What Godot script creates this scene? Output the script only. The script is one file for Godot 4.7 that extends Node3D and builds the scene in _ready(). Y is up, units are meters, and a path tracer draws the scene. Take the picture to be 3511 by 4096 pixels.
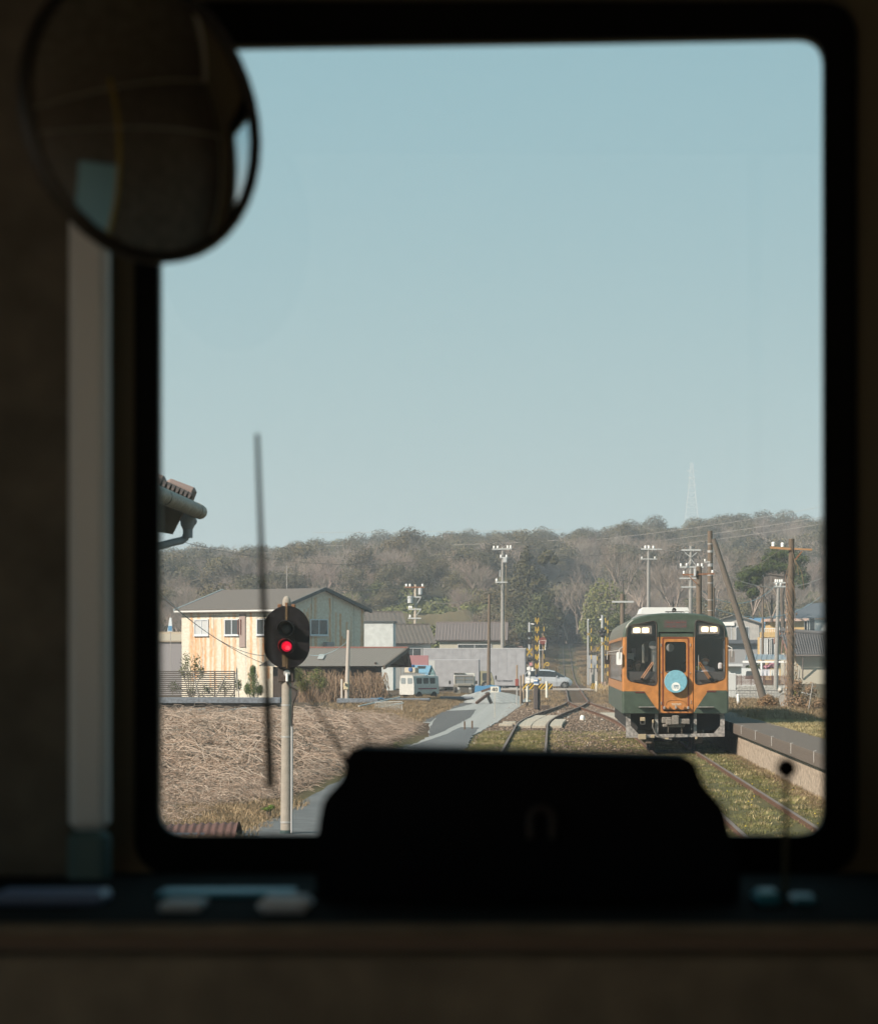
extends Node3D
# A railcar waiting at a country station, seen through the front window of the railcar opposite.
# Lengths in metres, rail top of the near track is y = 0, depth runs along -z. at() turns a pixel of the photograph and a depth into a place.

const F := 12000.0
const CX := 2207.0
const CY := 2640.0
const EYE := 2.3
const SIDE := Vector2(1.33, 0.967)   # railcar half width, underside

var rng := RandomNumberGenerator.new()
var used := {}
var mats := {}
var texs := {}
var nz := FastNoiseLite.new()


class MB:
	var v := PackedVector3Array()
	var n := PackedVector3Array()
	var c := PackedColorArray()
	var uv := PackedVector2Array()
	var col := Color(1, 1, 1)
	var colored := false
	var has_uv := false

	func tri(a: Vector3, b: Vector3, d: Vector3, na: Vector3, nb: Vector3, nd: Vector3) -> void:
		if (b - a).cross(d - a).dot(na) > 0.0:
			v.append_array([a, d, b])
			n.append_array([na, nd, nb])
		else:
			v.append_array([a, b, d])
			n.append_array([na, nb, nd])
		if colored:
			c.append_array([col, col, col])

	func quad(a: Vector3, b: Vector3, d: Vector3, e: Vector3, toward := Vector3.ZERO) -> void:
		var m := (d - a).cross(e - b)
		if m.length_squared() < 1e-18:
			return
		m = m.normalized()
		if toward != Vector3.ZERO and m.dot(toward) < 0.0:
			m = -m
		tri(a, b, d, m, m, m)
		tri(a, d, e, m, m, m)

	func quad_uv(a: Vector3, b: Vector3, d: Vector3, e: Vector3, toward: Vector3, ua: Vector2, ub: Vector2, ud: Vector2, ue: Vector2) -> void:
		has_uv = true
		var m := (d - a).cross(e - b).normalized()
		if m.dot(toward) < 0.0:
			m = -m
		for t in [[a, b, d, ua, ub, ud], [a, d, e, ua, ud, ue]]:
			var flip: bool = (t[1] - t[0]).cross(t[2] - t[0]).dot(m) > 0.0
			v.append_array([t[0], t[2], t[1]] if flip else [t[0], t[1], t[2]])
			n.append_array([m, m, m])
			uv.append_array([t[3], t[5], t[4]] if flip else [t[3], t[4], t[5]])

	func box(at: Vector3, s: Vector3, b := Basis()) -> void:
		var h := s * 0.5
		for ax in 3:
			for sg in [-1.0, 1.0]:
				var o := Vector3.ZERO
				o[ax] = sg * h[ax]
				var p := Vector3.ZERO
				p[(ax + 1) % 3] = h[(ax + 1) % 3]
				var q := Vector3.ZERO
				q[(ax + 2) % 3] = h[(ax + 2) % 3]
				quad(at + b * (o - p - q), at + b * (o + p - q), at + b * (o + p + q), at + b * (o - p + q), b * o)

	func cbox(at: Vector3, s: Vector3, ch: float, b := Basis()) -> void:
		var h := s * 0.5
		ch = minf(ch, minf(h.x, minf(h.y, h.z)) * 0.9)
		var k := h - Vector3(ch, ch, ch)
		for ax in 3:
			var a1 := (ax + 1) % 3
			var a2 := (ax + 2) % 3
			for sg in [-1.0, 1.0]:
				var o := Vector3.ZERO
				o[ax] = sg * h[ax]
				var p := Vector3.ZERO
				p[a1] = k[a1]
				var q := Vector3.ZERO
				q[a2] = k[a2]
				quad(at + b * (o - p - q), at + b * (o + p - q), at + b * (o + p + q), at + b * (o - p + q), b * o)
				for sg2 in [-1.0, 1.0]:
					# edge between axis ax and axis a1
					var e0 := Vector3.ZERO
					e0[ax] = sg * h[ax]
					e0[a1] = sg2 * k[a1]
					var e1 := Vector3.ZERO
					e1[ax] = sg * k[ax]
					e1[a1] = sg2 * h[a1]
					quad(at + b * (e0 - q), at + b * (e1 - q), at + b * (e1 + q), at + b * (e0 + q), b * (e0 + e1))
		for sx in [-1.0, 1.0]:
			for sy in [-1.0, 1.0]:
				for sz in [-1.0, 1.0]:
					var g := Vector3(sx, sy, sz)
					var m: Vector3 = (b * g).normalized()
					tri(at + b * (g * Vector3(h.x, k.y, k.z)), at + b * (g * Vector3(k.x, h.y, k.z)), at + b * (g * Vector3(k.x, k.y, h.z)), m, m, m)

	func bar(p: Vector3, q: Vector3, w: float, d: float) -> void:
		var dir := q - p
		var z := dir.normalized()
		var x := (Vector3.UP if absf(z.y) < 0.95 else Vector3.BACK).cross(z).normalized()
		box((p + q) * 0.5, Vector3(w, d, dir.length()), Basis(x, z.cross(x), z))

	func tube(pts: Array, rads, sides := 8, caps := true) -> void:
		var cnt := pts.size()
		var t: Vector3 = (pts[1] - pts[0]).normalized()
		var x := (Vector3.UP if absf(t.y) < 0.9 else Vector3.RIGHT).cross(t).normalized()
		var rings := []
		var norms := []
		for i in cnt:
			var d: Vector3 = (pts[mini(i + 1, cnt - 1)] - pts[maxi(i - 1, 0)])
			d = d.normalized() if d.length_squared() > 1e-16 else t
			x = (x - d * x.dot(d)).normalized()
			var y := d.cross(x)
			var r: float = rads[i] if rads is Array else rads
			var ring := PackedVector3Array()
			var nr := PackedVector3Array()
			for k in sides:
				var a := TAU * k / sides
				var m: Vector3 = x * cos(a) + y * sin(a)
				ring.append(pts[i] + m * r)
				nr.append(m)
			rings.append(ring)
			norms.append(nr)
			t = d
		for i in cnt - 1:
			for k in sides:
				var j := (k + 1) % sides
				tri(rings[i][k], rings[i][j], rings[i + 1][j], norms[i][k], norms[i][j], norms[i + 1][j])
				tri(rings[i][k], rings[i + 1][j], rings[i + 1][k], norms[i][k], norms[i + 1][j], norms[i + 1][k])
		if caps:
			for e in [[0, -1.0], [cnt - 1, 1.0]]:
				var i: int = e[0]
				var m: Vector3 = (pts[1] - pts[0]) * -1.0 if i == 0 else pts[cnt - 1] - pts[cnt - 2]
				m = m.normalized()
				for k in sides:
					tri(pts[i], rings[i][k], rings[i][(k + 1) % sides], m, m, m)

	# profile: Vector2(radius, along) from one end to the other, turned round the y axis of xf
	func lathe(profile: Array, sides: int, xf := Transform3D()) -> void:
		for i in profile.size() - 1:
			var p: Vector2 = profile[i]
			var q: Vector2 = profile[i + 1]
			var dn := Vector2(q.y - p.y, p.x - q.x).normalized()
			for k in sides:
				var a := TAU * k / sides
				var b := TAU * (k + 1) / sides
				var f := func(r: float, y: float, w: float) -> Vector3: return xf * Vector3(r * cos(w), y, r * sin(w))
				var m := func(w: float) -> Vector3: return (xf.basis * Vector3(dn.x * cos(w), dn.y, dn.x * sin(w))).normalized()
				var na: Vector3 = m.call(a)
				var nb: Vector3 = m.call(b)
				if p.x > 1e-6:
					tri(f.call(p.x, p.y, a), f.call(p.x, p.y, b), f.call(q.x, q.y, b), na, nb, nb)
				if q.x > 1e-6:
					tri(f.call(p.x, p.y, a), f.call(q.x, q.y, b), f.call(q.x, q.y, a), na, nb, na)

	# poly in the xy plane of xf, from z0 to z1
	func prism(poly: PackedVector2Array, z0: float, z1: float, xf := Transform3D(), caps := 3) -> void:
		var ids := Geometry2D.triangulate_polygon(poly)
		for e in [[z0, -1.0, 1], [z1, 1.0, 2]]:
			if caps & e[2] == 0:
				continue
			var m: Vector3 = (xf.basis * Vector3(0, 0, e[1])).normalized()
			if z1 < z0:
				m = -m
			for i in range(0, ids.size(), 3):
				tri(xf * Vector3(poly[ids[i]].x, poly[ids[i]].y, e[0]), xf * Vector3(poly[ids[i + 1]].x, poly[ids[i + 1]].y, e[0]), xf * Vector3(poly[ids[i + 2]].x, poly[ids[i + 2]].y, e[0]), m, m, m)
		if absf(z1 - z0) < 1e-6:
			return
		var cw := Geometry2D.is_polygon_clockwise(poly)
		for i in poly.size():
			var p := poly[i]
			var q := poly[(i + 1) % poly.size()]
			var o := Vector2(q.y - p.y, p.x - q.x) * (-1.0 if cw else 1.0)
			quad(xf * Vector3(p.x, p.y, z0), xf * Vector3(q.x, q.y, z0), xf * Vector3(q.x, q.y, z1), xf * Vector3(p.x, p.y, z1), xf.basis * Vector3(o.x, o.y, 0))

	func ball(at: Vector3, r: Vector3, rows := 8, cols := 12, b := Basis()) -> void:
		var f := func(i: int, k: int) -> Vector3:
			var e := PI * (float(i) / rows - 0.5)
			var w := TAU * k / cols
			return Vector3(cos(e) * cos(w), sin(e), cos(e) * sin(w))
		for i in rows:
			for k in cols:
				var p: Array = [f.call(i, k), f.call(i, k + 1), f.call(i + 1, k + 1), f.call(i + 1, k)]
				var w: Array = p.map(func(q: Vector3) -> Vector3: return at + b * (q * r))
				var m: Array = p.map(func(q: Vector3) -> Vector3: return (b * (q / r)).normalized())
				if i > 0:
					tri(w[0], w[1], w[2], m[0], m[1], m[2])
				if i < rows - 1:
					tri(w[0], w[2], w[3], m[0], m[2], m[3])

	func mesh() -> ArrayMesh:
		var a := []
		a.resize(Mesh.ARRAY_MAX)
		a[Mesh.ARRAY_VERTEX] = v
		a[Mesh.ARRAY_NORMAL] = n
		if colored:
			a[Mesh.ARRAY_COLOR] = c
		if has_uv:
			a[Mesh.ARRAY_TEX_UV] = uv
		var m := ArrayMesh.new()
		m.add_surface_from_arrays(Mesh.PRIMITIVE_TRIANGLES, a)
		return m


func at(px: float, py: float, d: float) -> Vector3:
	return Vector3((px - CX) * d / F, EYE - (py - CY) * d / F, -d)


func on_ground(px: float, py: float, y: float) -> Vector3:
	return at(px, py, F * (EYE - y) / (py - CY))


func numbered(s: String) -> String:
	if not used.has(s):
		used[s] = 0
		return s
	used[s] += 1
	return "%s_%03d" % [s, used[s]]


func tag(o: Node, label: String, category: String, group := "", kind := "") -> Node:
	o.set_meta("label", label)
	o.set_meta("category", category)
	if group:
		o.set_meta("group", group)
	if kind:
		o.set_meta("kind", kind)
	return o


func thing(called: String, label: String, category: String, pos := Vector3.ZERO, turn := 0.0, group := "") -> Node3D:
	var o := Node3D.new()
	o.name = numbered(called)
	add_child(o)
	o.position = pos
	o.rotation.y = turn
	tag(o, label, category, group)
	return o


func part(parent: Node, called: String, m, material: Material, label := "") -> MeshInstance3D:
	var o := MeshInstance3D.new()
	o.name = called
	o.mesh = m.mesh() if m is MB else m
	o.material_override = material
	parent.add_child(o, true)
	if label:
		o.set_meta("label", label)
	return o


func single(called: String, label: String, category: String, m, material: Material, group := "", kind := "", pos := Vector3.ZERO) -> MeshInstance3D:
	var o := MeshInstance3D.new()
	o.name = numbered(called)
	o.mesh = m.mesh() if m is MB else m
	o.material_override = material
	add_child(o)
	o.position = pos
	tag(o, label, category, group, kind)
	return o


func structure(called: String, label: String, m: MB, material: Material, category := "ground") -> MeshInstance3D:
	return single(called, label, category, m, material, "", "structure")


func copy(o: Node3D, called: String, label: String, group: String) -> Node3D:
	var r: Node3D = o.duplicate()
	r.name = numbered(called)
	add_child(r)
	r.set_meta("label", label)
	if group:
		r.set_meta("group", group)
	return r


func grey_noise(key: String, freq: float, lo: float, hi: float, octaves := 4, kind := FastNoiseLite.TYPE_SIMPLEX_SMOOTH, contrast := 0.0) -> NoiseTexture2D:
	if texs.has(key):
		return texs[key]
	var f := FastNoiseLite.new()
	f.noise_type = kind
	f.frequency = freq
	f.fractal_octaves = octaves
	f.seed = key.hash() % 10000
	var t := NoiseTexture2D.new()
	t.width = 512
	t.height = 512
	t.seamless = true
	t.noise = f
	var g := Gradient.new()
	g.offsets = PackedFloat32Array([contrast * 0.5, 1.0 - contrast * 0.5])
	g.colors = PackedColorArray([Color(lo, lo, lo), Color(hi, hi, hi)])
	t.color_ramp = g
	texs[key] = t
	return t


func bump_noise(key: String, freq: float, strength: float, octaves := 4) -> NoiseTexture2D:
	if texs.has(key):
		return texs[key]
	var f := FastNoiseLite.new()
	f.noise_type = FastNoiseLite.TYPE_SIMPLEX_SMOOTH
	f.frequency = freq
	f.fractal_octaves = octaves
	f.seed = key.hash() % 10000
	var t := NoiseTexture2D.new()
	t.width = 512
	t.height = 512
	t.seamless = true
	t.noise = f
	t.as_normal_map = true
	t.bump_strength = strength
	texs[key] = t
	return t


# albedo in linear values; tex multiplies it (triplanar, ts repeats per metre)
func mk(key: String, r: float, g: float, b: float, rough := 0.8, o := {}) -> StandardMaterial3D:
	if mats.has(key):
		return mats[key]
	var m := StandardMaterial3D.new()
	m.resource_name = key
	m.albedo_color = Color(r, g, b).linear_to_srgb()
	m.roughness = rough
	m.metallic = o.get("metal", 0.0)
	m.metallic_specular = o.get("spec", 0.5)
	if o.has("tex"):
		m.albedo_texture = o.tex
	if o.has("bump"):
		m.normal_enabled = true
		m.normal_texture = o.bump
		m.normal_scale = o.get("bs", 1.0)
	if (o.has("tex") or o.has("bump")) and not o.get("use_uv", false):
		m.uv1_triplanar = true
		m.uv1_world_triplanar = o.get("world", true)
		var s = o.get("ts", 1.0)
		m.uv1_scale = s if s is Vector3 else Vector3(s, s, s)
	if o.get("vc", false):
		m.vertex_color_use_as_albedo = true
	if o.has("alpha"):
		m.transparency = BaseMaterial3D.TRANSPARENCY_ALPHA
		m.albedo_color.a = o.alpha
	if o.has("emit"):
		m.emission_enabled = true
		m.emission = o.emit
		m.emission_energy_multiplier = o.get("energy", 1.0)
	if o.has("backlight"):
		m.backlight_enabled = true
		m.backlight = o.backlight
	if o.has("coat"):
		m.clearcoat_enabled = true
		m.clearcoat = o.coat
		m.clearcoat_roughness = 0.15
	m.cull_mode = BaseMaterial3D.CULL_DISABLED if o.get("two", false) else BaseMaterial3D.CULL_BACK
	mats[key] = m
	return m


func scatter(called: String, label: String, category: String, m: Mesh, material: Material, places: Array, colors := [], group := "") -> MultiMeshInstance3D:
	var mm := MultiMesh.new()
	mm.transform_format = MultiMesh.TRANSFORM_3D
	mm.use_colors = not colors.is_empty()
	mm.mesh = m
	mm.instance_count = places.size()
	for i in places.size():
		mm.set_instance_transform(i, places[i])
		if mm.use_colors:
			mm.set_instance_color(i, colors[i])
	var o := MultiMeshInstance3D.new()
	o.name = numbered(called)
	o.multimesh = mm
	o.material_override = material
	add_child(o)
	tag(o, label, category, group, "stuff")
	return o


func rounded(x0: float, y0: float, x1: float, y1: float, r: float, k := 5) -> PackedVector2Array:
	var p := PackedVector2Array()
	for q in [[x1 - r, y1 - r, 0.0], [x0 + r, y1 - r, 90.0], [x0 + r, y0 + r, 180.0], [x1 - r, y0 + r, 270.0]]:
		for i in k + 1:
			var a := deg_to_rad(q[2] + 90.0 * i / k)
			p.append(Vector2(q[0] + r * cos(a), q[1] + r * sin(a)))
	return p


func round_corners(pts: Array, r: float, k := 4) -> PackedVector2Array:
	var out := PackedVector2Array()
	var n := pts.size()
	for i in n:
		var p: Vector2 = pts[i]
		var a: Vector2 = pts[(i + n - 1) % n] - p
		var b: Vector2 = pts[(i + 1) % n] - p
		var l := minf(r, minf(a.length(), b.length()) * 0.45)
		var s := p + a.normalized() * l
		var e := p + b.normalized() * l
		for j in k + 1:
			var t := float(j) / k
			out.append(s.lerp(p, t).lerp(p.lerp(e, t), t))
	return out


func ring_of(outer: PackedVector2Array, inner: PackedVector2Array) -> Array:
	# two polygons that together are outer minus inner
	var out := []
	for h in [PackedVector2Array([Vector2(-99, -99), Vector2(0, -99), Vector2(0, 99), Vector2(-99, 99)]), PackedVector2Array([Vector2(0, -99), Vector2(99, -99), Vector2(99, 99), Vector2(0, 99)])]:
		var mid := Vector2.ZERO
		for q in inner:
			mid += q / inner.size()
		var hh := PackedVector2Array()
		for q in h:
			hh.append(q + mid)
		for a in Geometry2D.intersect_polygons(outer, hh):
			for b in Geometry2D.clip_polygons(a, inner):
				if not Geometry2D.is_polygon_clockwise(b):
					out.append(b)
	return out


func wire(called: String, label: String, a: Vector3, b: Vector3, sag: float, r: float, m: Material, group := "overhead wires") -> void:
	var mb := MB.new()
	var p := []
	for i in 13:
		var t := i / 12.0
		p.append(a.lerp(b, t) - Vector3(0, sag * 4.0 * t * (1.0 - t), 0))
	mb.tube(p, r, 4)
	single(called, label, "cable", mb, m, group)


func text(parent: Node, called: String, s: String, height: float, m: Material, pos: Vector3, basis := Basis(), bold := true, face := "Droid Sans") -> MeshInstance3D:
	var f := SystemFont.new()
	f.font_names = PackedStringArray([face])
	f.font_weight = 700 if bold else 400
	var t := TextMesh.new()
	t.text = s
	t.font = f
	t.font_size = 32
	t.pixel_size = height / 23.0
	t.depth = 0.004
	t.curve_step = 1.0
	var o := MeshInstance3D.new()
	o.name = called
	o.mesh = t
	o.material_override = m
	parent.add_child(o, true)
	o.transform = Transform3D(basis, pos)
	return o


func _ready() -> void:
	rng.seed = 7
	nz.seed = 5
	nz.frequency = 0.05
	# camera: lens shifted as the picture is cropped, long lens, focused on the far railcar
	var cam := Camera3D.new()
	cam.name = "camera"
	add_child(cam)
	var att := CameraAttributesPhysical.new()
	att.frustum_near = 0.05
	att.frustum_far = 4000.0
	att.frustum_focal_length = 105.0
	att.frustum_focus_distance = 75.0
	att.exposure_aperture = 9.0
	cam.attributes = att
	cam.near = 0.05
	cam.far = 4000.0
	cam.set_frustum(4096.0 / F * 0.05, Vector2((1755.5 - CX) / F, (CY - 2048.0) / F) * 0.05, 0.05, 4000.0)
	cam.position = Vector3(0, EYE, 0)
	cam.current = true
	# sky, haze, sun, exposure
	var sky := ProceduralSkyMaterial.new()
	sky.sky_top_color = Color(0.415, 0.58, 0.63)
	sky.sky_horizon_color = Color(0.635, 0.69, 0.665)
	sky.sky_curve = 0.085
	sky.ground_bottom_color = Color(0.35, 0.32, 0.28)
	sky.ground_horizon_color = Color(0.6, 0.62, 0.58)
	sky.sun_angle_max = 0.0
	sky.energy_multiplier = 1.0
	var env := Environment.new()
	env.background_mode = Environment.BG_SKY
	env.sky = Sky.new()
	env.sky.sky_material = sky
	env.tonemap_mode = Environment.TONE_MAPPER_LINEAR
	env.tonemap_exposure = 1.6
	env.fog_enabled = true
	env.fog_density = 0.0004
	env.fog_light_color = Color(0.84, 0.88, 0.92)
	env.sdfgi_enabled = true
	env.ssao_enabled = true
	env.ssil_enabled = true
	var we := WorldEnvironment.new()
	we.name = "daylight"
	we.environment = env
	add_child(we)
	var sun := DirectionalLight3D.new()
	sun.name = "sun"
	sun.light_color = Color(1.0, 0.94, 0.87)
	sun.light_energy = 1.6
	sun.light_angular_distance = 0.5
	sun.shadow_enabled = true
	add_child(sun)
	sun.look_at_from_position(Vector3.ZERO, Vector3(1.19, -1.0, -1.0))

	build_terrain()
	build_cab()
	build_tracks()
	build_station()
	build_platform()
	build_railcar()
	build_signal()
	build_roadside()
	build_left_yard()
	build_crossing()
	build_poles()
	build_right_houses()
	build_forest()
	build_plants()
	build_wires()


# ------------------------------------------------------------------ ground
func track_y(d: float) -> float:
	if d < 290.0:
		return 0.0
	var e := minf(d, 400.0) - 290.0
	return 1.04e-4 * e * e + maxf(0.0, d - 400.0) * 0.0245


func track_x(d: float) -> float:
	return lerpf(1.48, 2.6, clampf((d - 170.0) / 400.0, 0.0, 1.2))


func ridge(x: float) -> float:
	return lerpf(24.0, 35.5, clampf((x + 115.0) / 190.0, -0.3, 1.2))


func ground_y(x: float, d: float) -> float:
	var h := -0.14
	if d < 330.0:
		if x > -2.3 and x < 4.6:
			h += 0.05 * (1.0 - smoothstep(92.0, 106.0, d))
		# brush bank and yard on one side
		if x < -4.6:
			var k := smoothstep(-4.6, -7.5, x)
			h += 0.28 * k * smoothstep(48.0, 80.0, d) + 0.1 * k * nz.get_noise_2d(x * 9.0, d * 4.0) * smoothstep(40.0, 60.0, d)
			h = lerpf(h, lerpf(0.22, -0.03, smoothstep(142.0, 168.0, d)), smoothstep(100.0, 128.0, d) * smoothstep(-5.2, -7.0, x))
		if x > 4.85:
			h = lerpf(h, 0.66, smoothstep(4.85, 5.2, x))
			h = lerpf(h, 0.5, smoothstep(85.0, 110.0, d))
			h = lerpf(h, -0.7, smoothstep(128.0, 165.0, d) * smoothstep(7.0, 9.5, x))
		h += 0.012 * nz.get_noise_2d(x * 12.0, d * 12.0) * smoothstep(1.5, 3.0, absf(x - 1.2) + maxf(0.0, d - 180.0) * 0.1)
		h = lerpf(h, -0.14, (1.0 - smoothstep(9.0, 11.0, x)) * smoothstep(215.0, 232.0, d) * (1.0 - smoothstep(250.0, 270.0, d)))
	if d > 230.0:
		var start := lerpf(285.0, 385.0, smoothstep(8.0, 18.0, x))
		start = lerpf(start, 340.0, smoothstep(-30.0, -70.0, x))
		var t := clampf((d - start) / (850.0 - start), 0.0, 1.0)
		var hill := ridge(x) * pow(t, 0.92)
		hill += (nz.get_noise_2d(x * 0.5, d * 0.35) * 7.0 + nz.get_noise_2d(x * 1.7 + 90.0, d * 1.2) * 2.0) * smoothstep(0.06, 0.4, t) * (1.0 - 0.8 * smoothstep(0.7, 1.0, t))
		if d > 870.0:
			hill -= (d - 870.0) * 0.06
		var w := smoothstep(3.5, 15.0, absf(x - track_x(d)))
		var cut := track_y(d) - 0.14
		if d > 620.0:
			w = 1.0
		h = maxf(h, lerpf(cut, maxf(hill, cut - 0.5), w)) if w < 1.0 else maxf(h, hill)
		if w < 1.0 and d > 290.0:
			h = lerpf(cut, maxf(hill, 0.0), w)
	return h


func ground_color(x: float, d: float) -> Color:
	var a := nz.get_noise_2d(x * 6.0, d * 3.0) * 0.5 + 0.5
	var b := nz.get_noise_2d(x * 22.0 + 40.0, d * 9.0) * 0.5 + 0.5
	var dirt := Color(0.205, 0.145, 0.105).lerp(Color(0.15, 0.105, 0.077), a)
	var grass := Color(0.21, 0.18, 0.095).lerp(Color(0.155, 0.15, 0.07), b)
	var straw := Color(0.36, 0.29, 0.165).lerp(Color(0.27, 0.235, 0.12), a)
	if d > 300.0:
		if x > -34.0 and x < -7.0 and d > 372.0 and d < 445.0:
			return Color(0.30, 0.225, 0.13).lerp(Color(0.2, 0.17, 0.09), b)
		if absf(x - track_x(d)) < 9.0 and d < 560.0:
			return Color(0.26, 0.19, 0.12).lerp(Color(0.15, 0.15, 0.065), smoothstep(0.35, 0.75, b))
		if x > -20.0 and x < -11.5 and d > 575.0 and d < 640.0:
			return Color(0.34, 0.205, 0.13)
		return Color(0.12, 0.095, 0.065).lerp(Color(0.09, 0.085, 0.045), b)
	if x > 4.9:
		return straw.lerp(grass, smoothstep(0.62, 0.8, b)) if d < 84.0 else Color(0.2, 0.155, 0.105).lerp(straw, b * 0.5)
	if x < -4.7:
		return Color(0.15, 0.105, 0.075).lerp(Color(0.09, 0.062, 0.045), b) if d < 122.0 else Color(0.215, 0.16, 0.115).lerp(Color(0.14, 0.105, 0.075), b)
	var k := (1.0 - smoothstep(88.0, 106.0, d + a * 20.0 - 10.0)) * smoothstep(0.12, 0.4, b + 0.25)
	if x > 0.0 and x < 2.4:
		k *= 0.3
	if d > 150.0:
		k = 0.5 * smoothstep(0.45, 0.8, b)
	return dirt.lerp(grass, clampf(k, 0.0, 1.0))


func build_terrain() -> void:
	var xs := []
	var x := -30.0
	while x <= 30.0:
		xs.append(x)
		x += 0.6
	var s := 0.7
	x = 30.0
	while x < 1500.0:
		s *= 1.11
		x += s
		xs.append(x)
		xs.push_front(-x)
	var ds := []
	var d := -120.0
	while d < 14.0:
		ds.append(d)
		d += 8.0
	while d < 300.0:
		ds.append(d)
		d += 1.5 if d < 140.0 else 2.5
	s = 3.0
	while d < 2600.0:
		ds.append(d)
		d += s
		s *= 1.03
	var st := SurfaceTool.new()
	st.begin(Mesh.PRIMITIVE_TRIANGLES)
	st.set_smooth_group(0)
	for dd in ds:
		for xx in xs:
			st.set_color(ground_color(xx, dd))
			st.add_vertex(Vector3(xx, ground_y(xx, dd), -dd))
	var w := xs.size()
	for i in ds.size() - 1:
		for j in w - 1:
			var k := i * w + j
			for q in [k, k + w, k + 1, k + 1, k + w, k + w + 1]:
				st.add_index(q)
	st.generate_normals()
	var m := mk("earth", 1, 1, 1, 0.95, {"vc": true, "tex": grey_noise("earth_fine", 0.03, 0.55, 1.0, 5), "ts": 0.45, "bump": bump_noise("earth_bump", 0.04, 6.0, 5), "bs": 0.7, "spec": 0.2})
	single("ground", "brown earth, dry grass and wooded slopes behind the station", "ground", st.commit(), m, "", "structure")


# ------------------------------------------------------------------ the cab one looks out of
func build_cab() -> void:
	var dark := mk("cab_brown", 0.16, 0.132, 0.097, 0.62, {"tex": grey_noise("cab_mottle", 0.01, 0.75, 1.0, 4), "ts": 2.0})
	var olive := mk("cab_olive", 0.13, 0.105, 0.062, 0.6)
	var black := mk("rubber_black", 0.006, 0.006, 0.006, 0.6, {"spec": 0.2})
	var wall_m := mk("carriage_wall", 0.80, 0.74, 0.64, 0.6)
	var floor_m := mk("carriage_floor", 0.5, 0.43, 0.34, 0.7)
	# front wall with the window opening
	var fw := MB.new()
	var a := at(640, 3340, 3.4)
	var b := at(3292, 150, 3.4)
	var hole := round_corners([Vector2(a.x, a.y), Vector2(b.x, a.y), Vector2(b.x, b.y), Vector2(a.x, at(0, 192, 3.4).y)], 0.03, 7)
	var other := rounded(-1.85, 2.05, -0.95, 3.0, 0.03, 4)
	for q in ring_of(PackedVector2Array([Vector2(-0.75, 1.1), Vector2(0.67, 1.1), Vector2(0.67, 3.4), Vector2(-0.75, 3.4)]), hole):
		fw.prism(q, -3.42, -3.4)
	for q in ring_of(PackedVector2Array([Vector2(-2.11, 1.1), Vector2(-0.75, 1.1), Vector2(-0.75, 3.4), Vector2(-2.11, 3.4)]), other):
		fw.prism(q, -3.42, -3.4)
	var front := structure("cab_wall", "dark olive brown wall round the front window of the cab", fw, olive, "wall")
	var pane := MB.new()
	pane.prism(hole, -3.41, -3.41, Transform3D(), 2)
	pane.prism(other, -3.41, -3.41, Transform3D(), 2)
	part(front, "pane", pane, mk("pane", 0.95, 0.97, 0.97, 0.02, {"alpha": 0.04}))
	var gk := MB.new()
	var o0 := at(540, 3500, 3.39)
	var o1 := at(3425, 8, 3.39)
	var inner := round_corners([Vector2(a.x + 0.001, a.y + 0.001), Vector2(b.x - 0.001, a.y + 0.001), Vector2(b.x - 0.001, b.y - 0.001), Vector2(a.x + 0.001, at(0, 192, 3.4).y - 0.001)], 0.03, 7)
	for q in ring_of(rounded(o0.x, o0.y, o1.x, o1.y, 0.04, 6), inner):
		gk.prism(q, -3.399, -3.385)
	part(front, "window_gasket", gk, black, "wide black rubber seal round the window")
	# carriage shell behind the camera
	for s in [[-2.08, "left"], [0.64, "right"]]:
		var mb := MB.new()
		var x: float = s[0]
		var zs := [-3.4, -2.7, -1.4, 0.0, 1.8, 1.95, 3.75, 3.9, 5.7, 5.85, 7.65, 8.0]
		if x > 0.0:
			zs = [-3.4, 0.0] + zs.slice(4)
		mb.box(Vector3(x, 1.46, 2.3), Vector3(0.06, 0.62, 11.4))
		mb.box(Vector3(x, 3.2, 2.3), Vector3(0.06, 0.3, 11.4))
		for i in range(0, zs.size(), 2):
			mb.box(Vector3(x, 2.41, (zs[i] + zs[i + 1]) * 0.5), Vector3(0.06, 1.28, zs[i + 1] - zs[i]))
		var wl := structure("carriage_wall", "beige side wall of the carriage with windows, %s side" % s[1], mb, wall_m, "wall")
		for i in range(1, zs.size() - 1, 2):
			var g := MB.new()
			g.quad(Vector3(x, 1.77, zs[i]), Vector3(x, 3.05, zs[i]), Vector3(x, 3.05, zs[i + 1]), Vector3(x, 1.77, zs[i + 1]))
			part(wl, "pane", g, mats["pane"])
	var box := MB.new()
	box.box(Vector3(-0.72, 3.38, 2.3), Vector3(2.84, 0.06, 11.6))
	structure("carriage_ceiling", "pale ceiling of the carriage", box, wall_m, "ceiling")
	box = MB.new()
	box.box(Vector3(-0.72, 1.12, 2.3), Vector3(2.84, 0.06, 11.6))
	structure("carriage_floor", "grey floor of the carriage", box, floor_m, "floor")
	box = MB.new()
	box.box(Vector3(-0.72, 2.25, 8.03), Vector3(2.84, 2.3, 0.06))
	structure("carriage_end_wall", "beige end wall of the carriage", box, wall_m, "wall")
	# dark door panel, pale post and its sleeve beside the window
	var mb := MB.new()
	var p := at(278, 3700, 3.3)
	mb.cbox(Vector3((p.x - 0.95) * 0.5, 2.25, -3.36), Vector3(p.x + 0.95, 2.2, 0.05), 0.006)
	single("cab_door", "dark brown flat cab door next to the pale vertical post", "door", mb, dark, "", "structure")
	var post := thing("handrail_post", "pale grey upright post with teal lower sleeve beside the cab window", "post", Vector3(at(355, 2640, 3.3).x, 1.15, -3.31))
	mb = MB.new()
	var y0 := at(0, 3320, 3.3).y - 1.15
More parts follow.
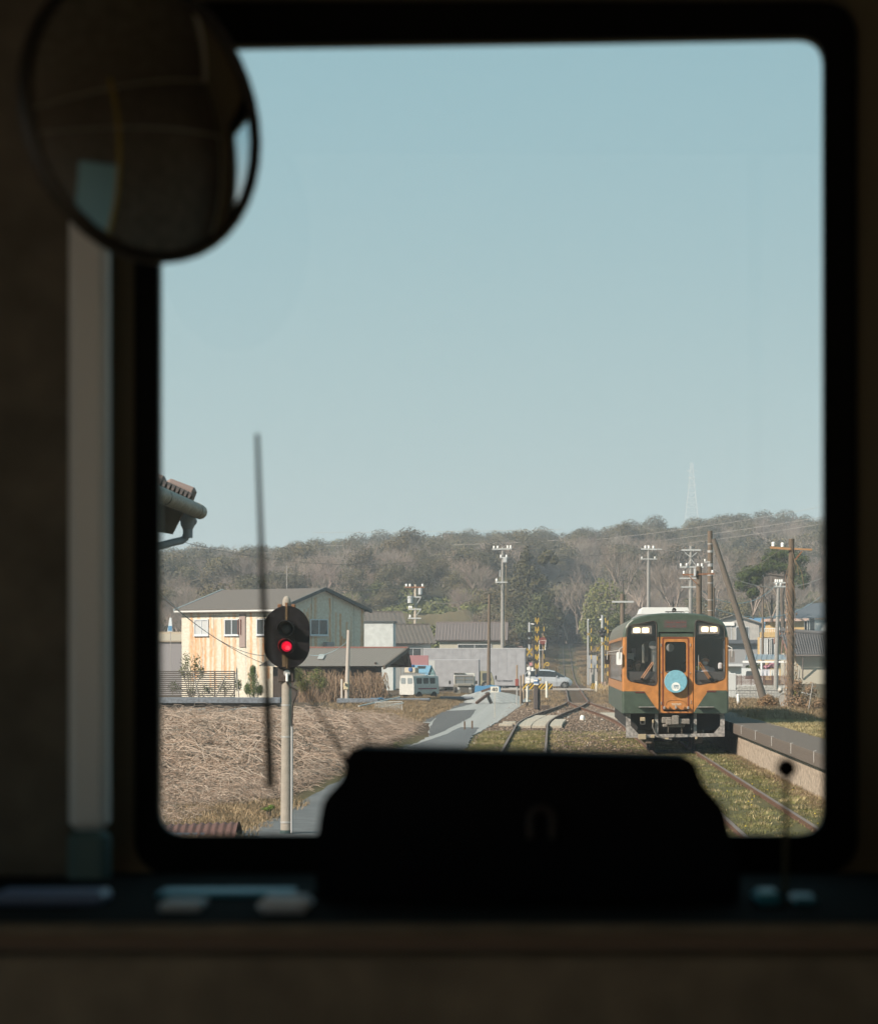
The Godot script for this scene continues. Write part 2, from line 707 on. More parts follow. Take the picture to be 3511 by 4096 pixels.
	mb.cbox(Vector3(0, (y0 + 2.2) * 0.5, 0), Vector3(0.042, 2.2 - y0, 0.04), 0.008)
	part(post, "upright", mb, mk("post_grey", 0.88, 0.86, 0.85, 0.5))
	mb = MB.new()
	mb.cbox(Vector3(0, (y0 + 0.8) * 0.5, 0), Vector3(0.044, y0 - 0.8, 0.042), 0.008)
	part(post, "sleeve", mb, mk("sleeve_teal", 0.10, 0.17, 0.17, 0.5), "dull teal sleeve round the foot of the post")
	# desk
	var desk := thing("cab_desk", "brown driver's desk with a recessed groove below the cab window", "desk", Vector3(-0.1, 1.15, -3.05))
	mb = MB.new()
	mb.cbox(Vector3(0, 0.905, -0.02), Vector3(1.42, 0.01, 0.64), 0.003)
	part(desk, "desk_top", mb, mk("desk_top", 0.02, 0.019, 0.018, 0.9, {"spec": 0.1}))
	var fy := func(py: float) -> float: return at(0, py, 2.75).y - 1.15
	mb = MB.new()
	mb.cbox(Vector3(0, (fy.call(3692) + fy.call(3748)) * 0.5, 0.29), Vector3(1.42, fy.call(3692) - fy.call(3748), 0.03), 0.004)
	part(desk, "edge_strip", mb, dark)
	mb = MB.new()
	mb.box(Vector3(0, fy.call(3780), 0.275), Vector3(1.42, 0.02, 0.03))
	part(desk, "groove", mb, mk("groove_brown", 0.14, 0.098, 0.074, 0.7))
	mb = MB.new()
	mb.cbox(Vector3(0, fy.call(3812) * 0.5, 0.285), Vector3(1.42, fy.call(3812), 0.04), 0.005)
	part(desk, "front_panel", mb, dark)
	# black instrument housing, stepped shoulders
	var hs := thing("instrument_housing", "bulky black instrument housing with stepped shoulders on the cab desk", "instrument panel", Vector3(0, 2.06, -3.02))
	mb = MB.new()
	var prof := []
	for q in [[1262, 3640], [1268, 3330], [1290, 3200], [1372, 3110], [1385, 3010], [1420, 2988], [2740, 3024], [2785, 3050], [2808, 3130], [2900, 3235], [2915, 3320], [2960, 3480], [2960, 3640]]:
		var w := at(q[0], q[1], 3.0)
		prof.append(Vector2(w.x, maxf(w.y - 2.06, 0.001)))
	mb.prism(round_corners(prof, 0.008, 3), -0.1, 0.02)
	part(hs, "housing_shell", mb, mk("housing_black", 0.008, 0.008, 0.01, 0.75, {"spec": 0.15}))
	mb = MB.new()
	var arch := []
	for i in 9:
		var w := PI * i / 8.0
		arch.append(Vector3(at(2165 - 45 * cos(w), 0, 2.98).x, at(0, 3275 - 40 * sin(w), 2.98).y - 2.06, 0.03))
	arch.push_front(arch[0] - Vector3(0, 0.02, 0))
	arch.append(arch[-1] - Vector3(0, 0.02, 0))
	mb.tube(arch, 0.004, 6)
	part(hs, "grab_handle", mb, mk("handle_brown", 0.02, 0.012, 0.01, 0.5), "small dark arched handle")
	# lever with ball knob
	var lever := thing("lever", "thin upright lever with a black ball knob beside the housing", "lever", Vector3(at(3143, 0, 2.95).x, 2.06, -2.95))
	mb = MB.new()
	mb.tube([Vector3(-0.001, 0, 0), Vector3(0, at(0, 3100, 2.95).y - 2.06, 0)], 0.0028, 6)
	part(lever, "rod", mb, mk("lever_rod", 0.05, 0.045, 0.02, 0.4, {"metal": 0.6}))
	mb = MB.new()
	mb.ball(Vector3(0, at(0, 3073, 2.95).y - 2.06, 0), Vector3(0.0102, 0.0102, 0.0102), 10, 14)
	part(lever, "knob", mb, black)
	# odds and ends on the desk
	var item := func(called: String, label: String, cat: String, x0: float, x1: float, ytop: float, ybot: float, dd: float, m: Material, r: float) -> void:
		var lo := at(x0, ybot, dd)
		var hi := at(x1, ytop, dd)
		var q := MB.new()
		q.cbox(Vector3((lo.x + hi.x) * 0.5, (hi.y + 2.06) * 0.5 + 0.0005, -dd), Vector3(hi.x - lo.x, hi.y - 2.061, 0.07), r)
		single(called, label, cat, q, m)
	item.call("clip_folder", "teal document folder lying on the cab desk", "folder", 640, 1180, 3560, 3640, 3.05, mk("folder_teal", 0.10, 0.34, 0.46, 0.5), 0.003)
	item.call("paper_pad", "pale pad of papers on the desk in front of the teal folder", "paper", 655, 820, 3600, 3680, 2.88, mk("pad_paper", 0.55, 0.58, 0.62, 0.7), 0.002)
	item.call("glove", "rolled white cotton gloves on the desk edge next to the housing", "gloves", 1040, 1250, 3585, 3690, 2.86, mk("glove_white", 0.85, 0.86, 0.92, 0.8), 0.03)
	item.call("wallet", "slim blue wallet lying under the pale post", "wallet", 0, 430, 3560, 3640, 2.95, mk("wallet_blue", 0.17, 0.22, 0.36, 0.5), 0.004)
	item.call("tape_roll", "small teal box on the desk near the lever", "box", 3010, 3120, 3560, 3660, 2.95, mk("box_teal", 0.06, 0.3, 0.4, 0.5), 0.006)
	item.call("tape_roll", "dark teal flat tin at the far side of the lever", "box", 3160, 3260, 3580, 3650, 2.95, mk("tin_teal", 0.05, 0.22, 0.3, 0.5), 0.006)
	# convex mirror under the ceiling
	var mr := thing("cab_mirror", "round convex cab mirror in a dark rim hanging before the window", "mirror", at(557, 470, 3.0))
	mr.basis = Basis(Vector3.BACK, deg_to_rad(7.0)) * Basis(Vector3.UP, deg_to_rad(46.0)) * Basis(Vector3.RIGHT, PI / 2)
	mb = MB.new()
	var cap := []
	for i in 13:
		var r := 0.138 * i / 12.0
		cap.append(Vector2(r, 0.012 + sqrt(0.36 * 0.36 - r * r) - sqrt(0.36 * 0.36 - 0.138 * 0.138)))
	cap.reverse()
	mb.lathe(cap, 40)
	for i in mb.n.size():
		mb.n[i] = (mb.v[i] - Vector3(0, 0.012 - sqrt(0.36 * 0.36 - 0.138 * 0.138), 0)).normalized()
	part(mr, "mirror_glass", mb, mk("mirror_glass", 0.75, 0.77, 0.78, 0.04, {"metal": 1.0}))
	mb = MB.new()
	mb.lathe([Vector2(0, -0.02), Vector2(0.13, -0.015), Vector2(0.148, 0.0), Vector2(0.149, 0.012), Vector2(0.144, 0.017), Vector2(0.137, 0.012)], 40)
	part(mr, "rim", mb, mk("rim_dark", 0.02, 0.016, 0.012, 0.45))
	mb = MB.new()
	mb.tube([Vector3(0, -0.018, 0), Vector3(0, -0.05, 0), Vector3(0.0, -0.06, -0.45)], 0.009, 8)
	part(mr, "bracket", mb, black)
	# windscreen wiper outside the glass
	var wp := thing("wiper", "black windscreen wiper resting upright outside the cab window", "wiper", at(1080, 3500, 3.49))
	var o: Vector3 = wp.position
	mb = MB.new()
	mb.tube([at(1029, 1735, 3.49) - o, at(1050, 2300, 3.49) - o, at(1068, 2750, 3.49) - o, at(1082, 3150, 3.49) - o], [0.0026, 0.0036, 0.0052, 0.0055], 6)
	part(wp, "blade", mb, black)
	mb = MB.new()
	mb.tube([at(1056, 2440, 3.5) - o, at(1190, 2700, 3.53) - o, at(1340, 2960, 3.53) - o, at(1480, 3250, 3.52) - o], [0.0014, 0.0016, 0.0022, 0.003], 6)
	part(wp, "arm", mb, black)
	mb = MB.new()
	mb.tube([at(1400, 2850, 3.53) - o, at(1500, 3010, 3.53) - o, at(1580, 3300, 3.52) - o], [0.001, 0.0018, 0.003], 6)
	part(wp, "stay", mb, black)
	# seat, rails and notice for the mirror to show
	var seat := thing("bench_seat", "blue long bench seat against the carriage wall behind the cab", "bench", Vector3(0.35, 1.15, 2.6))
	mb = MB.new()
	mb.cbox(Vector3(0, 0.38, 0), Vector3(0.5, 0.16, 4.2), 0.04)
	part(seat, "cushion", mb, mk("seat_blue", 0.03, 0.09, 0.16, 0.85))
	mb = MB.new()
	mb.cbox(Vector3(0.19, 0.72, 0), Vector3(0.1, 0.5, 4.2), 0.04)
	part(seat, "backrest", mb, mats["seat_blue"])
	mb = MB.new()
	mb.box(Vector3(0.03, 0.15, 0), Vector3(0.42, 0.3, 4.1))
	part(seat, "plinth", mb, floor_m)
	for s in [[-2.045, "door"], [0.605, "platform"]]:
		mb = MB.new()
		mb.box(Vector3(s[0], 1.46, -2.0), Vector3(0.008, 0.6, 2.78))
		mb.box(Vector3(s[0], 3.2, -2.0), Vector3(0.008, 0.28, 2.78))
		mb.box(Vector3(s[0], 2.41, -3.05), Vector3(0.008, 1.28, 0.66))
		mb.box(Vector3(s[0], 2.41, -1.0), Vector3(0.008, 1.28, 0.76))
		if s[0] > 0.0:
			mb.box(Vector3(s[0], 2.41, -2.05), Vector3(0.008, 1.28, 1.34))
			mb.box(Vector3(-0.72, 3.344, -2.0), Vector3(2.6, 0.008, 2.7))
		structure("cab_lining", "dark brown lining of the cab side wall, %s side" % s[1], mb, dark, "wall")
	for q in [[0.46, -2.55, "yellow upright grab pole close to the cab window"], [0.42, -0.6, "yellow upright grab pole standing behind the driver's desk"], [-1.2, 0.3, "yellow upright grab pole on the door side of the carriage"]]:
		mb = MB.new()
		mb.tube([Vector3(0, 0, 0), Vector3(0, 2.2, 0)], 0.017, 10)
		single("grab_pole", q[2], "pole", mb, mk("pole_yellow", 0.45, 0.3, 0.06, 0.35), "yellow grab poles in the carriage", "", Vector3(q[0], 1.15, q[1]))
	mb = MB.new()
	mb.cbox(Vector3(0, 0, 0), Vector3(0.012, 0.6, 0.42), 0.004)
	single("notice_board", "pale blue notice board on the carriage wall behind the cab", "board", mb, mk("notice_blue", 0.28, 0.5, 0.56, 0.6), "", "", Vector3(0.594, 2.5, -2.3))


# ------------------------------------------------------------------ tracks and platform
func mid_left(d: float) -> float:
	return lerpf(-0.72, 1.44, smoothstep(106.0, 172.0, d))


func mid_right(d: float) -> float:
	return lerpf(3.08, 1.48, smoothstep(106.0, 172.0, d))


func mid_main(d: float) -> float:
	return track_x(d)


func rail(mid: Callable, off: float, d0: float, d1: float, step: float) -> Array:
	var prof := [Vector2(-0.06, -0.16), Vector2(-0.055, -0.145), Vector2(-0.01, -0.12), Vector2(-0.01, -0.045), Vector2(-0.033, -0.035), Vector2(-0.033, -0.004), Vector2(0.033, -0.004), Vector2(0.033, -0.035), Vector2(0.01, -0.045), Vector2(0.01, -0.12), Vector2(0.055, -0.145), Vector2(0.06, -0.16)]
	var body := MB.new()
	var top := MB.new()
	var d := d0
	var last := []
	var lt := []
	while d <= d1 + 0.01:
		var p := Vector3(mid.call(d) + off, track_y(d), -d)
		var row := []
		for q in prof:
			row.append(p + Vector3(q.x, q.y, 0))
		var t := [p + Vector3(-0.031, -0.001, 0), p + Vector3(0.031, -0.001, 0)]
		if last:
			for i in prof.size() - 1:
				var o := Vector2(prof[i].y - prof[i + 1].y, prof[i + 1].x - prof[i].x)
				body.quad(last[i], last[i + 1], row[i + 1], row[i], Vector3(o.x, o.y, 0) * (1.0))
			top.quad(lt[0], lt[1], t[1], t[0], Vector3.UP)
		last = row
		lt = t
		d += step
	return [body, top]


func build_tracks() -> void:
	var rust := mk("rail_rust", 0.20, 0.095, 0.052, 0.85, {"tex": grey_noise("rust_fine", 0.03, 0.5, 1.0), "ts": 1.5})
	var steel := mk("rail_top", 0.17, 0.125, 0.1, 0.6, {"metal": 0.1})
	var wood := mk("sleeper_wood", 0.12, 0.09, 0.065, 0.9, {"tex": grey_noise("wood_fine", 0.03, 0.5, 1.0), "ts": Vector3(1, 3, 6)})
	var sl := MB.new()
	sl.cbox(Vector3.ZERO, Vector3(2.1, 0.14, 0.2), 0.012)
	var slm := sl.mesh()
	for t in [["railway_track", "rusty railway track under the cab curving into the turnout", mid_left, 4.0, 167.0, [-0.553, 0.553]], ["railway_track", "rusty railway track beside the platform under the green and orange railcar", mid_right, 4.0, 167.0, [-0.553, 0.553]], ["railway_track", "single line track running through the level crossing up to the wood", mid_main, 167.0, 640.0, [-0.553, 0.553]]]:
		var o := thing(t[0], t[1], "track")
		for off in t[5]:
			var r := rail(t[2], off, t[3], t[4], 1.5 if t[3] < 100.0 else 4.0)
			var body := part(o, "rail", r[0], rust)
			part(body, "rail_head", r[1], steel)
		if t[3] < 100.0:
			var d := 36.0
			while d < 112.0:
				var q := part(o, "sleeper", slm, wood)
				q.position = Vector3(t[2].call(d), -0.214 + rng.randf_range(-0.012, 0.014), -d)
				q.rotation.y = rng.randf_range(-0.02, 0.02)
				d += 0.66
			d = 113.0
			while d < 160.0:
				var q := part(o, "sleeper", slm, wood)
				q.position = Vector3(t[2].call(d), -0.208 + rng.randf_range(-0.01, 0.012), -d)
				d += 0.8
	# concrete boards of the foot crossing between the rails
	var conc := mk("cream_concrete", 0.52, 0.46, 0.37, 0.85, {"tex": grey_noise("conc", 0.02, 0.72, 1.0, 5), "ts": 0.8})
	var fc := thing("foot_crossing", "cream concrete boards laid between the rails before the turnout", "crossing", Vector3(0, 0, -118))
	for i in 16:
		var d := 108.0 + i * 1.25
		for w in [[-0.36, 0.5], [0.17, 0.5]] + ([[0.85, 0.45]] if i < 9 else []) + ([[-1.0, 0.5]] if i == 2 or i == 5 else []):
			var mb := MB.new()
			mb.cbox(Vector3(mid_left(d) + w[0] + (0.08 if absf(w[0]) < 0.5 else 0.0), -0.09 + rng.randf_range(-0.01, 0.01), -d + 118.0), Vector3(w[1], 0.1, 1.2), 0.012, Basis(Vector3.UP, -smoothstep(106, 140, d) * 0.05))
			part(fc, "board", mb, conc)
	for i in 10:
		var d := 122.0 + i * 1.25
		var mb := MB.new()
		mb.cbox(Vector3(mid_right(d) + 0.1, -0.09, -d + 118.0), Vector3(0.85, 0.1, 1.2), 0.012, Basis(Vector3.UP, 0.05))
		part(fc, "board", mb, conc)
	# switch gear
	var sw := thing("switch_machine", "low rusty switch machine with a throw rod beside the turnout", "switch machine", Vector3(-0.35, -0.14, -148.0))
	var mb := MB.new()
	mb.cbox(Vector3(0, 0.1, 0), Vector3(0.42, 0.2, 0.5), 0.03)
	part(sw, "case", mb, mk("dark_rust", 0.07, 0.05, 0.04, 0.8))
	mb = MB.new()
	mb.tube([Vector3(0.2, 0.07, 0), Vector3(1.5, 0.05, 0.3)], 0.018, 6)
	part(sw, "throw_rod", mb, mats["dark_rust"])
	var dome := thing("marker_stone", "small white rounded marker on the ballast next to the turnout", "marker", at(2328, 2882, 122.0) * Vector3(1, 0, 1) + Vector3(0, -0.15, 0))
	mb = MB.new()
	mb.lathe([Vector2(0.10, 0.0), Vector2(0.10, 0.1), Vector2(0.085, 0.17), Vector2(0.05, 0.2), Vector2(0, 0.205)], 14)
	part(dome, "cap", mb, mk("white_paint", 0.75, 0.74, 0.72, 0.6))
	mb = MB.new()
	mb.cbox(Vector3(0, -0.02, 0), Vector3(0.26, 0.06, 0.26), 0.01)
	part(dome, "foot", mb, conc)


func build_platform() -> void:
	var cop := mk("coping_dark", 0.165, 0.13, 0.105, 0.9, {"tex": grey_noise("conc", 0.02, 0.72, 1.0, 5), "ts": 0.9, "bump": bump_noise("earth_bump", 0.04, 6.0, 5)})
	var wall := mk("platform_wall", 0.60, 0.50, 0.41, 0.9, {"tex": stain_tex(), "ts": Vector3(0.2, 0.5, 0.2)})
	var white := mk("white_paint", 0.75, 0.74, 0.72, 0.6)
	var o := thing("station_platform", "low concrete platform edge with dark coping beside the far track", "platform", Vector3(4.58, -0.2, 0))
	var d := 17.0
	while d < 100.0:
		var mb := MB.new()
		mb.cbox(Vector3(0.47, 0.33, -d - 2.5), Vector3(0.75, 0.66, 4.97), 0.01)
		part(o, "wall_panel", mb, wall)
		mb = MB.new()
		mb.cbox(Vector3(0.44, 0.785, -d - 2.5), Vector3(0.95, 0.25, 4.994), 0.008)
		part(o, "coping_slab", mb, cop)
		mb = MB.new()
		mb.tube([Vector3(-0.043, 0.72, -d - 0.06), Vector3(-0.043, 0.92, -d - 0.06), Vector3(0.0, 0.925, -d - 0.06)], 0.0035, 5)
		part(o, "white_mark", mb, white)
		d += 5.0
	var under := MB.new()
	under.box(Vector3(0.5, 0.02, -58), Vector3(0.8, 0.04, 83))
	part(o, "footing", under, wall)


func stain_tex() -> ImageTexture:
	if texs.has("stain"):
		return texs["stain"]
	# run-off streaks down a concrete wall
	var f := FastNoiseLite.new()
	f.seed = 3
	f.frequency = 0.05
	var im := Image.create(256, 256, false, Image.FORMAT_RGB8)
	for x in 256:
		var s := absf(f.get_noise_1d(x * 3.0))
		for y in 256:
			var g := 0.78 + 0.22 * f.get_noise_2d(x * 1.5, y * 1.2)
			var k := clampf((s - 0.3) * 3.0, 0.0, 1.0) * (0.6 + 0.6 * f.get_noise_2d(x * 9.0, y * 0.8))
			g *= 1.0 - 0.28 * clampf(k, 0.0, 1.0)
			im.set_pixel(x, y, Color(g, g * 0.985, g * 0.96))
	texs["stain"] = ImageTexture.create_from_image(im)
	return texs["stain"]


# ------------------------------------------------------------------ the railcar opposite
func ov(zx: float, zy: float) -> Vector2:
	return Vector2(zx * 0.002111 - 1.878, 4.1125 - zy * 0.002111)


func car_outline() -> Array:
	var half := [Vector2(1.33, 0.967), Vector2(1.33, 1.52), Vector2(1.328, 2.3), Vector2(1.32, 2.7), Vector2(1.315, 2.878), Vector2(1.298, 3.0), Vector2(1.262, 3.13), Vector2(1.2, 3.235), Vector2(1.09, 3.325), Vector2(0.9, 3.395), Vector2(0.65, 3.445), Vector2(0.35, 3.472), Vector2(0.0, 3.482)]
	var out := half.duplicate()
	for i in range(half.size() - 2, -1, -1):
		out.append(Vector2(-half[i].x, half[i].y))
	return out


func build_railcar() -> void:
	var green := mk("car_green", 0.058, 0.083, 0.06, 0.42, {"tex": grey_noise("paint_wear", 0.012, 0.8, 1.0, 5), "ts": 0.7, "coat": 0.2})
	var orange := mk("car_orange", 0.50, 0.205, 0.055, 0.42, {"tex": grey_noise("paint_wear", 0.012, 0.8, 1.0, 5), "ts": 0.7, "coat": 0.2})
	var roofm := mk("car_roof", 0.16, 0.155, 0.13, 0.7, {"tex": grey_noise("paint_wear", 0.012, 0.8, 1.0, 5), "ts": 0.7})
	var black := mk("rubber_black", 0.006, 0.006, 0.006, 0.6)
	var dark := mk("car_dark", 0.02, 0.018, 0.017, 0.8)
	var grey := mk("skirt_grey", 0.42, 0.395, 0.37, 0.7, {"tex": grey_noise("grime", 0.015, 0.55, 1.0, 5), "ts": 1.2})
	var redline := mk("door_trim", 0.15, 0.035, 0.014, 0.5)
	var glass := mk("car_glass", 0.03, 0.035, 0.035, 0.02, {"alpha": 0.12})
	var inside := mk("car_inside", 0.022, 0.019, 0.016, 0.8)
	var steelw := mk("bare_steel", 0.42, 0.41, 0.39, 0.45, {"metal": 0.6})
	var car := thing("railcar", "green and orange diesel railcar with lit headlights and round blue head mark", "railcar", Vector3(3.08, 0, -75.0))
	var outl := car_outline()
	var L := 18.0
	# front panels: outline drawn in a little, cut by windows and door, in colour fields
	var front := PackedVector2Array()
	for p in outl:
		front.append(Vector2(p.x * 0.965, p.y if p.y < 1.0 else p.y - 0.035 * (p.y - 0.967) / 2.5))
	var lw := round_corners([ov(318, 1100), ov(668, 1168), ov(668, 388), ov(318, 455)], 0.13, 5)
	var rw := round_corners([ov(1122, 1158), ov(1472, 1090), ov(1472, 452), ov(1122, 376)], 0.13, 5)
	var door := PackedVector2Array([ov(690, 1490), ov(1106, 1490), ov(1106, 527), ov(690, 527)])
	var upper := PackedVector2Array([Vector2(-2, 2.878), Vector2(2, 2.878), Vector2(2, 4), Vector2(-2, 4)])
	var low_l := PackedVector2Array([Vector2(-2, 0.9), ov(700, 1520), ov(690, 1470), ov(520, 1228), Vector2(-2, ov(0, 1228).y)])
	var low_r := PackedVector2Array([Vector2(2, 0.9), Vector2(2, ov(0, 1218).y), ov(1280, 1218), ov(1106, 1478), ov(1096, 1520)])
	var fr := part(car, "front_end", front_field(front, [upper], [lw, rw, door], false), green, "dark green panel over the railcar's windows")
	for f in [low_l, low_r]:
		part(car, "lower_panel", front_field(front, [f], [lw, rw, door], false), green, "dark green lower corner panel")
	part(fr, "orange_field", front_field(front, [upper, low_l, low_r], [lw, rw, door], true), orange, "orange field of the railcar's front")
	# rounded edge between front and sides, and the sides themselves with window openings
	var bands := [MB.new(), MB.new(), MB.new(), MB.new(), MB.new()]
	for i in outl.size() - 1:
		var a: Vector2 = outl[i]
		var b: Vector2 = outl[i + 1]
		var my := (a.y + b.y) * 0.5
		var m: MB = bands[2] if my > 2.878 else (bands[0 if my < 1.52 else 1] if a.x > 0.0 else bands[4 if my < 1.52 else 3])
		var fa := front[i]
		var fb := front[i + 1]
		var qa := Vector3(lerpf(fa.x, a.x, 0.68), lerpf(fa.y, a.y, 0.68), -0.018)
		var qb := Vector3(lerpf(fb.x, b.x, 0.68), lerpf(fb.y, b.y, 0.68), -0.018)
		var out := Vector3(a.x + b.x, 0.0 if absf(a.x) > 1.2 and absf(b.x) > 1.2 else 3.0, 2.0)
		m.quad(Vector3(fa.x, fa.y, 0), Vector3(fb.x, fb.y, 0), qb, qa, out)
		m.quad(qa, qb, Vector3(b.x, b.y, -0.07), Vector3(a.x, a.y, -0.07), out)
	for i in 5:
		part(car, "edge_band", bands[i], orange if i % 2 else green)
	var zs := [-0.07, -0.4, -1.45, -1.65, -2.7, -2.9, -4.5, -4.62, -6.2, -6.32, -7.9, -8.02, -9.6, -9.72, -11.3, -11.42, -13.0, -13.12, -14.7, -14.9, -16.0, -16.2, -17.4, -18.0]
	for s in [-1.0, 1.0]:
		var og := MB.new()
		var gr := MB.new()
		var gl := MB.new()
		for i in zs.size() - 1:
			var z0: float = zs[i]
			var z1: float = zs[i + 1]
			for band in [[0.967, 1.52, gr], [1.52, 1.75, og], [1.75, 2.8, og], [2.8, 2.878, og]]:
				var win: bool = i % 2 == 1 and band[0] == 1.75
				var xx: float = s * (1.33 if band[0] < 2.0 else 1.326)
				var mb: MB = gl if win else band[2]
				if win:
					xx -= s * 0.03
				mb.quad(Vector3(xx, band[0], z0), Vector3(xx, band[1], z0), Vector3(xx, band[1], z1), Vector3(xx, band[0], z1), Vector3(s, 0, 0))
		var sd := part(car, "side_wall", og, orange)
		part(sd, "green_band", gr, green)
		part(sd, "side_pane", gl, mk("side_glass", 0.06, 0.055, 0.045, 0.12))
	var rf := MB.new()
	for i in range(4, outl.size() - 5):
		rf.quad(Vector3(outl[i].x, outl[i].y, -0.07), Vector3(outl[i + 1].x, outl[i + 1].y, -0.07), Vector3(outl[i + 1].x, outl[i + 1].y, -L), Vector3(outl[i].x, outl[i].y, -L), Vector3(outl[i].x, 3, 0))
	var roof := part(car, "roof", rf, roofm)
	var mb := MB.new()
	mb.prism(PackedVector2Array([Vector2(-0.72, 3.42), Vector2(0.72, 3.42), Vector2(0.63, 3.74), Vector2(-0.6, 3.74)]), -7.0, -11.0)
	part(roof, "air_conditioner", mb, mk("ac_white", 0.62, 0.63, 0.62, 0.6), "white roof air conditioner")
	mb = MB.new()
	mb.prism(PackedVector2Array([Vector2(-1.1, 3.28), Vector2(1.1, 3.28), Vector2(0.8, 3.52), Vector2(-0.8, 3.52)]), -4.5, -6.4)
	part(roof, "roof_duct", mb, mk("duct_grey", 0.3, 0.3, 0.29, 0.6))
	mb = MB.new()
	mb.tube([Vector3(-0.22, 3.52, -0.9), Vector3(0.25, 3.52, -0.9)], 0.016, 6)
	mb.tube([Vector3(-0.15, 3.46, -0.9), Vector3(-0.15, 3.53, -0.9)], 0.012, 5)
	mb.tube([Vector3(0.18, 3.46, -0.9), Vector3(0.18, 3.53, -0.9)], 0.012, 5)
	mb.lathe([Vector2(0.01, 0), Vector2(0.02, 0.1), Vector2(0.055, 0.2), Vector2(0.057, 0.2)], 12, Transform3D(Basis(Vector3.RIGHT, PI / 2), Vector3(0.0, 3.56, -0.95)))
	mb.tube([Vector3(-0.02, 3.5, -0.95), Vector3(-0.02, 3.72, -0.95)], 0.006, 5)
	var loop := []
	for i in 9:
		loop.append(Vector3(0.32 + 0.07 * cos(PI * i / 8.0), 3.47 + 0.07 * sin(PI * i / 8.0), -0.9))
	mb.tube(loop, 0.007, 5)
	part(roof, "horn", mb, mk("horn_dark", 0.06, 0.06, 0.06, 0.5))
	# body shell inside: floor, ceiling, bulkhead strips, rear end with a bright window
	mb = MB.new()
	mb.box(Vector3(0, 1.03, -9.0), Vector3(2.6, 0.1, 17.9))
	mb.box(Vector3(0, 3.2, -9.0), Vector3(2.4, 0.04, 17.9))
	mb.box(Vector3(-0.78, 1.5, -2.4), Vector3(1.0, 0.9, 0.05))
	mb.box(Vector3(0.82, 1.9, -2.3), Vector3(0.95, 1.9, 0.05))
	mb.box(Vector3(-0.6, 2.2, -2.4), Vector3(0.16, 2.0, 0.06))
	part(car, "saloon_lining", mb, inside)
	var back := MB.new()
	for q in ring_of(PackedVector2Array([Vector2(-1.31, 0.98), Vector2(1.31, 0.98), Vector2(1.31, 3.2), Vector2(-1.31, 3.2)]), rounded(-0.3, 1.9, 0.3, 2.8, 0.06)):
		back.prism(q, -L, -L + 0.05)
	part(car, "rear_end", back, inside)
	# window glass, black lower panels, rubber seals, headlight clusters
	for s in [[lw, -1.0], [rw, 1.0]]:
		var w: PackedVector2Array = s[0]
		var sg: float = s[1]
		mb = MB.new()
		mb.prism(w, -0.022, -0.022, Transform3D(), 2)
		var pane := part(car, "cab_window", mb, glass)
		var sill := PackedVector2Array([Vector2(-2, 0), Vector2(2, 0), Vector2(2, 2.01), Vector2(-2, 2.01)])
		mb = MB.new()
		for q in Geometry2D.intersect_polygons(w, sill):
			mb.prism(q, -0.05, -0.03)
		part(pane, "lower_panel", mb, mk("panel_charcoal", 0.055, 0.05, 0.05, 0.6), "charcoal panel behind the lower window glass")
		mb = MB.new()
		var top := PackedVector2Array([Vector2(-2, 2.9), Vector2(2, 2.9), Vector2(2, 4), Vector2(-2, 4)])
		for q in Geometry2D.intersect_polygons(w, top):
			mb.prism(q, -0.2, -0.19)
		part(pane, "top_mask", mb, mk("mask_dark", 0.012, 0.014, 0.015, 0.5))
		mb = MB.new()
		for i in w.size():
			var p := w[i]
			var q := w[(i + 1) % w.size()]
			mb.tube([Vector3(p.x, p.y, 0.004), Vector3(q.x, q.y, 0.004)], 0.015, 6, false)
		part(pane, "seal", mb, mk("seal_dark", 0.035, 0.028, 0.026, 0.6))
		# headlights
		var c := ov(490 if sg < 0 else 1288, 500)
		mb = MB.new()
		mb.prism(rounded(c.x - 0.258, c.y - 0.105, c.x + 0.258, c.y + 0.105, 0.02), -0.1, -0.06)
		var plate := part(car, "headlight_cluster", mb, mk("plate_grey", 0.16, 0.14, 0.135, 0.6))
		for k in [-1.0, 1.0]:
			var hc: Vector2 = ov((432 if k < 0 else 538), 506) if sg < 0 else ov((1240 if k < 0 else 1344), 495)
			mb = MB.new()
			mb.prism(rounded(hc.x - 0.088, hc.y - 0.063, hc.x + 0.088, hc.y + 0.063, 0.025), -0.062, -0.055)
			part(plate, "headlight", mb, mk("headlight_glow", 1, 0.95, 0.8, 0.3, {"emit": Color(1.0, 0.84, 0.55), "energy": 0.6}))
			mb = MB.new()
			mb.ball(Vector3(hc.x, hc.y, -0.05), Vector3(0.05, 0.036, 0.012), 6, 10)
			part(plate, "lamp_bulb", mb, mk("headlight_core", 1, 1, 0.95, 0.3, {"emit": Color(1.0, 0.95, 0.82), "energy": 1.3}))
			var li := OmniLight3D.new()
			li.name = "headlight_beam"
			li.light_color = Color(1.0, 0.9, 0.7)
			li.light_energy = 0.05
			li.omni_range = 10.0
			li.omni_attenuation = 2.0
			li.light_size = 0.06
			li.shadow_enabled = true
			plate.add_child(li, true)
			li.position = Vector3(hc.x, hc.y, -0.032)
		# wiper: two orange rods on a dark pivot
		var p0 := ov(492 if sg < 0 else 1296, 1078)
		var p1 := ov(622 if sg < 0 else 1172, 890)
		mb = MB.new()
		var off := Vector2(p1.y - p0.y, p0.x - p1.x).normalized() * 0.022
		for k in [-0.5, 0.5]:
			mb.tube([Vector3(p0.x + off.x * k * 2, p0.y + off.y * k * 2, 0.07), Vector3(p1.x + off.x * k * 2, p1.y + off.y * k * 2, 0.06)], 0.011, 6)
		mb.tube([Vector3(p1.x - off.x, p1.y - off.y, 0.06), Vector3(p1.x + off.x, p1.y + off.y, 0.06)], 0.012, 6)
		var wiper := part(car, "wiper", mb, orange)
		mb = MB.new()
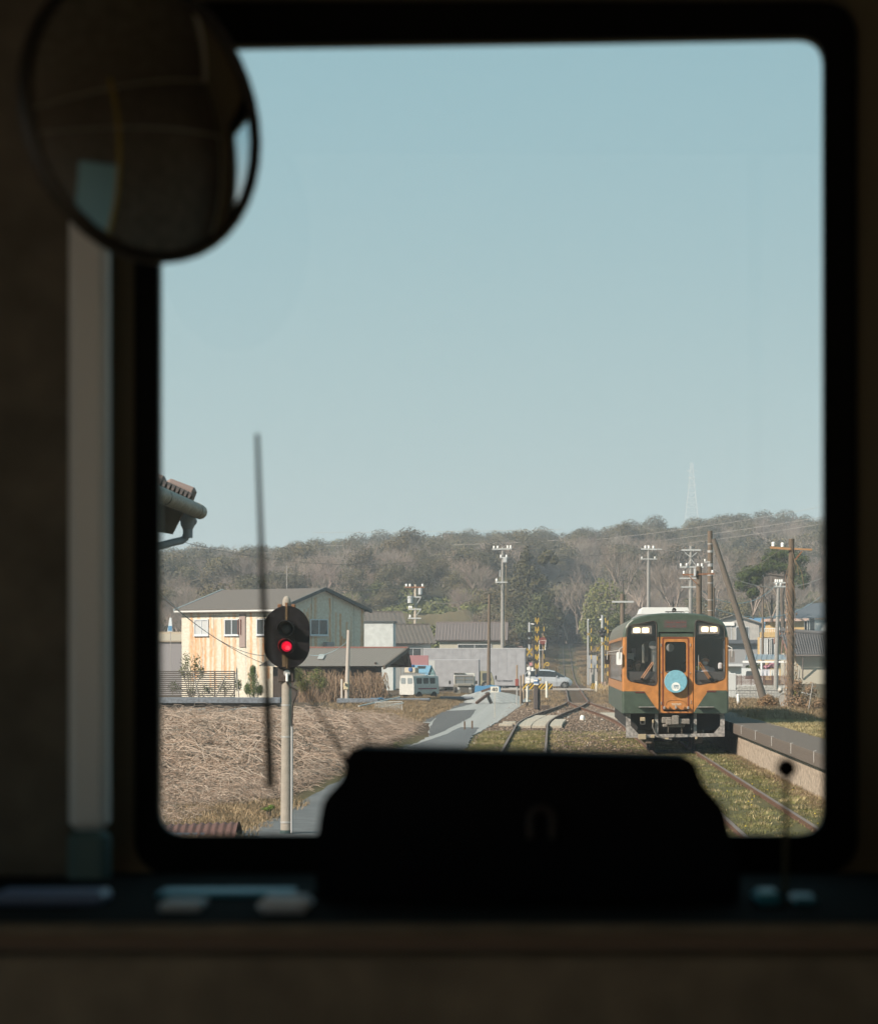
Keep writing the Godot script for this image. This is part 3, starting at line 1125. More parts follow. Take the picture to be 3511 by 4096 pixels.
		mb.tube([Vector3(p0.x, p0.y, -0.02), Vector3(p0.x, p0.y, 0.085)], 0.028, 8)
		part(wiper, "pivot", mb, black)
		mb = MB.new()
		var bx := ov(632 if sg < 0 else 1163, 0).x
		mb.tube([Vector3(bx, ov(0, 800).y, 0.03), Vector3(bx, ov(0, 985).y, 0.03)], 0.008, 5)
		part(wiper, "wiper_blade", mb, mk("blade_grey", 0.3, 0.3, 0.3, 0.5))
		mb = MB.new()
		var hx := [ov(400 if sg < 0 else 1170, 1100), ov(620 if sg < 0 else 1390, 1092), ov(645 if sg < 0 else 1350, 1118), ov(425 if sg < 0 else 1200, 1116)]
		for i in 4:
			mb.tube([Vector3(hx[i].x, hx[i].y, 0.03), Vector3(hx[(i + 1) % 4].x, hx[(i + 1) % 4].y, 0.03)], 0.008, 5)
		part(wiper, "grab_rail", mb, black)
		# marker lamp and step
		var t := ov(473 if sg < 0 else 1316, 1243 if sg < 0 else 1232)
		mb = MB.new()
		mb.cbox(Vector3(t.x, t.y, 0.0), Vector3(0.24, 0.035, 0.03), 0.008)
		part(car, "tail_light", mb, mk("tail_red", 0.10, 0.022, 0.018, 0.35))
		t = ov(552 if sg < 0 else 1247, 1416)
		mb = MB.new()
		mb.cbox(Vector3(t.x, t.y, 0.07), Vector3(0.42, 0.02, 0.15), 0.006)
		part(car, "front_step", mb, grey)
	# gangway door
	mb = MB.new()
	var din := PackedVector2Array([ov(700, 1486), ov(1098, 1486), ov(1098, 540), ov(700, 540)])
	var dwin := round_corners([ov(772, 1005), ov(1012, 1005), ov(1012, 648), ov(772, 648)], 0.06, 4)
	for q in ring_of(din, dwin):
		mb.prism(q, -0.09, -0.045)
	var dr := part(car, "front_door", mb, orange)
	mb = MB.new()
	mb.prism(PackedVector2Array([ov(698, 584), ov(1100, 584), ov(1100, 540), ov(698, 540)]), -0.046, -0.04)
	part(dr, "green_band", mb, green)
	mb = MB.new()
	for q in ring_of(door, din):
		mb.prism(q, -0.13, -0.1)
	part(dr, "door_recess", mb, black)
	mb = MB.new()
	var tr_o := round_corners([ov(734, 1462), ov(1052, 1462), ov(1052, 588), ov(734, 588)], 0.06, 4)
	var tr_i := round_corners([ov(750, 1446), ov(1036, 1446), ov(1036, 604), ov(750, 604)], 0.05, 4)
	for q in ring_of(tr_o, tr_i):
		mb.prism(q, -0.05, -0.036)
	part(dr, "door_trim", mb, redline, "dark red strip round the gangway door")
	mb = MB.new()
	mb.prism(dwin, -0.07, -0.07, Transform3D(), 2)
	part(dr, "door_window", mb, glass)
	mb = MB.new()
	for i in dwin.size():
		mb.tube([Vector3(dwin[i].x, dwin[i].y, -0.045), Vector3(dwin[(i + 1) % dwin.size()].x, dwin[(i + 1) % dwin.size()].y, -0.045)], 0.01, 5, false)
	part(dr, "window_seal", mb, black)
	for q in [[720, 672], [720, 690], [1068, 672], [1068, 690], [722, 1005], [1066, 1008], [724, 1380], [1076, 1345], [1076, 1368], [722, 1360]]:
		var w := ov(q[0], q[1])
		mb = MB.new()
		mb.cbox(Vector3(w.x, w.y, -0.035), Vector3(0.025, 0.03, 0.03), 0.005)
		part(dr, "hinge", mb, steelw)
	mb = MB.new()
	var foot := ov(893, 1455)
	mb.box(Vector3(foot.x, foot.y, -0.04), Vector3(0.6, 0.03, 0.025))
	part(dr, "threshold", mb, black)
	for q in [[758, 1425], [808, 1420], [896, 1420], [988, 1420], [1040, 1425]]:
		mb = MB.new()
		var w := ov(q[0], q[1])
		mb.cbox(Vector3(w.x, w.y, 0.0), Vector3(0.05, 0.07, 0.12), 0.01)
		part(dr, "bracket", mb, orange if q[0] in [808, 988] else steelw)
	# the footplate arch under the number
	mb = MB.new()
	var arch := []
	for i in 11:
		var w := PI * i / 10.0
		arch.append(Vector3(0.012 + 0.25 * cos(w), 1.18 + 0.12 * pow(sin(w), 0.5), -0.035))
	mb.tube(arch, 0.006, 5)
	part(dr, "footplate_edge", mb, orange)
	text(dr, "number", "TH2101", 0.052, mk("number_cream", 0.62, 0.56, 0.45, 0.6), Vector3(0.024, 1.192, -0.04))
	# destination display
	mb = MB.new()
	var dp := rounded(ov(757, 0).x, ov(0, 480).y, ov(1025, 0).x, ov(0, 386).y, 0.01)
	mb.prism(dp, -0.005, 0.006)
	var disp := part(car, "destination_display", mb, mk("display_brown", 0.075, 0.058, 0.055, 0.5))
	mb = MB.new()
	for q in [[790, 412, 30], [840, 415, 22], [895, 414, 48], [965, 410, 25], [1000, 416, 16], [795, 462, 26], [855, 460, 34], [965, 462, 20], [995, 460, 24]]:
		var w := ov(q[0] + q[2] * 0.5, q[1])
		mb.box(Vector3(w.x, w.y, 0.009), Vector3(q[2] * 0.0021, 0.008, 0.004))
	part(disp, "led_row", mb, mk("led_red", 0.3, 0.03, 0.025, 0.5))
	# head mark
	var hm := MB.new()
	var hc := ov(893, 1113)
	hm.lathe([Vector2(0, 0.0), Vector2(0.275, 0.0), Vector2(0.285, 0.006), Vector2(0.285, 0.022), Vector2(0.278, 0.028), Vector2(0.0, 0.028)], 48, Transform3D(Basis(Vector3.RIGHT, PI / 2), Vector3(hc.x, hc.y, 0.07)))
	var mark := part(car, "head_mark", hm, mk("mark_blue", 0.20, 0.46, 0.57, 0.6, {"tex": grey_noise("paint_wear", 0.012, 0.8, 1.0, 5), "ts": 2.0}), "round pale blue head mark board")
	var em := ov(893, 1175)
	hm = MB.new()
	hm.lathe([Vector2(0.11, 0.0), Vector2(0.11, 0.005), Vector2(0.0, 0.005)], 36, Transform3D(Basis(Vector3.RIGHT, PI / 2), Vector3(em.x, em.y, 0.0975)))
	part(mark, "emblem_disc", hm, mk("emblem_white", 0.74, 0.75, 0.72, 0.6))
	var ink := mk("emblem_ink", 0.10, 0.24, 0.33, 0.6)
	hm = MB.new()
	var st := func(pts: Array, r: float) -> void:
		var q := []
		for p in pts:
			q.append(Vector3(em.x + p[0] * 0.11, em.y + p[1] * 0.11, 0.104))
		hm.tube(q, r, 5)
	st.call([[-0.75, -0.42], [-0.82, -0.1], [-0.7, 0.3], [-0.45, 0.48], [-0.3, 0.4]], 0.003)
	st.call([[-0.3, 0.4], [-0.38, 0.0], [-0.5, -0.42]], 0.0055)
	st.call([[-0.38, -0.1], [-0.15, 0.3], [0.02, 0.45], [0.05, 0.3], [-0.05, -0.1], [-0.18, -0.42]], 0.0055)
	st.call([[-0.05, -0.1], [0.15, 0.3], [0.32, 0.45], [0.33, 0.25], [0.22, -0.2], [0.3, -0.42], [0.5, -0.4], [0.6, -0.15], [0.45, 0.0]], 0.005)
	for i in 4:
		var w := TAU * i / 4.0 + 0.4
		st.call([[0.55, 0.2], [0.55 + 0.18 * cos(w - 0.4), 0.2 + 0.18 * sin(w - 0.4)], [0.55 + 0.2 * cos(w + 0.4), 0.2 + 0.2 * sin(w + 0.4)], [0.55, 0.2]], 0.0022)
	part(mark, "emblem_letter", hm, ink)
	hm = MB.new()
	for s in [-1.0, 1.0]:
		hm.box(Vector3(hc.x + s * 0.2, hc.y, 0.02), Vector3(0.03, 0.04, 0.12))
	part(mark, "mark_bracket", hm, steelw)
	# mirrors on arms
	for q in [[224, 842, 0.14, 0.32, 0.16, "white", -0.05], [95, 855, 0.12, 0.24, 0.16, "dark", -1.6], [1558, 820, 0.135, 0.29, 0.16, "grey", -0.05]]:
		var w := ov(q[0], q[1])
		var sg := signf(w.x)
		var cx: float = w.x
		mb = MB.new()
		mb.prism(rounded(cx - q[2] * 0.5, w.y - q[3] * 0.5, cx + q[2] * 0.5, w.y + q[3] * 0.5, 0.035), q[6] + 0.05, q[6] + 0.11)
		var mir := part(car, "side_mirror", mb, mk("mirror_" + q[5], 0.75 if q[5] == "white" else (0.03 if q[5] == "dark" else 0.2), 0.74 if q[5] == "white" else (0.025 if q[5] == "dark" else 0.18), 0.72 if q[5] == "white" else (0.025 if q[5] == "dark" else 0.17), 0.5), q[5] + " rear view mirror on a bent arm")
		mb = MB.new()
		mb.tube([Vector3(cx, w.y, q[6] + 0.12), Vector3(cx, w.y + q[3] * 0.5 + 0.03, q[6] + 0.12), Vector3(cx, w.y + q[3] * 0.5 + 0.07, q[6] + 0.08), Vector3(sg * 1.31, w.y + q[3] * 0.5 + 0.13, q[6] + 0.02)], 0.011, 6)
		mb.tube([Vector3(cx, w.y + q[3] * 0.5 + 0.03, q[6] + 0.1), Vector3(sg * 1.31, w.y + q[3] * 0.5 + 0.02, q[6])], 0.009, 6)
		part(mir, "mirror_arm", mb, mk("arm_pale", 0.5, 0.48, 0.45, 0.5))
	# pilot frame under the body
	mb = MB.new()
	var gus := func(pts: Array) -> void:
		var p := PackedVector2Array()
		for q in pts:
			p.append(ov(q[0], q[1]))
		mb.prism(p, -0.25, -0.15)
	gus.call([[308, 1500], [362, 1500], [362, 1640], [455, 1735], [455, 1780], [308, 1780]])
	gus.call([[1477, 1496], [1425, 1496], [1425, 1640], [1345, 1735], [1345, 1768], [1477, 1768]])
	gus.call([[455, 1746], [1345, 1728], [1345, 1770], [455, 1780]])
	gus.call([[652, 1500], [688, 1500], [688, 1745], [652, 1745]])
	gus.call([[1110, 1496], [1145, 1496], [1145, 1735], [1110, 1735]])
	part(car, "pilot_frame", mb, grey, "grime streaked grey steel frame under the front")
	mb = MB.new()
	mb.box(Vector3(0, 0.75, -9.0), Vector3(2.3, 0.42, 17.0))
	mb.box(Vector3(0, 0.35, -8.5), Vector3(1.2, 0.3, 12.0))
	part(car, "underframe", mb, dark)
	for s in [-1.0, 1.0]:
		for z in [-1.7, -3.8, -14.2, -16.3]:
			mb = MB.new()
			mb.tube([Vector3(s * 0.59, 0.4, z), Vector3(s * 0.48, 0.4, z)], 0.41, 20)
			part(car, "wheel", mb, dark)
		for q in [["bogie_frame", Vector3(s * 1.0, 0.45, -2.75), Vector3(0.14, 0.25, 2.9)], ["rail_guard", Vector3(s * 0.62, 0.35, -0.9), Vector3(0.22, 0.36, 0.2)], ["sand_box", Vector3(s * 1.05, 0.6, -1.2), Vector3(0.12, 0.4, 0.3)]]:
			mb = MB.new()
			mb.cbox(q[1], q[2], 0.025)
			part(car, q[0], mb, mk("bogie_brown", 0.10, 0.08, 0.062, 0.85))
	# coupler
	mb = MB.new()
	var cs := func(x0: float, y0: float, x1: float, y1: float, z0: float, z1: float) -> void:
		var p := ov(x0, y1)
		var q := ov(x1, y0)
		mb.cbox(Vector3((p.x + q.x) * 0.5, (p.y + q.y) * 0.5, (z0 + z1) * 0.5), Vector3(q.x - p.x, q.y - p.y, absf(z1 - z0)), 0.02)
	cs.call(730, 1535, 850, 1610, -0.35, -0.05)
	cs.call(850, 1515, 932, 1625, -0.3, 0.12)
	cs.call(935, 1555, 1062, 1620, -0.3, 0.05)
	cs.call(740, 1618, 1000, 1655, -0.3, -0.02)
	cs.call(775, 1560, 850, 1630, -0.1, 0.08)
	var cp := part(car, "coupler", mb, mk("coupler_pale", 0.30, 0.27, 0.235, 0.8, {"tex": grey_noise("grime", 0.015, 0.55, 1.0, 5), "ts": 3.0}))
	mb = MB.new()
	for q in [[805, 1640, 1730], [965, 1650, 1740]]:
		var i := 0
		var y: float = q[1]
		while y < q[2]:
			var w := ov(q[0], y)
			mb.box(Vector3(w.x, w.y, 0.0), Vector3(0.03 if i % 2 else 0.012, 0.03, 0.012 if i % 2 else 0.03))
			y += 13
			i += 1
	part(cp, "chain", mb, mats["bogie_brown"])
	for h in [[[628, 1580], [622, 1650], [650, 1720], [700, 1765], [770, 1795], [850, 1802]], [[500, 1540], [478, 1590], [480, 1620], [530, 1620], [532, 1580]], [[1108, 1605], [1085, 1612], [1080, 1650], [1085, 1690]]]:
		mb = MB.new()
		var p := []
		for q in h:
			var w := ov(q[0], q[1])
			p.append(Vector3(w.x, w.y, -0.08))
		mb.tube(p, 0.022 if h[0][0] == 628 else 0.01, 7)
		part(car, "air_hose", mb, mk("hose_grey", 0.10, 0.095, 0.085, 0.7))
	mb = MB.new()
	for q in [[628, 1585, 0.05, 0.09], [505, 1560, 0.13, 0.1], [500, 1770, 0.2, 0.14], [625, 1765, 0.1, 0.08], [790, 1792, 0.1, 0.05], [1140, 1785, 0.06, 0.07]]:
		var w := ov(q[0], q[1])
		mb.cbox(Vector3(w.x, w.y, -0.12), Vector3(q[2], q[3], 0.12), 0.012)
	part(car, "hose_fitting", mb, mk("brass_dull", 0.32, 0.26, 0.17, 0.6))
	# inside: seats, notice papers, grab pole, round mirror, yellow bag
	for z in [-3.2, -4.4, -5.6, -7.0]:
		for s in [-0.85, 0.85]:
			mb = MB.new()
			mb.cbox(Vector3(s, 1.5, z), Vector3(0.8, 0.2, 0.5), 0.04)
			mb.cbox(Vector3(s, 1.85, z - 0.25), Vector3(0.8, 0.75, 0.12), 0.04)
			part(car, "seat", mb, mk("seat_olive", 0.13, 0.105, 0.06, 0.85))
	for q in [[365, 870, 0.2, 0.4, 0.45, 0.47, 0.46, -1.0], [410, 770, 0.1, 0.22, 0.2, 0.2, 0.24, -1.05], [560, 760, 0.1, 0.5, 0.2, 0.17, 0.14, -1.2]]:
		var w := ov(q[0], q[1])
		mb = MB.new()
		mb.cbox(Vector3(w.x, w.y, q[7]), Vector3(q[2], q[3], 0.02), 0.004)
		part(car, "notice_paper", mb, mk("paper_%d" % q[0], q[4], q[5], q[6], 0.8))
	mb = MB.new()
	for q in [[630, 680, 50], [835, 712, 48]]:
		var w := ov(q[0], q[1])
		mb.lathe([Vector2(0, 0.0), Vector2(q[2] * 0.0021, 0.0), Vector2(q[2] * 0.0021, 0.03), Vector2(0, 0.05)], 20, Transform3D(Basis(Vector3.RIGHT, PI / 2), Vector3(w.x, w.y, -0.4)))
	part(car, "round_mirror", mb, mk("mirror_back", 0.24, 0.25, 0.25, 0.4))
	mb = MB.new()
	mb.cbox(Vector3(0.68, 1.55, -0.35), Vector3(0.5, 0.9, 0.35), 0.05)
	mb.cbox(Vector3(-0.2, 1.55, -0.6), Vector3(0.25, 0.95, 0.3), 0.03)
	part(car, "driver_desk", mb, mk("desk_grey", 0.11, 0.105, 0.1, 0.7))
	mb = MB.new()
	var bag := ov(1165, 955)
	mb.cbox(Vector3(bag.x, bag.y, -0.28), Vector3(0.14, 0.11, 0.1), 0.03)
	single("yellow_bag", "small yellow bag on the driver's desk inside the railcar's window", "bag", mb, mk("bag_yellow", 0.5, 0.42, 0.04, 0.7), "", "", car.position)
	mb = MB.new()
	bag = ov(1428, 930)
	mb.cbox(Vector3(bag.x, bag.y, -0.28), Vector3(0.11, 0.17, 0.1), 0.03)
	single("drink_carton", "white carton with pink top in the railcar's corner window", "carton", mb, mk("carton_white", 0.6, 0.6, 0.62, 0.7), "", "", car.position)
	# people in the railcar
	person("person", "driver in pale shirt and white face mask sitting behind the cab window", car.position + Vector3(ov(1262, 0).x, ov(0, 872).y, -0.85), 0.0, Color(0.45, 0.48, 0.53), Color(0.012, 0.011, 0.01), true, 0.0)
	person("person", "passenger with brown bobbed hair looking out of the railcar window", car.position + Vector3(ov(446, 0).x, ov(0, 935).y, -0.75), 0.7, Color(0.05, 0.05, 0.06), Color(0.075, 0.035, 0.018), false, 1.0)
	person("person", "passenger with short black hair and white collar turned away in the railcar", car.position + Vector3(ov(362, 0).x, ov(0, 920).y, -0.95), 2.4, Color(0.035, 0.035, 0.04), Color(0.01, 0.009, 0.009), false, 0.0)


func front_field(front: PackedVector2Array, fields: Array, holes: Array, rest: bool) -> MB:
	var mb := MB.new()
	var cuts := [-2.0, -0.84, 0.0, 0.86, 2.0]
	for i in 4:
		var strip := PackedVector2Array([Vector2(cuts[i], 0), Vector2(cuts[i + 1], 0), Vector2(cuts[i + 1], 5), Vector2(cuts[i], 5)])
		for s in Geometry2D.intersect_polygons(front, strip):
			var pieces := [s]
			if rest:
				for f in fields:
					pieces = cut_all(pieces, f)
			else:
				pieces = []
				for f in fields:
					pieces += Geometry2D.intersect_polygons(s, f)
			for h in holes:
				pieces = cut_all(pieces, h)
			for p in pieces:
				mb.prism(p, -0.06, 0.0)
	return mb


func cut_all(pieces: Array, by: PackedVector2Array) -> Array:
	var out := []
	for p in pieces:
		for q in Geometry2D.clip_polygons(p, by):
			if not Geometry2D.is_polygon_clockwise(q):
				out.append(q)
	return out


# ------------------------------------------------------------------ people: one smooth body from tapered capsules
func capsule(p: Vector3, a: Vector3, b: Vector3, ra: float, rb: float) -> float:
	var ba := b - a
	var t := clampf((p - a).dot(ba) / maxf(ba.length_squared(), 1e-9), 0.0, 1.0)
	return (p - a - ba * t).length() - lerpf(ra, rb, t)


func field(p: Vector3, bones: Array, k: float) -> float:
	var s := 1e9
	for b in bones:
		var d := capsule(p, b[0], b[1], b[2], b[3])
		var h := clampf(0.5 + 0.5 * (s - d) / k, 0.0, 1.0) if s < 1e8 else 1.0
		s = lerpf(s, d, h) - (k * h * (1.0 - h) if s < 1e8 else 0.0)
	return s


func blob(bones: Array, cell: float, k: float) -> MB:
	var lo := Vector3(1e9, 1e9, 1e9)
	var hi := -lo
	for b in bones:
		for e in [[b[0], b[2]], [b[1], b[3]]]:
			var r: float = e[1] + cell * 2.0
			lo = lo.min(e[0] - Vector3(r, r, r))
			hi = hi.max(e[0] + Vector3(r, r, r))
	var nx := int((hi.x - lo.x) / cell) + 2
	var ny := int((hi.y - lo.y) / cell) + 2
	var nzz := int((hi.z - lo.z) / cell) + 2
	var val := PackedFloat32Array()
	val.resize(nx * ny * nzz)
	for z in nzz:
		for y in ny:
			for x in nx:
				val[x + nx * (y + ny * z)] = field(lo + Vector3(x, y, z) * cell, bones, k)
	var ids := {}
	var pts := []
	var nrm := []
	for z in nzz - 1:
		for y in ny - 1:
			for x in nx - 1:
				var s := Vector3.ZERO
				var c := 0
				for e in [[0, 0, 0, 1, 0, 0], [0, 1, 0, 1, 1, 0], [0, 0, 1, 1, 0, 1], [0, 1, 1, 1, 1, 1], [0, 0, 0, 0, 1, 0], [1, 0, 0, 1, 1, 0], [0, 0, 1, 0, 1, 1], [1, 0, 1, 1, 1, 1], [0, 0, 0, 0, 0, 1], [1, 0, 0, 1, 0, 1], [0, 1, 0, 0, 1, 1], [1, 1, 0, 1, 1, 1]]:
					var a := val[x + e[0] + nx * (y + e[1] + ny * (z + e[2]))]
					var b := val[x + e[3] + nx * (y + e[4] + ny * (z + e[5]))]
					if (a < 0.0) != (b < 0.0):
						var t := a / (a - b)
						s += Vector3(x + lerpf(e[0], e[3], t), y + lerpf(e[1], e[4], t), z + lerpf(e[2], e[5], t))
						c += 1
				if c:
					ids[x + nx * (y + ny * z)] = pts.size()
					var p := lo + s / c * cell
					pts.append(p)
					var e := cell * 0.5
					nrm.append(Vector3(field(p + Vector3(e, 0, 0), bones, k) - field(p - Vector3(e, 0, 0), bones, k), field(p + Vector3(0, e, 0), bones, k) - field(p - Vector3(0, e, 0), bones, k), field(p + Vector3(0, 0, e), bones, k) - field(p - Vector3(0, 0, e), bones, k)).normalized())
	var mb := MB.new()
	var stx := [1, nx, nx * ny]
	for z in range(1, nzz - 1):
		for y in range(1, ny - 1):
			for x in range(1, nx - 1):
				var i := x + nx * (y + ny * z)
				for ax in 3:
					if (val[i] < 0.0) == (val[i + stx[ax]] < 0.0):
						continue
					var u: int = stx[(ax + 1) % 3]
					var w: int = stx[(ax + 2) % 3]
					var q := [i, i - u, i - u - w, i - w]
					if q.all(func(e): return ids.has(e)):
						var g: Array = q.map(func(e): return ids[e])
						mb.tri(pts[g[0]], pts[g[1]], pts[g[2]], nrm[g[0]], nrm[g[1]], nrm[g[2]])
						mb.tri(pts[g[0]], pts[g[2]], pts[g[3]], nrm[g[0]], nrm[g[2]], nrm[g[3]])
	return mb


func person(called: String, label: String, head: Vector3, turn: float, cloth: Color, hair: Color, mask: bool, bob: float) -> void:
	# head is the middle of the face; the figure sits below it
	var o := thing(called, label, "person", head, turn)
	var skin := mk("skin", 0.48, 0.30, 0.215, 0.6)
	var body := blob([
		[Vector3(0, 0.03, 0), Vector3(0, 0.02, -0.01), 0.093, 0.09], [Vector3(0, -0.075, 0.02), Vector3(0, -0.04, 0.01), 0.05, 0.065],
		[Vector3(0, -0.09, -0.02), Vector3(0, -0.17, -0.02), 0.052, 0.058], [Vector3(0, -0.005, 0.09), Vector3(0, 0.015, 0.085), 0.013, 0.008],
		[Vector3(-0.09, -0.005, -0.01), Vector3(-0.09, 0.02, -0.01), 0.016, 0.018], [Vector3(0.09, -0.005, -0.01), Vector3(0.09, 0.02, -0.01), 0.016, 0.018],
	], 0.012, 0.03)
	part(o, "body", body, skin)
	var coat := blob([
		[Vector3(-0.16, -0.24, -0.02), Vector3(0.16, -0.24, -0.02), 0.075, 0.075], [Vector3(0, -0.25, -0.02), Vector3(0, -0.62, -0.01), 0.15, 0.15],
		[Vector3(-0.19, -0.25, -0.02), Vector3(-0.23, -0.5, 0.03), 0.065, 0.052], [Vector3(0.19, -0.25, -0.02), Vector3(0.23, -0.5, 0.03), 0.065, 0.052],
		[Vector3(-0.23, -0.5, 0.03), Vector3(-0.14, -0.56, 0.22), 0.05, 0.04], [Vector3(0.23, -0.5, 0.03), Vector3(0.14, -0.56, 0.22), 0.05, 0.04],
		[Vector3(-0.09, -0.66, 0), Vector3(-0.1, -0.7, 0.3), 0.1, 0.08], [Vector3(0.09, -0.66, 0), Vector3(0.1, -0.7, 0.3), 0.1, 0.08],
	], 0.03, 0.06)
	part(o, "clothing", coat, mk("cloth_" + str(cloth), cloth.r, cloth.g, cloth.b, 0.9))
	var hb := [[Vector3(0, 0.06, -0.03), Vector3(0, 0.04, -0.05), 0.1, 0.1], [Vector3(-0.05, 0.1, 0.035), Vector3(0.05, 0.1, 0.035), 0.045, 0.045]]
	if bob > 0.0:
		hb += [[Vector3(-0.09, 0.05, -0.02), Vector3(-0.085, -0.1, 0.0), 0.04, 0.035], [Vector3(0.09, 0.05, -0.02), Vector3(0.085, -0.1, 0.0), 0.04, 0.035], [Vector3(0, 0.0, -0.08), Vector3(0, -0.1, -0.07), 0.06, 0.06]]
	part(o, "hair", blob(hb, 0.015, 0.03), mk("hair_" + str(hair), hair.r, hair.g, hair.b, 0.6))
	var mb := MB.new()
	if mask:
		mb.ball(Vector3(0, -0.045, 0.055), Vector3(0.07, 0.052, 0.052), 8, 12)
		part(o, "face_mask", mb, mk("mask_white", 0.72, 0.72, 0.72, 0.8))
	else:
		for s in [-1.0, 1.0]:
			mb.ball(Vector3(s * 0.033, 0.02, 0.086), Vector3(0.012, 0.006, 0.006), 5, 8)
		mb.ball(Vector3(0, -0.05, 0.08), Vector3(0.022, 0.005, 0.006), 5, 8)
		part(o, "face_features", mb, mk("feature_dark", 0.09, 0.03, 0.025, 0.6))


# ------------------------------------------------------------------ signal in front of the brush
func build_signal() -> void:
	var D := 42.0
	var base := at(1149, 0, D)
	base.y = -0.24
	var sg := thing("railway_signal", "oval black railway signal with a lit red lamp on a concrete mast", "signal", base)
	var loc := func(px: float, py: float, z := 0.0) -> Vector3: return at(px, py, D) - base + Vector3(0, 0, z)
	var conc := mk("mast_concrete", 0.34, 0.305, 0.26, 0.9, {"tex": grey_noise("plaster", 0.01, 0.88, 1.0, 5), "ts": 1.5, "bump": bump_noise("earth_bump", 0.04, 6.0, 5), "bs": 0.4})
	var board := mk("signal_black", 0.018, 0.017, 0.02, 0.8, {"spec": 0.2, "tex": grey_noise("grime", 0.015, 0.55, 1.0, 5), "ts": 2.0})
	var rust := mk("bracket_rust", 0.17, 0.085, 0.045, 0.85)
	var streak := mk("streak_ochre", 0.16, 0.10, 0.045, 0.9, {"tex": grey_noise("rust_fine", 0.03, 0.5, 1.0), "ts": 3.0})
	var mb := MB.new()
	mb.tube([Vector3(-0.012, -0.1, 0), loc.call(1147, 2740), loc.call(1147, 2412)], [0.084, 0.068, 0.06], 20)
	mb.ball(loc.call(1147, 2412), Vector3(0.06, 0.1, 0.06), 8, 20)
	part(sg, "mast", mb, conc)
	mb = MB.new()
	mb.tube([Vector3(-0.012, 0.0, 0), Vector3(-0.012, 0.16, 0)], [0.092, 0.088], 20)
	part(sg, "mast_wrap", mb, mk("wrap_teal", 0.045, 0.075, 0.075, 0.6), "dark teal wrap round the foot of the mast")
	for py in [2820.0, 2947.0, 3288.0]:
		mb = MB.new()
		var p: Vector3 = loc.call(1146, py)
		mb.tube([p - Vector3(0, 0.012, 0), p + Vector3(0, 0.012, 0)], 0.0725 if py < 2900 else (0.077 if py < 3000 else 0.086), 20)
		part(sg, "steel_band", mb, mk("band_steel", 0.5, 0.49, 0.47, 0.4, {"metal": 0.5}))
	# backing board, a tall oval
	var c: Vector3 = loc.call(1151.5, 2549.5, 0.13)
	var stad := PackedVector2Array()
	for i in 48:
		var a := TAU * i / 48.0
		stad.append(Vector2(0.31 * cos(a), 0.31 * sin(a) + 0.118 * signf(sin(a) + 1e-6)))
	mb = MB.new()
	mb.prism(stad, 0, 0.02, Transform3D(Basis(), c))
	var bd := part(sg, "backing_board", mb, board)
	mb = MB.new()
	for i in stad.size():
		var p := stad[i]
		var q := stad[(i + 1) % stad.size()]
		mb.tube([c + Vector3(p.x, p.y, 0.012), c + Vector3(q.x, q.y, 0.012)], 0.011, 5, false)
	part(bd, "rim", mb, board)
	mb = MB.new()
	var rib: Vector3 = loc.call(1150, 2455, 0.157)
	mb.box(rib, Vector3(0.03, 0.19, 0.012))
	part(bd, "rib", mb, streak, "rusty stiffening rib above the lamps")
	mb = MB.new()
	rib = loc.call(1152, 2652, 0.157)
	mb.box(rib, Vector3(0.02, 0.15, 0.012))
	part(bd, "rib", mb, streak, "rusty stiffening rib below the lamps")
	mb = MB.new()
	rib = loc.call(1140, 2640, 0.1525)
	mb.box(rib, Vector3(0.05, 0.19, 0.004))
	part(bd, "rust_stain", mb, streak)
	mb = MB.new()
	for q in [[1121, 2424], [1176, 2424]]:
		var p: Vector3 = loc.call(q[0], q[1], 0.06)
		mb.cbox(p, Vector3(0.055, 0.05, 0.1), 0.008)
	var br: Vector3 = loc.call(1149, 2420, 0.08)
	mb.box(br, Vector3(0.03, 0.06, 0.15))
	part(sg, "bracket", mb, rust)
	# lamp plate
	var lc: Vector3 = loc.call(1151, 2550, 0.15)
	mb = MB.new()
	mb.prism(rounded(lc.x - 0.125, lc.y - 0.245, lc.x + 0.125, lc.y + 0.245, 0.124, 8), 0.148, 0.17)
	part(bd, "lamp_plate", mb, board)
	for q in [[1150, 2515, false], [1151, 2586, true]]:
		var p: Vector3 = loc.call(q[0], q[1], 0.17)
		# hood: a sleeve, longer above than below
		mb = MB.new()
		for i in 24:
			var a0 := TAU * i / 24.0
			var a1 := TAU * (i + 1) / 24.0
			var l0 := 0.17 + 0.11 * sin(a0)
			var l1 := 0.17 + 0.11 * sin(a1)
			for r in [0.112, 0.106]:
				var s := 1.0 if r > 0.11 else -1.0
				mb.quad(p + Vector3(cos(a0) * r, sin(a0) * r, -0.01), p + Vector3(cos(a1) * r, sin(a1) * r, -0.01), p + Vector3(cos(a1) * r, sin(a1) * r, l1), p + Vector3(cos(a0) * r, sin(a0) * r, l0), Vector3(cos(a0), sin(a0), 0) * s)
			mb.quad(p + Vector3(cos(a0) * 0.112, sin(a0) * 0.112, l0), p + Vector3(cos(a1) * 0.112, sin(a1) * 0.112, l1), p + Vector3(cos(a1) * 0.106, sin(a1) * 0.106, l1), p + Vector3(cos(a0) * 0.106, sin(a0) * 0.106, l0), Vector3.BACK)
		var hood := part(sg, "lamp_hood", mb, mk("hood_black", 0.012, 0.012, 0.013, 0.55))
		mb = MB.new()
		var prof := []
		for i in 7:
			var a := PI * 0.5 * i / 6.0
			prof.append(Vector2(0.074 * cos(a) if i < 6 else 0.0, 0.028 * sin(a)))
		mb.lathe(prof, 24, Transform3D(Basis(Vector3.RIGHT, PI / 2), p + Vector3(0, 0, 0.005)))
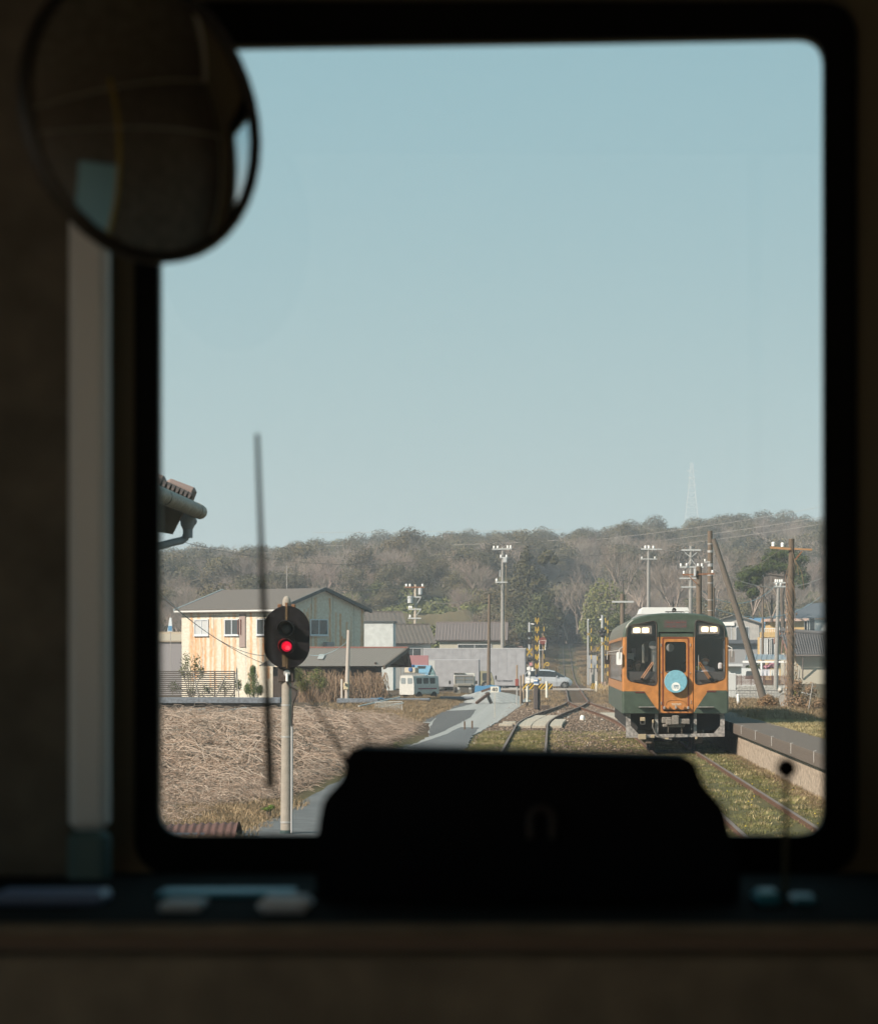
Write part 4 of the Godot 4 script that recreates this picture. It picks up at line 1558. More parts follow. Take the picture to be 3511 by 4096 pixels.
		if q[2]:
			part(hood, "red_lamp", mb, mk("red_lamp", 0.5, 0.01, 0.03, 0.15, {"emit": Color(0.86, 0.05, 0.26), "energy": 0.5}), "glowing red lamp")
			mb = MB.new()
			mb.ball(p + Vector3(0.014, -0.018, 0.022), Vector3(0.038, 0.034, 0.018), 6, 14)
			part(hood, "lamp_core", mb, mk("red_core", 0.9, 0.2, 0.2, 0.2, {"emit": Color(1.0, 0.3, 0.42), "energy": 0.5}))
			var li := OmniLight3D.new()
			li.name = "red_light"
			li.light_color = Color(1.0, 0.08, 0.1)
			li.light_energy = 0.02
			li.light_size = 0.06
			li.omni_range = 12.0
			li.omni_attenuation = 2.0
			li.shadow_enabled = true
			hood.add_child(li)
			li.position = p + Vector3(0, 0, 0.06)
		else:
			part(hood, "unlit_lens", mb, mk("lens_dark", 0.02, 0.035, 0.04, 0.08), "dark unlit lens")
	# junction box, insulator, cable and conduit
	mb = MB.new()
	var p0: Vector3 = loc.call(1146, 2700, 0.0)
	mb.cbox(p0, Vector3(0.225, 0.2, 0.16), 0.012)
	var jb := part(sg, "junction_box", mb, mk("box_rusty", 0.09, 0.066, 0.055, 0.8, {"tex": grey_noise("grime", 0.015, 0.55, 1.0, 5), "ts": 3.0}))
	mb = MB.new()
	p0 = loc.call(1150, 2692, 0.082)
	mb.lathe([Vector2(0.046, 0), Vector2(0.046, 0.012), Vector2(0, 0.014)], 20, Transform3D(Basis(Vector3.RIGHT, PI / 2), p0))
	part(jb, "cover_disc", mb, mk("band_steel", 0.5, 0.49, 0.47, 0.4))
	mb = MB.new()
	mb.tube([loc.call(1151, 2694, 0.105), loc.call(1151, 2725, 0.105)], 0.019, 10)
	part(jb, "insulator", mb, mk("insulator_white", 0.8, 0.79, 0.77, 0.35))
	mb = MB.new()
	var cb := []
	for q in [[1151, 2725], [1153, 2735], [1162, 2747], [1180, 2756], [1190, 2764], [1189, 2780], [1178, 2800], [1172, 2830], [1170, 2905]]:
		cb.append(loc.call(q[0], q[1], 0.085))
	mb.tube(cb, 0.0125, 7)
	part(sg, "cable", mb, mk("cable_black", 0.02, 0.014, 0.012, 0.6))
	mb = MB.new()
	mb.tube([loc.call(1170, 2900, 0.075), loc.call(1169, 3330, 0.075)], 0.016, 8)
	part(sg, "conduit", mb, mk("conduit_grey", 0.36, 0.36, 0.36, 0.55))


# ------------------------------------------------------------------ things on the bank and the footpath
func sheet_from(pts: Array, y: float, jitter: float) -> MB:
	# a flat ground sheet from picture points on the plane y, with a ragged rim
	var p := PackedVector2Array()
	for i in pts.size():
		var a: Vector3 = on_ground(pts[i][0], pts[i][1], y)
		var b: Vector3 = on_ground(pts[(i + 1) % pts.size()][0], pts[(i + 1) % pts.size()][1], y)
		var n := clampi(int((b - a).length() / 0.8), 1, 14)
		for k in n:
			var q := a.lerp(b, float(k) / n)
			p.append(Vector2(q.x + rng.randf_range(-jitter, jitter), -q.z + rng.randf_range(-jitter, jitter) * 4.0))
	var mb := MB.new()
	mb.prism(p, y - 0.03, y, Transform3D(Basis(Vector3.RIGHT, Vector3.FORWARD, Vector3.UP), Vector3.ZERO))
	return mb


func build_roadside() -> void:
	var asph := mk("asphalt", 0.16, 0.165, 0.168, 0.9, {"tex": grey_noise("path", 0.012, 0.72, 1.0, 6), "ts": 0.35, "bump": bump_noise("grit", 0.2, 5.0, 3), "bs": 0.5})
	var asph2 := mk("asphalt_dark", 0.125, 0.12, 0.118, 0.9, {"tex": grey_noise("path", 0.012, 0.72, 1.0, 6), "ts": 0.35})
	var gravel := mk("gravel_grey", 0.5, 0.5, 0.48, 0.95, {"tex": grey_noise("path", 0.012, 0.72, 1.0, 6), "ts": 0.35, "bump": bump_noise("grit", 0.2, 5.0, 3)})
	var mb := MB.new()
	var edge := PackedVector2Array()
	var d := 12.0
	while d <= 86.0:
		edge.append(Vector2(-4.25 + 0.15 * nz.get_noise_1d(d * 12.0) - maxf(0.0, 48.0 - d) * 0.03, d))
		d += 2.0
	while d >= 12.0:
		edge.append(Vector2(-2.55 + 0.12 * nz.get_noise_1d(d * 15.0 + 300.0), d))
		d -= 2.0
	mb.prism(edge, -0.17, -0.126, Transform3D(Basis(Vector3.RIGHT, Vector3.FORWARD, Vector3.UP), Vector3.ZERO))
	structure("footpath", "grey asphalt footpath along the track below the signal", mb, asph, "path")
	structure("gravel_lot", "pale grey gravel strip ending at the buffer stop", sheet_from([[1640, 2985], [1600, 3000], [1720, 3010], [1860, 2995], [1890, 2940], [1940, 2915], [2000, 2880], [2060, 2838], [2092, 2815], [2030, 2784], [1895, 2783], [1770, 2816], [1680, 2872], [1680, 2892], [1720, 2890], [1715, 2945]], -0.115, 0.05), gravel, "gravel")
	structure("asphalt_patch", "dark asphalt patch curving along the edge of the gravel", sheet_from([[1893, 2785], [1760, 2819], [1682, 2868], [1682, 2888], [1722, 2886], [1782, 2842], [1888, 2815]], -0.110, 0.03), asph2, "asphalt")
	structure("asphalt_patch", "dark asphalt patch in the middle of the gravel strip", sheet_from([[1760, 2845], [1903, 2838], [1882, 2868], [1832, 2895], [1760, 2930], [1716, 2946], [1722, 2905]], -0.109, 0.03), asph2, "asphalt")
	structure("asphalt_patch", "dark asphalt patch where the footpath meets the gravel", sheet_from([[1625, 2990], [1780, 2938], [1840, 2908], [1915, 2910], [1888, 2942], [1862, 2992], [1740, 3010]], -0.108, 0.03), asph, "asphalt")
	# gravel heap behind the buffer stop
	mb = MB.new()
	var hc := Vector3(-3.6, -0.1, -176.0)
	for i in 20:
		for k in 8:
			var f := func(a: float, r: float) -> Vector3:
				return hc + Vector3(cos(a) * r * 2.4, 0.55 * (1.0 - r * r) * (1.0 + 0.25 * nz.get_noise_2d(cos(a) * r * 60.0, sin(a) * r * 60.0)), sin(a) * r * 9.0)
			var a0 := TAU * i / 20.0
			var a1 := TAU * (i + 1) / 20.0
			mb.quad(f.call(a0, k / 8.0), f.call(a1, k / 8.0), f.call(a1, (k + 1) / 8.0), f.call(a0, (k + 1) / 8.0), Vector3.UP)
	single("gravel_heap", "low heap of grey gravel behind the leaning buffer stop", "gravel heap", mb, gravel)
	# buffer stop
	var bs := thing("buffer_stop", "old buffer stop of two crossed rusty beams at the end of the gravel", "buffer stop", on_ground(1938, 2814, -0.09))
	mb = MB.new()
	mb.bar(Vector3(-0.46, 0.02, 0.2), Vector3(0.25, 0.56, -0.3), 0.14, 0.14)
	part(bs, "beam", mb, mk("beam_brown", 0.10, 0.06, 0.045, 0.85))
	mb = MB.new()
	mb.bar(Vector3(0.36, 0.0, -0.4), Vector3(0.08, 0.6, -0.25), 0.14, 0.14)
	part(bs, "beam", mb, mk("beam_grey", 0.12, 0.11, 0.105, 0.85))
	mb = MB.new()
	mb.bar(Vector3(-0.2, 0.66, -0.25), Vector3(0.4, 0.85, -0.3), 0.1, 0.12)
	part(bs, "cross_beam", mb, mats["beam_brown"])
	# speed sign
	var sp := on_ground(1978, 2868, -0.1)
	var sign_ := thing("speed_sign", "white square speed sign reading 40 on a thin post", "sign", sp)
	mb = MB.new()
	mb.tube([Vector3(0, -0.1, 0), Vector3(0, 1.15, 0)], 0.013, 6)
	part(sign_, "post", mb, mk("post_beige", 0.5, 0.43, 0.34, 0.7))
	mb = MB.new()
	var sc := -sp.z / F
	var hh := 24.0 * sc
	var cy := at(0, 2758, -sp.z).y - sp.y
	mb.cbox(Vector3(0, cy, 0.02), Vector3(34.0 * sc, hh, 0.015), 0.004)
	var plate := part(sign_, "plate", mb, mk("sign_cream", 0.62, 0.60, 0.53, 0.6))
	text(plate, "numerals", "40", hh * 0.62, mk("sign_black", 0.015, 0.015, 0.018, 0.6), Vector3(0, cy, 0.031), Basis(), true)
	# two short stakes on the path edge
	for q in [[1858, 2915, "short wooden stake beside the asphalt patch"], [1888, 2912, "second short wooden stake beside the asphalt patch"]]:
		mb = MB.new()
		mb.cbox(Vector3(0, 0.12, 0), Vector3(0.06, 0.28, 0.06), 0.01)
		single("stake", q[2], "stake", mb, mk("stake_wood", 0.12, 0.08, 0.055, 0.9), "stakes on the footpath", "", on_ground(q[0], q[1], -0.09))
	# rusty sheet at the foot of the bank
	var rs := thing("rusty_sheet", "curled rusty corrugated sheet lying at the foot of the brush", "metal sheet", at(740, 3300, 41.0) * Vector3(1, 0, 1) + Vector3(0, -0.2, 0))
	mb = MB.new()
	var f2 := func(u: float, v: float) -> Vector3:
		return Vector3(u, 0.12 + 0.14 * cos(v * 1.9) + 0.012 * sin(u * 60.0) + u * 0.04, v * 0.5 + (0.25 if u > 0.3 else 0.0) * (u - 0.3))
	for i in 90:
		for k in 8:
			var u0 := -0.75 + i / 60.0
			var v0 := -1.0 + k / 4.0
			mb.quad(f2.call(u0, v0), f2.call(u0 + 1.0 / 60.0, v0), f2.call(u0 + 1.0 / 60.0, v0 + 0.25), f2.call(u0, v0 + 0.25), Vector3.UP)
	part(rs, "sheet", mb, mk("sheet_rust", 0.17, 0.085, 0.07, 0.8, {"tex": grey_noise("rust_fine", 0.03, 0.5, 1.0), "ts": 2.0, "two": true}))
	mb = MB.new()
	mb.cbox(Vector3(0.05, 0.06, 0.2), Vector3(1.0, 0.2, 0.4), 0.03)
	part(rs, "crate_below", mb, mk("crate_blue", 0.07, 0.085, 0.11, 0.7), "faded blue crate under the sheet")
	# ledges of the yard and loose white pipes
	var led := mk("ledge_grey", 0.20, 0.225, 0.26, 0.8, {"tex": grey_noise("conc", 0.02, 0.72, 1.0, 5), "ts": 0.6})
	for q in [[560, 1125, 2790, 2813, 125.0, "broad grey concrete ledge in front of the slatted fence"], [1350, 1515, 2794, 2812, 140.0, "grey concrete ledge under the vine covered shed"], [1515, 1720, 2793, 2802, 150.0, "thin grey ledge in front of the old white van"], [1760, 1890, 2786, 2795, 170.0, "thin grey ledge in front of the jeep"]]:
		var a := at(q[0], q[2], q[4])
		var b := at(q[1], q[3], q[4])
		var o := thing("yard_ledge", q[5], "ledge", Vector3((a.x + b.x) * 0.5, 0, -q[4]))
		mb = MB.new()
		mb.cbox(Vector3(0, (a.y + b.y) * 0.5, 0), Vector3(b.x - a.x, a.y - b.y, 0.8), 0.02)
		part(o, "coping", mb, led)
		mb = MB.new()
		mb.box(Vector3(0, (b.y - 0.3) * 0.5, -0.1), Vector3(b.x - a.x - 0.1, b.y + 0.3, 0.5))
		part(o, "footing", mb, mk("footing_brown", 0.11, 0.09, 0.075, 0.9))
	var pipe := mk("pipe_white", 0.6, 0.6, 0.58, 0.6)
	for q in [[[715, 2868, 108.0], [985, 2832, 112.0], 0.04, "long white pipe lying in the brush below the broad ledge"], [[640, 2857, 110.0], [820, 2838, 112.0], 0.05, "grey pipe lying along the foot of the broad ledge"], [[1435, 2825, 128.0], [1600, 2788, 140.0], 0.035, "white pole leaning across the thin ledge"], [[1500, 2832, 128.0], [1612, 2812, 132.0], 0.03, "white pipe lying flat above the wire racks"]]:
		mb = MB.new()
		mb.tube([at(q[0][0], q[0][1], q[0][2]), at(q[1][0], q[1][1], q[1][2])], q[2], 7)
		single("pipe", q[3], "pipe", mb, pipe)
	# wire racks in the brush
	var rk := thing("wire_rack", "white wire rack half sunk in dry grass below the van", "rack", at(1555, 2850, 124.0))
	mb = MB.new()
	for i in 9:
		mb.tube([Vector3(-0.5, i * 0.045, 0), Vector3(0.5, i * 0.045 + 0.03, 0)], 0.005, 4)
	for i in 12:
		mb.tube([Vector3(-0.5 + i / 11.0, 0, 0.01), Vector3(-0.5 + i / 11.0, 0.37, 0.01)], 0.004, 4)
	part(rk, "grid", mb, pipe)
	mb = MB.new()
	mb.tube([Vector3(-0.55, -0.15, 0), Vector3(-0.55, 0.42, 0), Vector3(0.55, 0.45, 0), Vector3(0.55, -0.15, 0)], 0.015, 5)
	part(rk, "rail_frame", mb, pipe)


# ------------------------------------------------------------------ buildings and vehicles
func rust_tex() -> ImageTexture:
	if texs.has("rustwall"):
		return texs["rustwall"]
	var f := FastNoiseLite.new()
	f.seed = 11
	f.frequency = 0.03
	var W := 512
	var im := Image.create(W, W, false, Image.FORMAT_RGB8)
	var cream := Color(0.80, 0.785, 0.735)
	var rust := Color(0.76, 0.45, 0.21)
	var streaks := []
	var r := RandomNumberGenerator.new()
	r.seed = 21
	for i in 30:
		streaks.append([r.randi_range(0, W - 1), r.randf_range(5, 16), r.randf_range(0, 0.4), r.randf_range(0.5, 1.0), r.randf_range(0.35, 1.0)])
	for x in W:
		for y in W:
			var k := 0.0
			for s in streaks:
				var dx := absf(x - s[0] + 4.0 * f.get_noise_2d(y * 0.6, s[0]))
				if dx < s[1] and y > s[2] * W and y < s[3] * W:
					k = maxf(k, s[4] * (1.0 - dx / s[1]) * (0.75 + 0.7 * f.get_noise_2d(x * 4.0, y * 0.5)))
			var c := cream.lerp(Color(0.745, 0.71, 0.645), clampf(0.5 + f.get_noise_2d(x * 2.0, y * 2.0), 0, 1))
			c = c.lerp(rust, clampf(k * 0.95, 0.0, 0.85))
			im.set_pixel(x, y, c)
	texs["rustwall"] = ImageTexture.create_from_image(im)
	return texs["rustwall"]


func win(parent: Node, xf: Transform3D, w: float, h: float, frame: Material, pane: Material, sashes := 2) -> void:
	var mb := MB.new()
	for s in [-1.0, 1.0]:
		mb.box(xf * Vector3(s * w * 0.5, 0, 0.03), Vector3(0.07, h + 0.07, 0.08), xf.basis)
		mb.box(xf * Vector3(0, s * h * 0.5, 0.03), Vector3(w - 0.07, 0.07, 0.08), xf.basis)
	for i in range(1, sashes):
		mb.box(xf * Vector3(-w * 0.5 + w * i / sashes, 0, 0.025), Vector3(0.06, h - 0.07, 0.05), xf.basis)
	var o := part(parent, "window", mb, frame)
	mb = MB.new()
	mb.box(xf * Vector3(0, 0, 0.012), Vector3(w, h, 0.02), xf.basis)
	part(o, "pane", mb, pane)
	mb = MB.new()
	mb.box(xf * Vector3(0, -h * 0.5 - 0.06, 0.05), Vector3(w + 0.16, 0.05, 0.14), xf.basis)
	part(o, "sill", mb, frame)


# a gabled house: x along the ridge, front towards +z; wins: [face "f","l","r", u, y, w, h]
func house(called: String, label: String, pos: Vector3, turn: float, w: float, dp: float, eave: float, top: float, wall: Material, roofm: Material, over: float, wins: Array, ribs := 0.3, frame: Material = null, pane: Material = null) -> Node3D:
	var o := thing(called, label, "house", pos, turn)
	var h := dp * 0.5
	var mb := MB.new()
	mb.prism(PackedVector2Array([Vector2(-h, -0.5), Vector2(h, -0.5), Vector2(h, eave), Vector2(0, top - 0.02), Vector2(-h, eave)]), -w * 0.5, w * 0.5, Transform3D(Basis(Vector3.BACK, Vector3.UP, Vector3.LEFT), Vector3.ZERO))
	part(o, "wall", mb, wall)
	mb = MB.new()
	var rib := MB.new()
	var slope := Vector2(h, eave - top)
	var ln := slope.length()
	for s in [-1.0, 1.0]:
		var dir := Vector3(0, slope.y, s * slope.x) / ln
		var up := Vector3(0, slope.x, -s * slope.y) / ln
		var b := Basis(Vector3.RIGHT, up, dir)
		var c := Vector3(0, top, 0) + dir * (ln + over) * 0.5
		mb.box(c + up * 0.05, Vector3(w + over * 2, 0.1, ln + over), b)
		if ribs > 0.0:
			var n := int((w + over * 2) / ribs)
			for i in n + 1:
				rib.box(c + up * 0.115 + Vector3(-w * 0.5 - over + i * (w + 2 * over) / n, 0, 0), Vector3(ribs * 0.45, 0.05, ln + over), b)
	mb.box(Vector3(0, top + 0.1, 0), Vector3(w + over * 2 + 0.02, 0.16, 0.3))
	var rf := part(o, "roof", mb, roofm)
	if ribs > 0.0:
		var rr := part(rf, "tile_rows", rib, roofm)
		rr.set_meta("kind", "stuff")
	if frame == null:
		frame = mk("alu_frame", 0.45, 0.46, 0.46, 0.5)
	if pane == null:
		pane = mk("dark_pane", 0.06, 0.07, 0.075, 0.08)
	for q in wins:
		var xf := Transform3D(Basis(), Vector3(q[1], q[2], h))
		if q[0] == "r":
			xf = Transform3D(Basis(Vector3.UP, PI / 2), Vector3(w * 0.5, q[2], q[1]))
		elif q[0] == "l":
			xf = Transform3D(Basis(Vector3.UP, -PI / 2), Vector3(-w * 0.5, q[2], q[1]))
		win(o, xf, q[3], q[4], frame, pane)
	return o


func build_left_yard() -> void:
	# the rust streaked building: long wall turned towards the sun
	var steel := mk("sheet_rusty", 1, 1, 1, 0.75, {"tex": rust_tex(), "use_uv": true})
	var roofm := mk("slate_grey", 0.20, 0.175, 0.155, 0.9, {"tex": grey_noise("slate", 0.03, 0.6, 1.0, 5), "ts": 0.5})
	var trim := mk("trim_dark", 0.07, 0.085, 0.09, 0.7)
	var turn := deg_to_rad(37.0)
	var corner := at(1118, 0, 185.0)
	corner.y = 0.15
	var o := thing("rusty_house", "two storey house clad in cream sheets streaked with orange rust", "house", corner, -turn)
	# local: near corner at the origin, long wall runs to -x, gable wall runs to -z
	var W := 8.3
	var G := 8.0
	var E := 5.35
	var R := 6.55
	var mb := MB.new()
	mb.box(Vector3(-W * 0.5, E * 0.5 - 0.25, -G * 0.5), Vector3(W - 0.06, E + 0.4, G - 0.06))
	part(o, "core", mb, mk("core_grey", 0.3, 0.28, 0.25, 0.9))
	for i in 9:
		for lv in 2:
			var x0 := -W + i * W / 9.0
			var x1 := x0 + W / 9.0 - 0.012
			var y0: float = [-0.4, 3.0][lv]
			var y1: float = [3.0, E][lv]
			var z := 0.012 * ((i + lv) % 2)
			mb = MB.new()
			var u0 := (x0 + W) / W
			var u1 := (x1 + W) / W
			mb.quad_uv(Vector3(x0, y0, z), Vector3(x1, y0, z), Vector3(x1, y1, z), Vector3(x0, y1, z), Vector3.BACK, Vector2(u0, 1.0 - y0 / E), Vector2(u1, 1.0 - y0 / E), Vector2(u1, 1.0 - y1 / E), Vector2(u0, 1.0 - y1 / E))
			part(o, "wall_sheet", mb, steel)
	for i in 8:
		var z0 := -i * G / 8.0
		var z1 := z0 - G / 8.0 + 0.012
		var x := 0.012 * (i % 2)
		var ty := func(z: float) -> float: return E + (R - E) * (1.0 - absf(z + G * 0.5) / (G * 0.5))
		mb = MB.new()
		var ua := 0.13 + i / 8.0
		mb.quad_uv(Vector3(x, -0.4, z0), Vector3(x, -0.4, z1), Vector3(x, ty.call(z1), z1), Vector3(x, ty.call(z0), z0), Vector3.RIGHT, Vector2(ua, 1), Vector2(ua + 0.12, 1), Vector2(ua + 0.12, 0), Vector2(ua, 0))
		part(o, "gable_sheet", mb, steel)
	mb = MB.new()
	var rid := Vector3(0, R + 0.03, -G * 0.5)
	for s in [-1.0, 1.0]:
		var ev := Vector3(0, E - 0.12, -G * 0.5 + s * (G * 0.5 + 0.4))
		var dir := (ev - rid).normalized()
		var up := dir.cross(Vector3.RIGHT) if s < 0 else Vector3.RIGHT.cross(dir)
		if up.y < 0:
			up = -up
		mb.box((ev + rid) * 0.5 + Vector3(-W * 0.5, 0.05, 0), Vector3(W + 0.5, 0.08, (ev - rid).length()), Basis(Vector3.RIGHT, up, dir))
	var rf := part(o, "roof", mb, roofm)
	for x in [0.27, -W - 0.27]:
		mb = MB.new()
		for s in [-1.0, 1.0]:
			mb.bar(rid + Vector3(x, 0.04, 0), Vector3(x, E - 0.1, -G * 0.5 + s * (G * 0.5 + 0.42)), 0.09, 0.2)
		part(rf, "barge_board", mb, trim if x > 0 else mk("trim_pale", 0.3, 0.36, 0.38, 0.7))
	mb = MB.new()
	mb.tube([Vector3(-W - 0.2, E - 0.16, 0.44), Vector3(0.2, E - 0.16, 0.44)], 0.07, 8)
	part(rf, "gutter", mb, mk("gutter_pale", 0.5, 0.5, 0.48, 0.6))
	var frame := mk("frame_pale", 0.5, 0.54, 0.58, 0.5)
	var dk := mk("dark_pane", 0.06, 0.07, 0.075, 0.08)
	var pale := mk("pale_pane", 0.45, 0.47, 0.48, 0.3)
	for q in [[785, pale], [917, dk], [1055, dk]]:
		var u: float = -(1118 - q[0]) / 64.9 / cos(turn) * 1.02
		win(o, Transform3D(Basis(), Vector3(u, 4.2, 0.02)), 1.15, 0.95, frame, q[1])
	win(o, Transform3D(Basis(Vector3.UP, PI / 2), Vector3(0.03, 4.2, -3.6)), 1.6, 0.95, frame, dk)
	mb = MB.new()
	mb.box(Vector3(-(1118 - 960) / 64.9 / cos(turn), 4.0, 0.05), Vector3(0.5, 2.1, 0.06))
	part(o, "boarded_strip", mb, mk("board_mauve", 0.28, 0.22, 0.2, 0.8), "faded mauve boarding between the windows")
	mb = MB.new()
	for s in [-0.18, 0.18]:
		mb.box(Vector3(-(1118 - 950) / 64.9 / cos(turn) + s * 0.6, 4.2, 0.12), Vector3(0.05, 0.95, 0.05))
	part(o, "shutter_rail", mb, mk("rail_red", 0.14, 0.06, 0.05, 0.8))
	mb = MB.new()
	mb.cbox(Vector3(0.35, 3.0, -4.2), Vector3(0.32, 0.55, 0.75), 0.03)
	part(o, "outdoor_unit", mb, mk("unit_grey", 0.25, 0.25, 0.25, 0.6))
	mb = MB.new()
	mb.tube([Vector3(-3.0, R, -G * 0.5), Vector3(-3.0, R + 1.6, -G * 0.5)], 0.025, 5)
	for y in [R + 1.5, R + 1.05]:
		mb.tube([Vector3(-3.8, y, -G * 0.5), Vector3(-2.4, y, -G * 0.5)], 0.014, 4)
		for i in 6:
			mb.tube([Vector3(-3.8 + i * 0.25, y, -G * 0.5 - 0.25), Vector3(-3.8 + i * 0.25, y, -G * 0.5 + 0.25)], 0.008, 4)
	part(o, "tv_aerial", mb, mk("aerial_grey", 0.35, 0.33, 0.32, 0.5))
	# grey outbuilding and lean-to roof beside it
	mb = MB.new()
	house("grey_outbuilding", "plain grey outbuilding tucked beside the rust streaked house", at(640, 0, 200.0) * Vector3(1, 0, 1) + Vector3(0, 0.1, 0), 0.0, 3.6, 4.0, 3.4, 3.9, mk("plaster_grey", 0.26, 0.25, 0.26, 0.9), mk("roof_beige", 0.4, 0.34, 0.26, 0.8), 0.1, [], 0.0)
	var bn := thing("banner", "small blue and white vertical banner at the corner of the rusty house", "banner", at(683, 2520, 184.0))
	mb = MB.new()
	mb.prism(PackedVector2Array([Vector2(-0.2, -0.1), Vector2(0.12, -0.1), Vector2(0.06, 0.75), Vector2(-0.06, 0.75)]), 0, 0.02)
	part(bn, "cloth", mb, mk("banner_white", 0.6, 0.65, 0.68, 0.8))
	mb = MB.new()
	mb.box(Vector3(-0.03, 0.1, 0.025), Vector3(0.24, 0.3, 0.01))
	part(bn, "print", mb, mk("banner_blue", 0.10, 0.25, 0.42, 0.8))
	mb = MB.new()
	mb.tube([Vector3(0, -2.6, -0.03), Vector3(0, 0.85, -0.03)], 0.02, 5)
	part(bn, "pole", mb, mk("aerial_grey", 0.35, 0.33, 0.32, 0.5))
	# slatted fence
	var fw := mk("fence_wood", 0.16, 0.14, 0.125, 0.85, {"tex": grey_noise("wood_fine", 0.03, 0.5, 1.0), "ts": Vector3(0.5, 6, 6)})
	var D := 140.0
	var fl := at(600, 2790, D)
	var frr := at(942, 2686, D)
	var fo := thing("slat_fence", "weathered wooden slat fence with leaning props before the rusty house", "fence", Vector3((fl.x + frr.x) * 0.5, fl.y - 0.1, -D))
	var fwid := frr.x - fl.x
	var fh := frr.y - fl.y + 0.1
	for i in 14:
		mb = MB.new()
		mb.cbox(Vector3(rng.randf_range(-0.02, 0.02), 0.1 + i * (fh - 0.1) / 13.0, 0), Vector3(fwid, 0.052, 0.02), 0.004, Basis(Vector3.BACK, rng.randf_range(-0.004, 0.004)))
		part(fo, "slat", mb, fw)
	for px in [620.0, 860.0, 938.0]:
		mb = MB.new()
		var x := at(px, 0, D).x - fo.position.x
		mb.cbox(Vector3(x, fh * 0.5 - 0.1, -0.04), Vector3(0.05, fh + 0.25, 0.05), 0.005)
		part(fo, "post", mb, fw)
	for q in [[775, 2690, 795, 2795], [945, 2690, 958, 2800], [862, 2790, 905, 2700]]:
		mb = MB.new()
		mb.tube([at(q[0], q[1], D - 0.4) - fo.position, at(q[2], q[3], D - 0.6) - fo.position], 0.03, 6)
		part(fo, "prop", mb, mk("prop_grey", 0.26, 0.24, 0.22, 0.8))
	# shed with corrugated roof
	var sh := thing("vine_shed", "low shed with a corrugated grey roof overgrown by dry vines", "shed", at(1380, 0, 165.0) * Vector3(1, 0, 1) + Vector3(0, 0.1, 0))
	var cor := mk("corrugated", 0.30, 0.265, 0.23, 0.9, {"tex": grey_noise("slate", 0.03, 0.6, 1.0, 5), "ts": 0.6})
	mb = MB.new()
	var x0 := at(1130, 0, 165.0).x - sh.position.x
	var x1 := at(1632, 0, 168.0).x - sh.position.x
	var ra := at(0, 2592, 168.0).y - 0.1
	var re := at(0, 2664, 162.0).y - 0.1
	var shx := at(1534, 0, 162.0).x - at(1632, 0, 168.0).x
	var n := 150
	for i in n:
		var a := x0 + (x1 - x0) * i / n
		var b := x0 + (x1 - x0) * (i + 1) / n
		var ha := 0.012 * sin(i * PI * 0.5)
		var hb := 0.012 * sin((i + 1) * PI * 0.5)
		mb.quad(Vector3(a, ra + ha, -3), Vector3(b, ra + hb, -3), Vector3(b + shx, re + hb, 3), Vector3(a + shx, re + ha, 3), Vector3.UP)
	mb.quad(Vector3(x0, ra - 0.03, -3), Vector3(x1, ra - 0.03, -3), Vector3(x1, re - 0.1, -8), Vector3(x0, re - 0.1, -8), Vector3.UP)
	var srf := part(sh, "roof", mb, cor)
	mb = MB.new()
	mb.tube([Vector3(x0, ra + 0.03, -3), Vector3(x1, ra + 0.03, -3)], 0.05, 6)
	part(srf, "ridge_cap", mb, mk("cap_red", 0.24, 0.10, 0.075, 0.8))
	mb = MB.new()
	mb.bar(Vector3(x1 + 0.02, ra - 0.05, -3), Vector3(x1 + shx + 0.02, re - 0.08, 3), 0.12, 0.2)
	part(srf, "barge_board", mb, mk("barge_brown", 0.10, 0.08, 0.065, 0.9))
	mb = MB.new()
	var sk := Vector3(at(1281, 0, 164.0).x - sh.position.x, lerpf(ra, re, 0.55) + 0.06, 0.3)
	mb.box(sk, Vector3(0.32, 0.03, 1.5), Basis(Vector3.RIGHT, atan2(ra - re, 6.0)))
	part(srf, "skylight", mb, mk("skylight_pale", 0.4, 0.4, 0.38, 0.4))
	mb = MB.new()
	mb.box(Vector3((x0 + x1) * 0.5 - 0.9, re * 0.5 - 0.1, 2.4), Vector3(x1 - x0 - 1.2, re + 0.1, 0.1))
	mb.box(Vector3(x1 - 1.5, re * 0.5, 0), Vector3(0.1, re + 0.4, 5.0))
	part(sh, "wall", mb, mk("shed_brown", 0.055, 0.04, 0.032, 0.9))
	mb = MB.new()
	mb.tube([Vector3(x1, ra - 0.1, -2.9), Vector3(x1, ra - 1.0, -2.9)], 0.05, 6)
	mb.tube([Vector3(x1 - 1.4, re + 0.1, -2.9), Vector3(x1, ra - 1.0, -2.9)], 0.04, 6)
	mb.tube([Vector3(x1 - 1.4, re + 0.1, -2.9), Vector3(x1 + shx, re, 2.5)], 0.04, 6)
	mb.tube([Vector3(x1 - 0.4, ra - 0.35, -2.9), Vector3(x1 - 0.1, ra - 1.0, -2.9)], 0.03, 6)
	mb.tube([Vector3(x1 - 0.4, ra - 0.35, -2.9), Vector3(x1 - 0.9, re + 0.2, -2.9)], 0.03, 6)
	part(sh, "truss", mb, mk("truss_red", 0.10, 0.045, 0.04, 0.8), "dark red steel truss under the open gable")
	# white house, dark roofed neighbour, tiled house, pink awning
	var whitew := mk("plaster_white", 0.60, 0.63, 0.62, 0.9, {"tex": grey_noise("plaster", 0.01, 0.88, 1.0, 5), "ts": 0.3})
	var wh := thing("flat_white_house", "flat roofed white house behind the corrugated shed", "house", at(1500, 0, 232.0) * Vector3(1, 0, 1))
	mb = MB.new()
	mb.box(Vector3(0, 2.4, 0), Vector3(3.0, 5.6, 4.0))
	part(wh, "wall", mb, whitew)
	mb = MB.new()
	mb.box(Vector3(0, 5.24, 0), Vector3(3.2, 0.12, 4.2))
	part(wh, "roof", mb, trim)
	win(wh, Transform3D(Basis(), Vector3(0.28, 2.85, 2.01)), 1.1, 0.5, frame, pale)
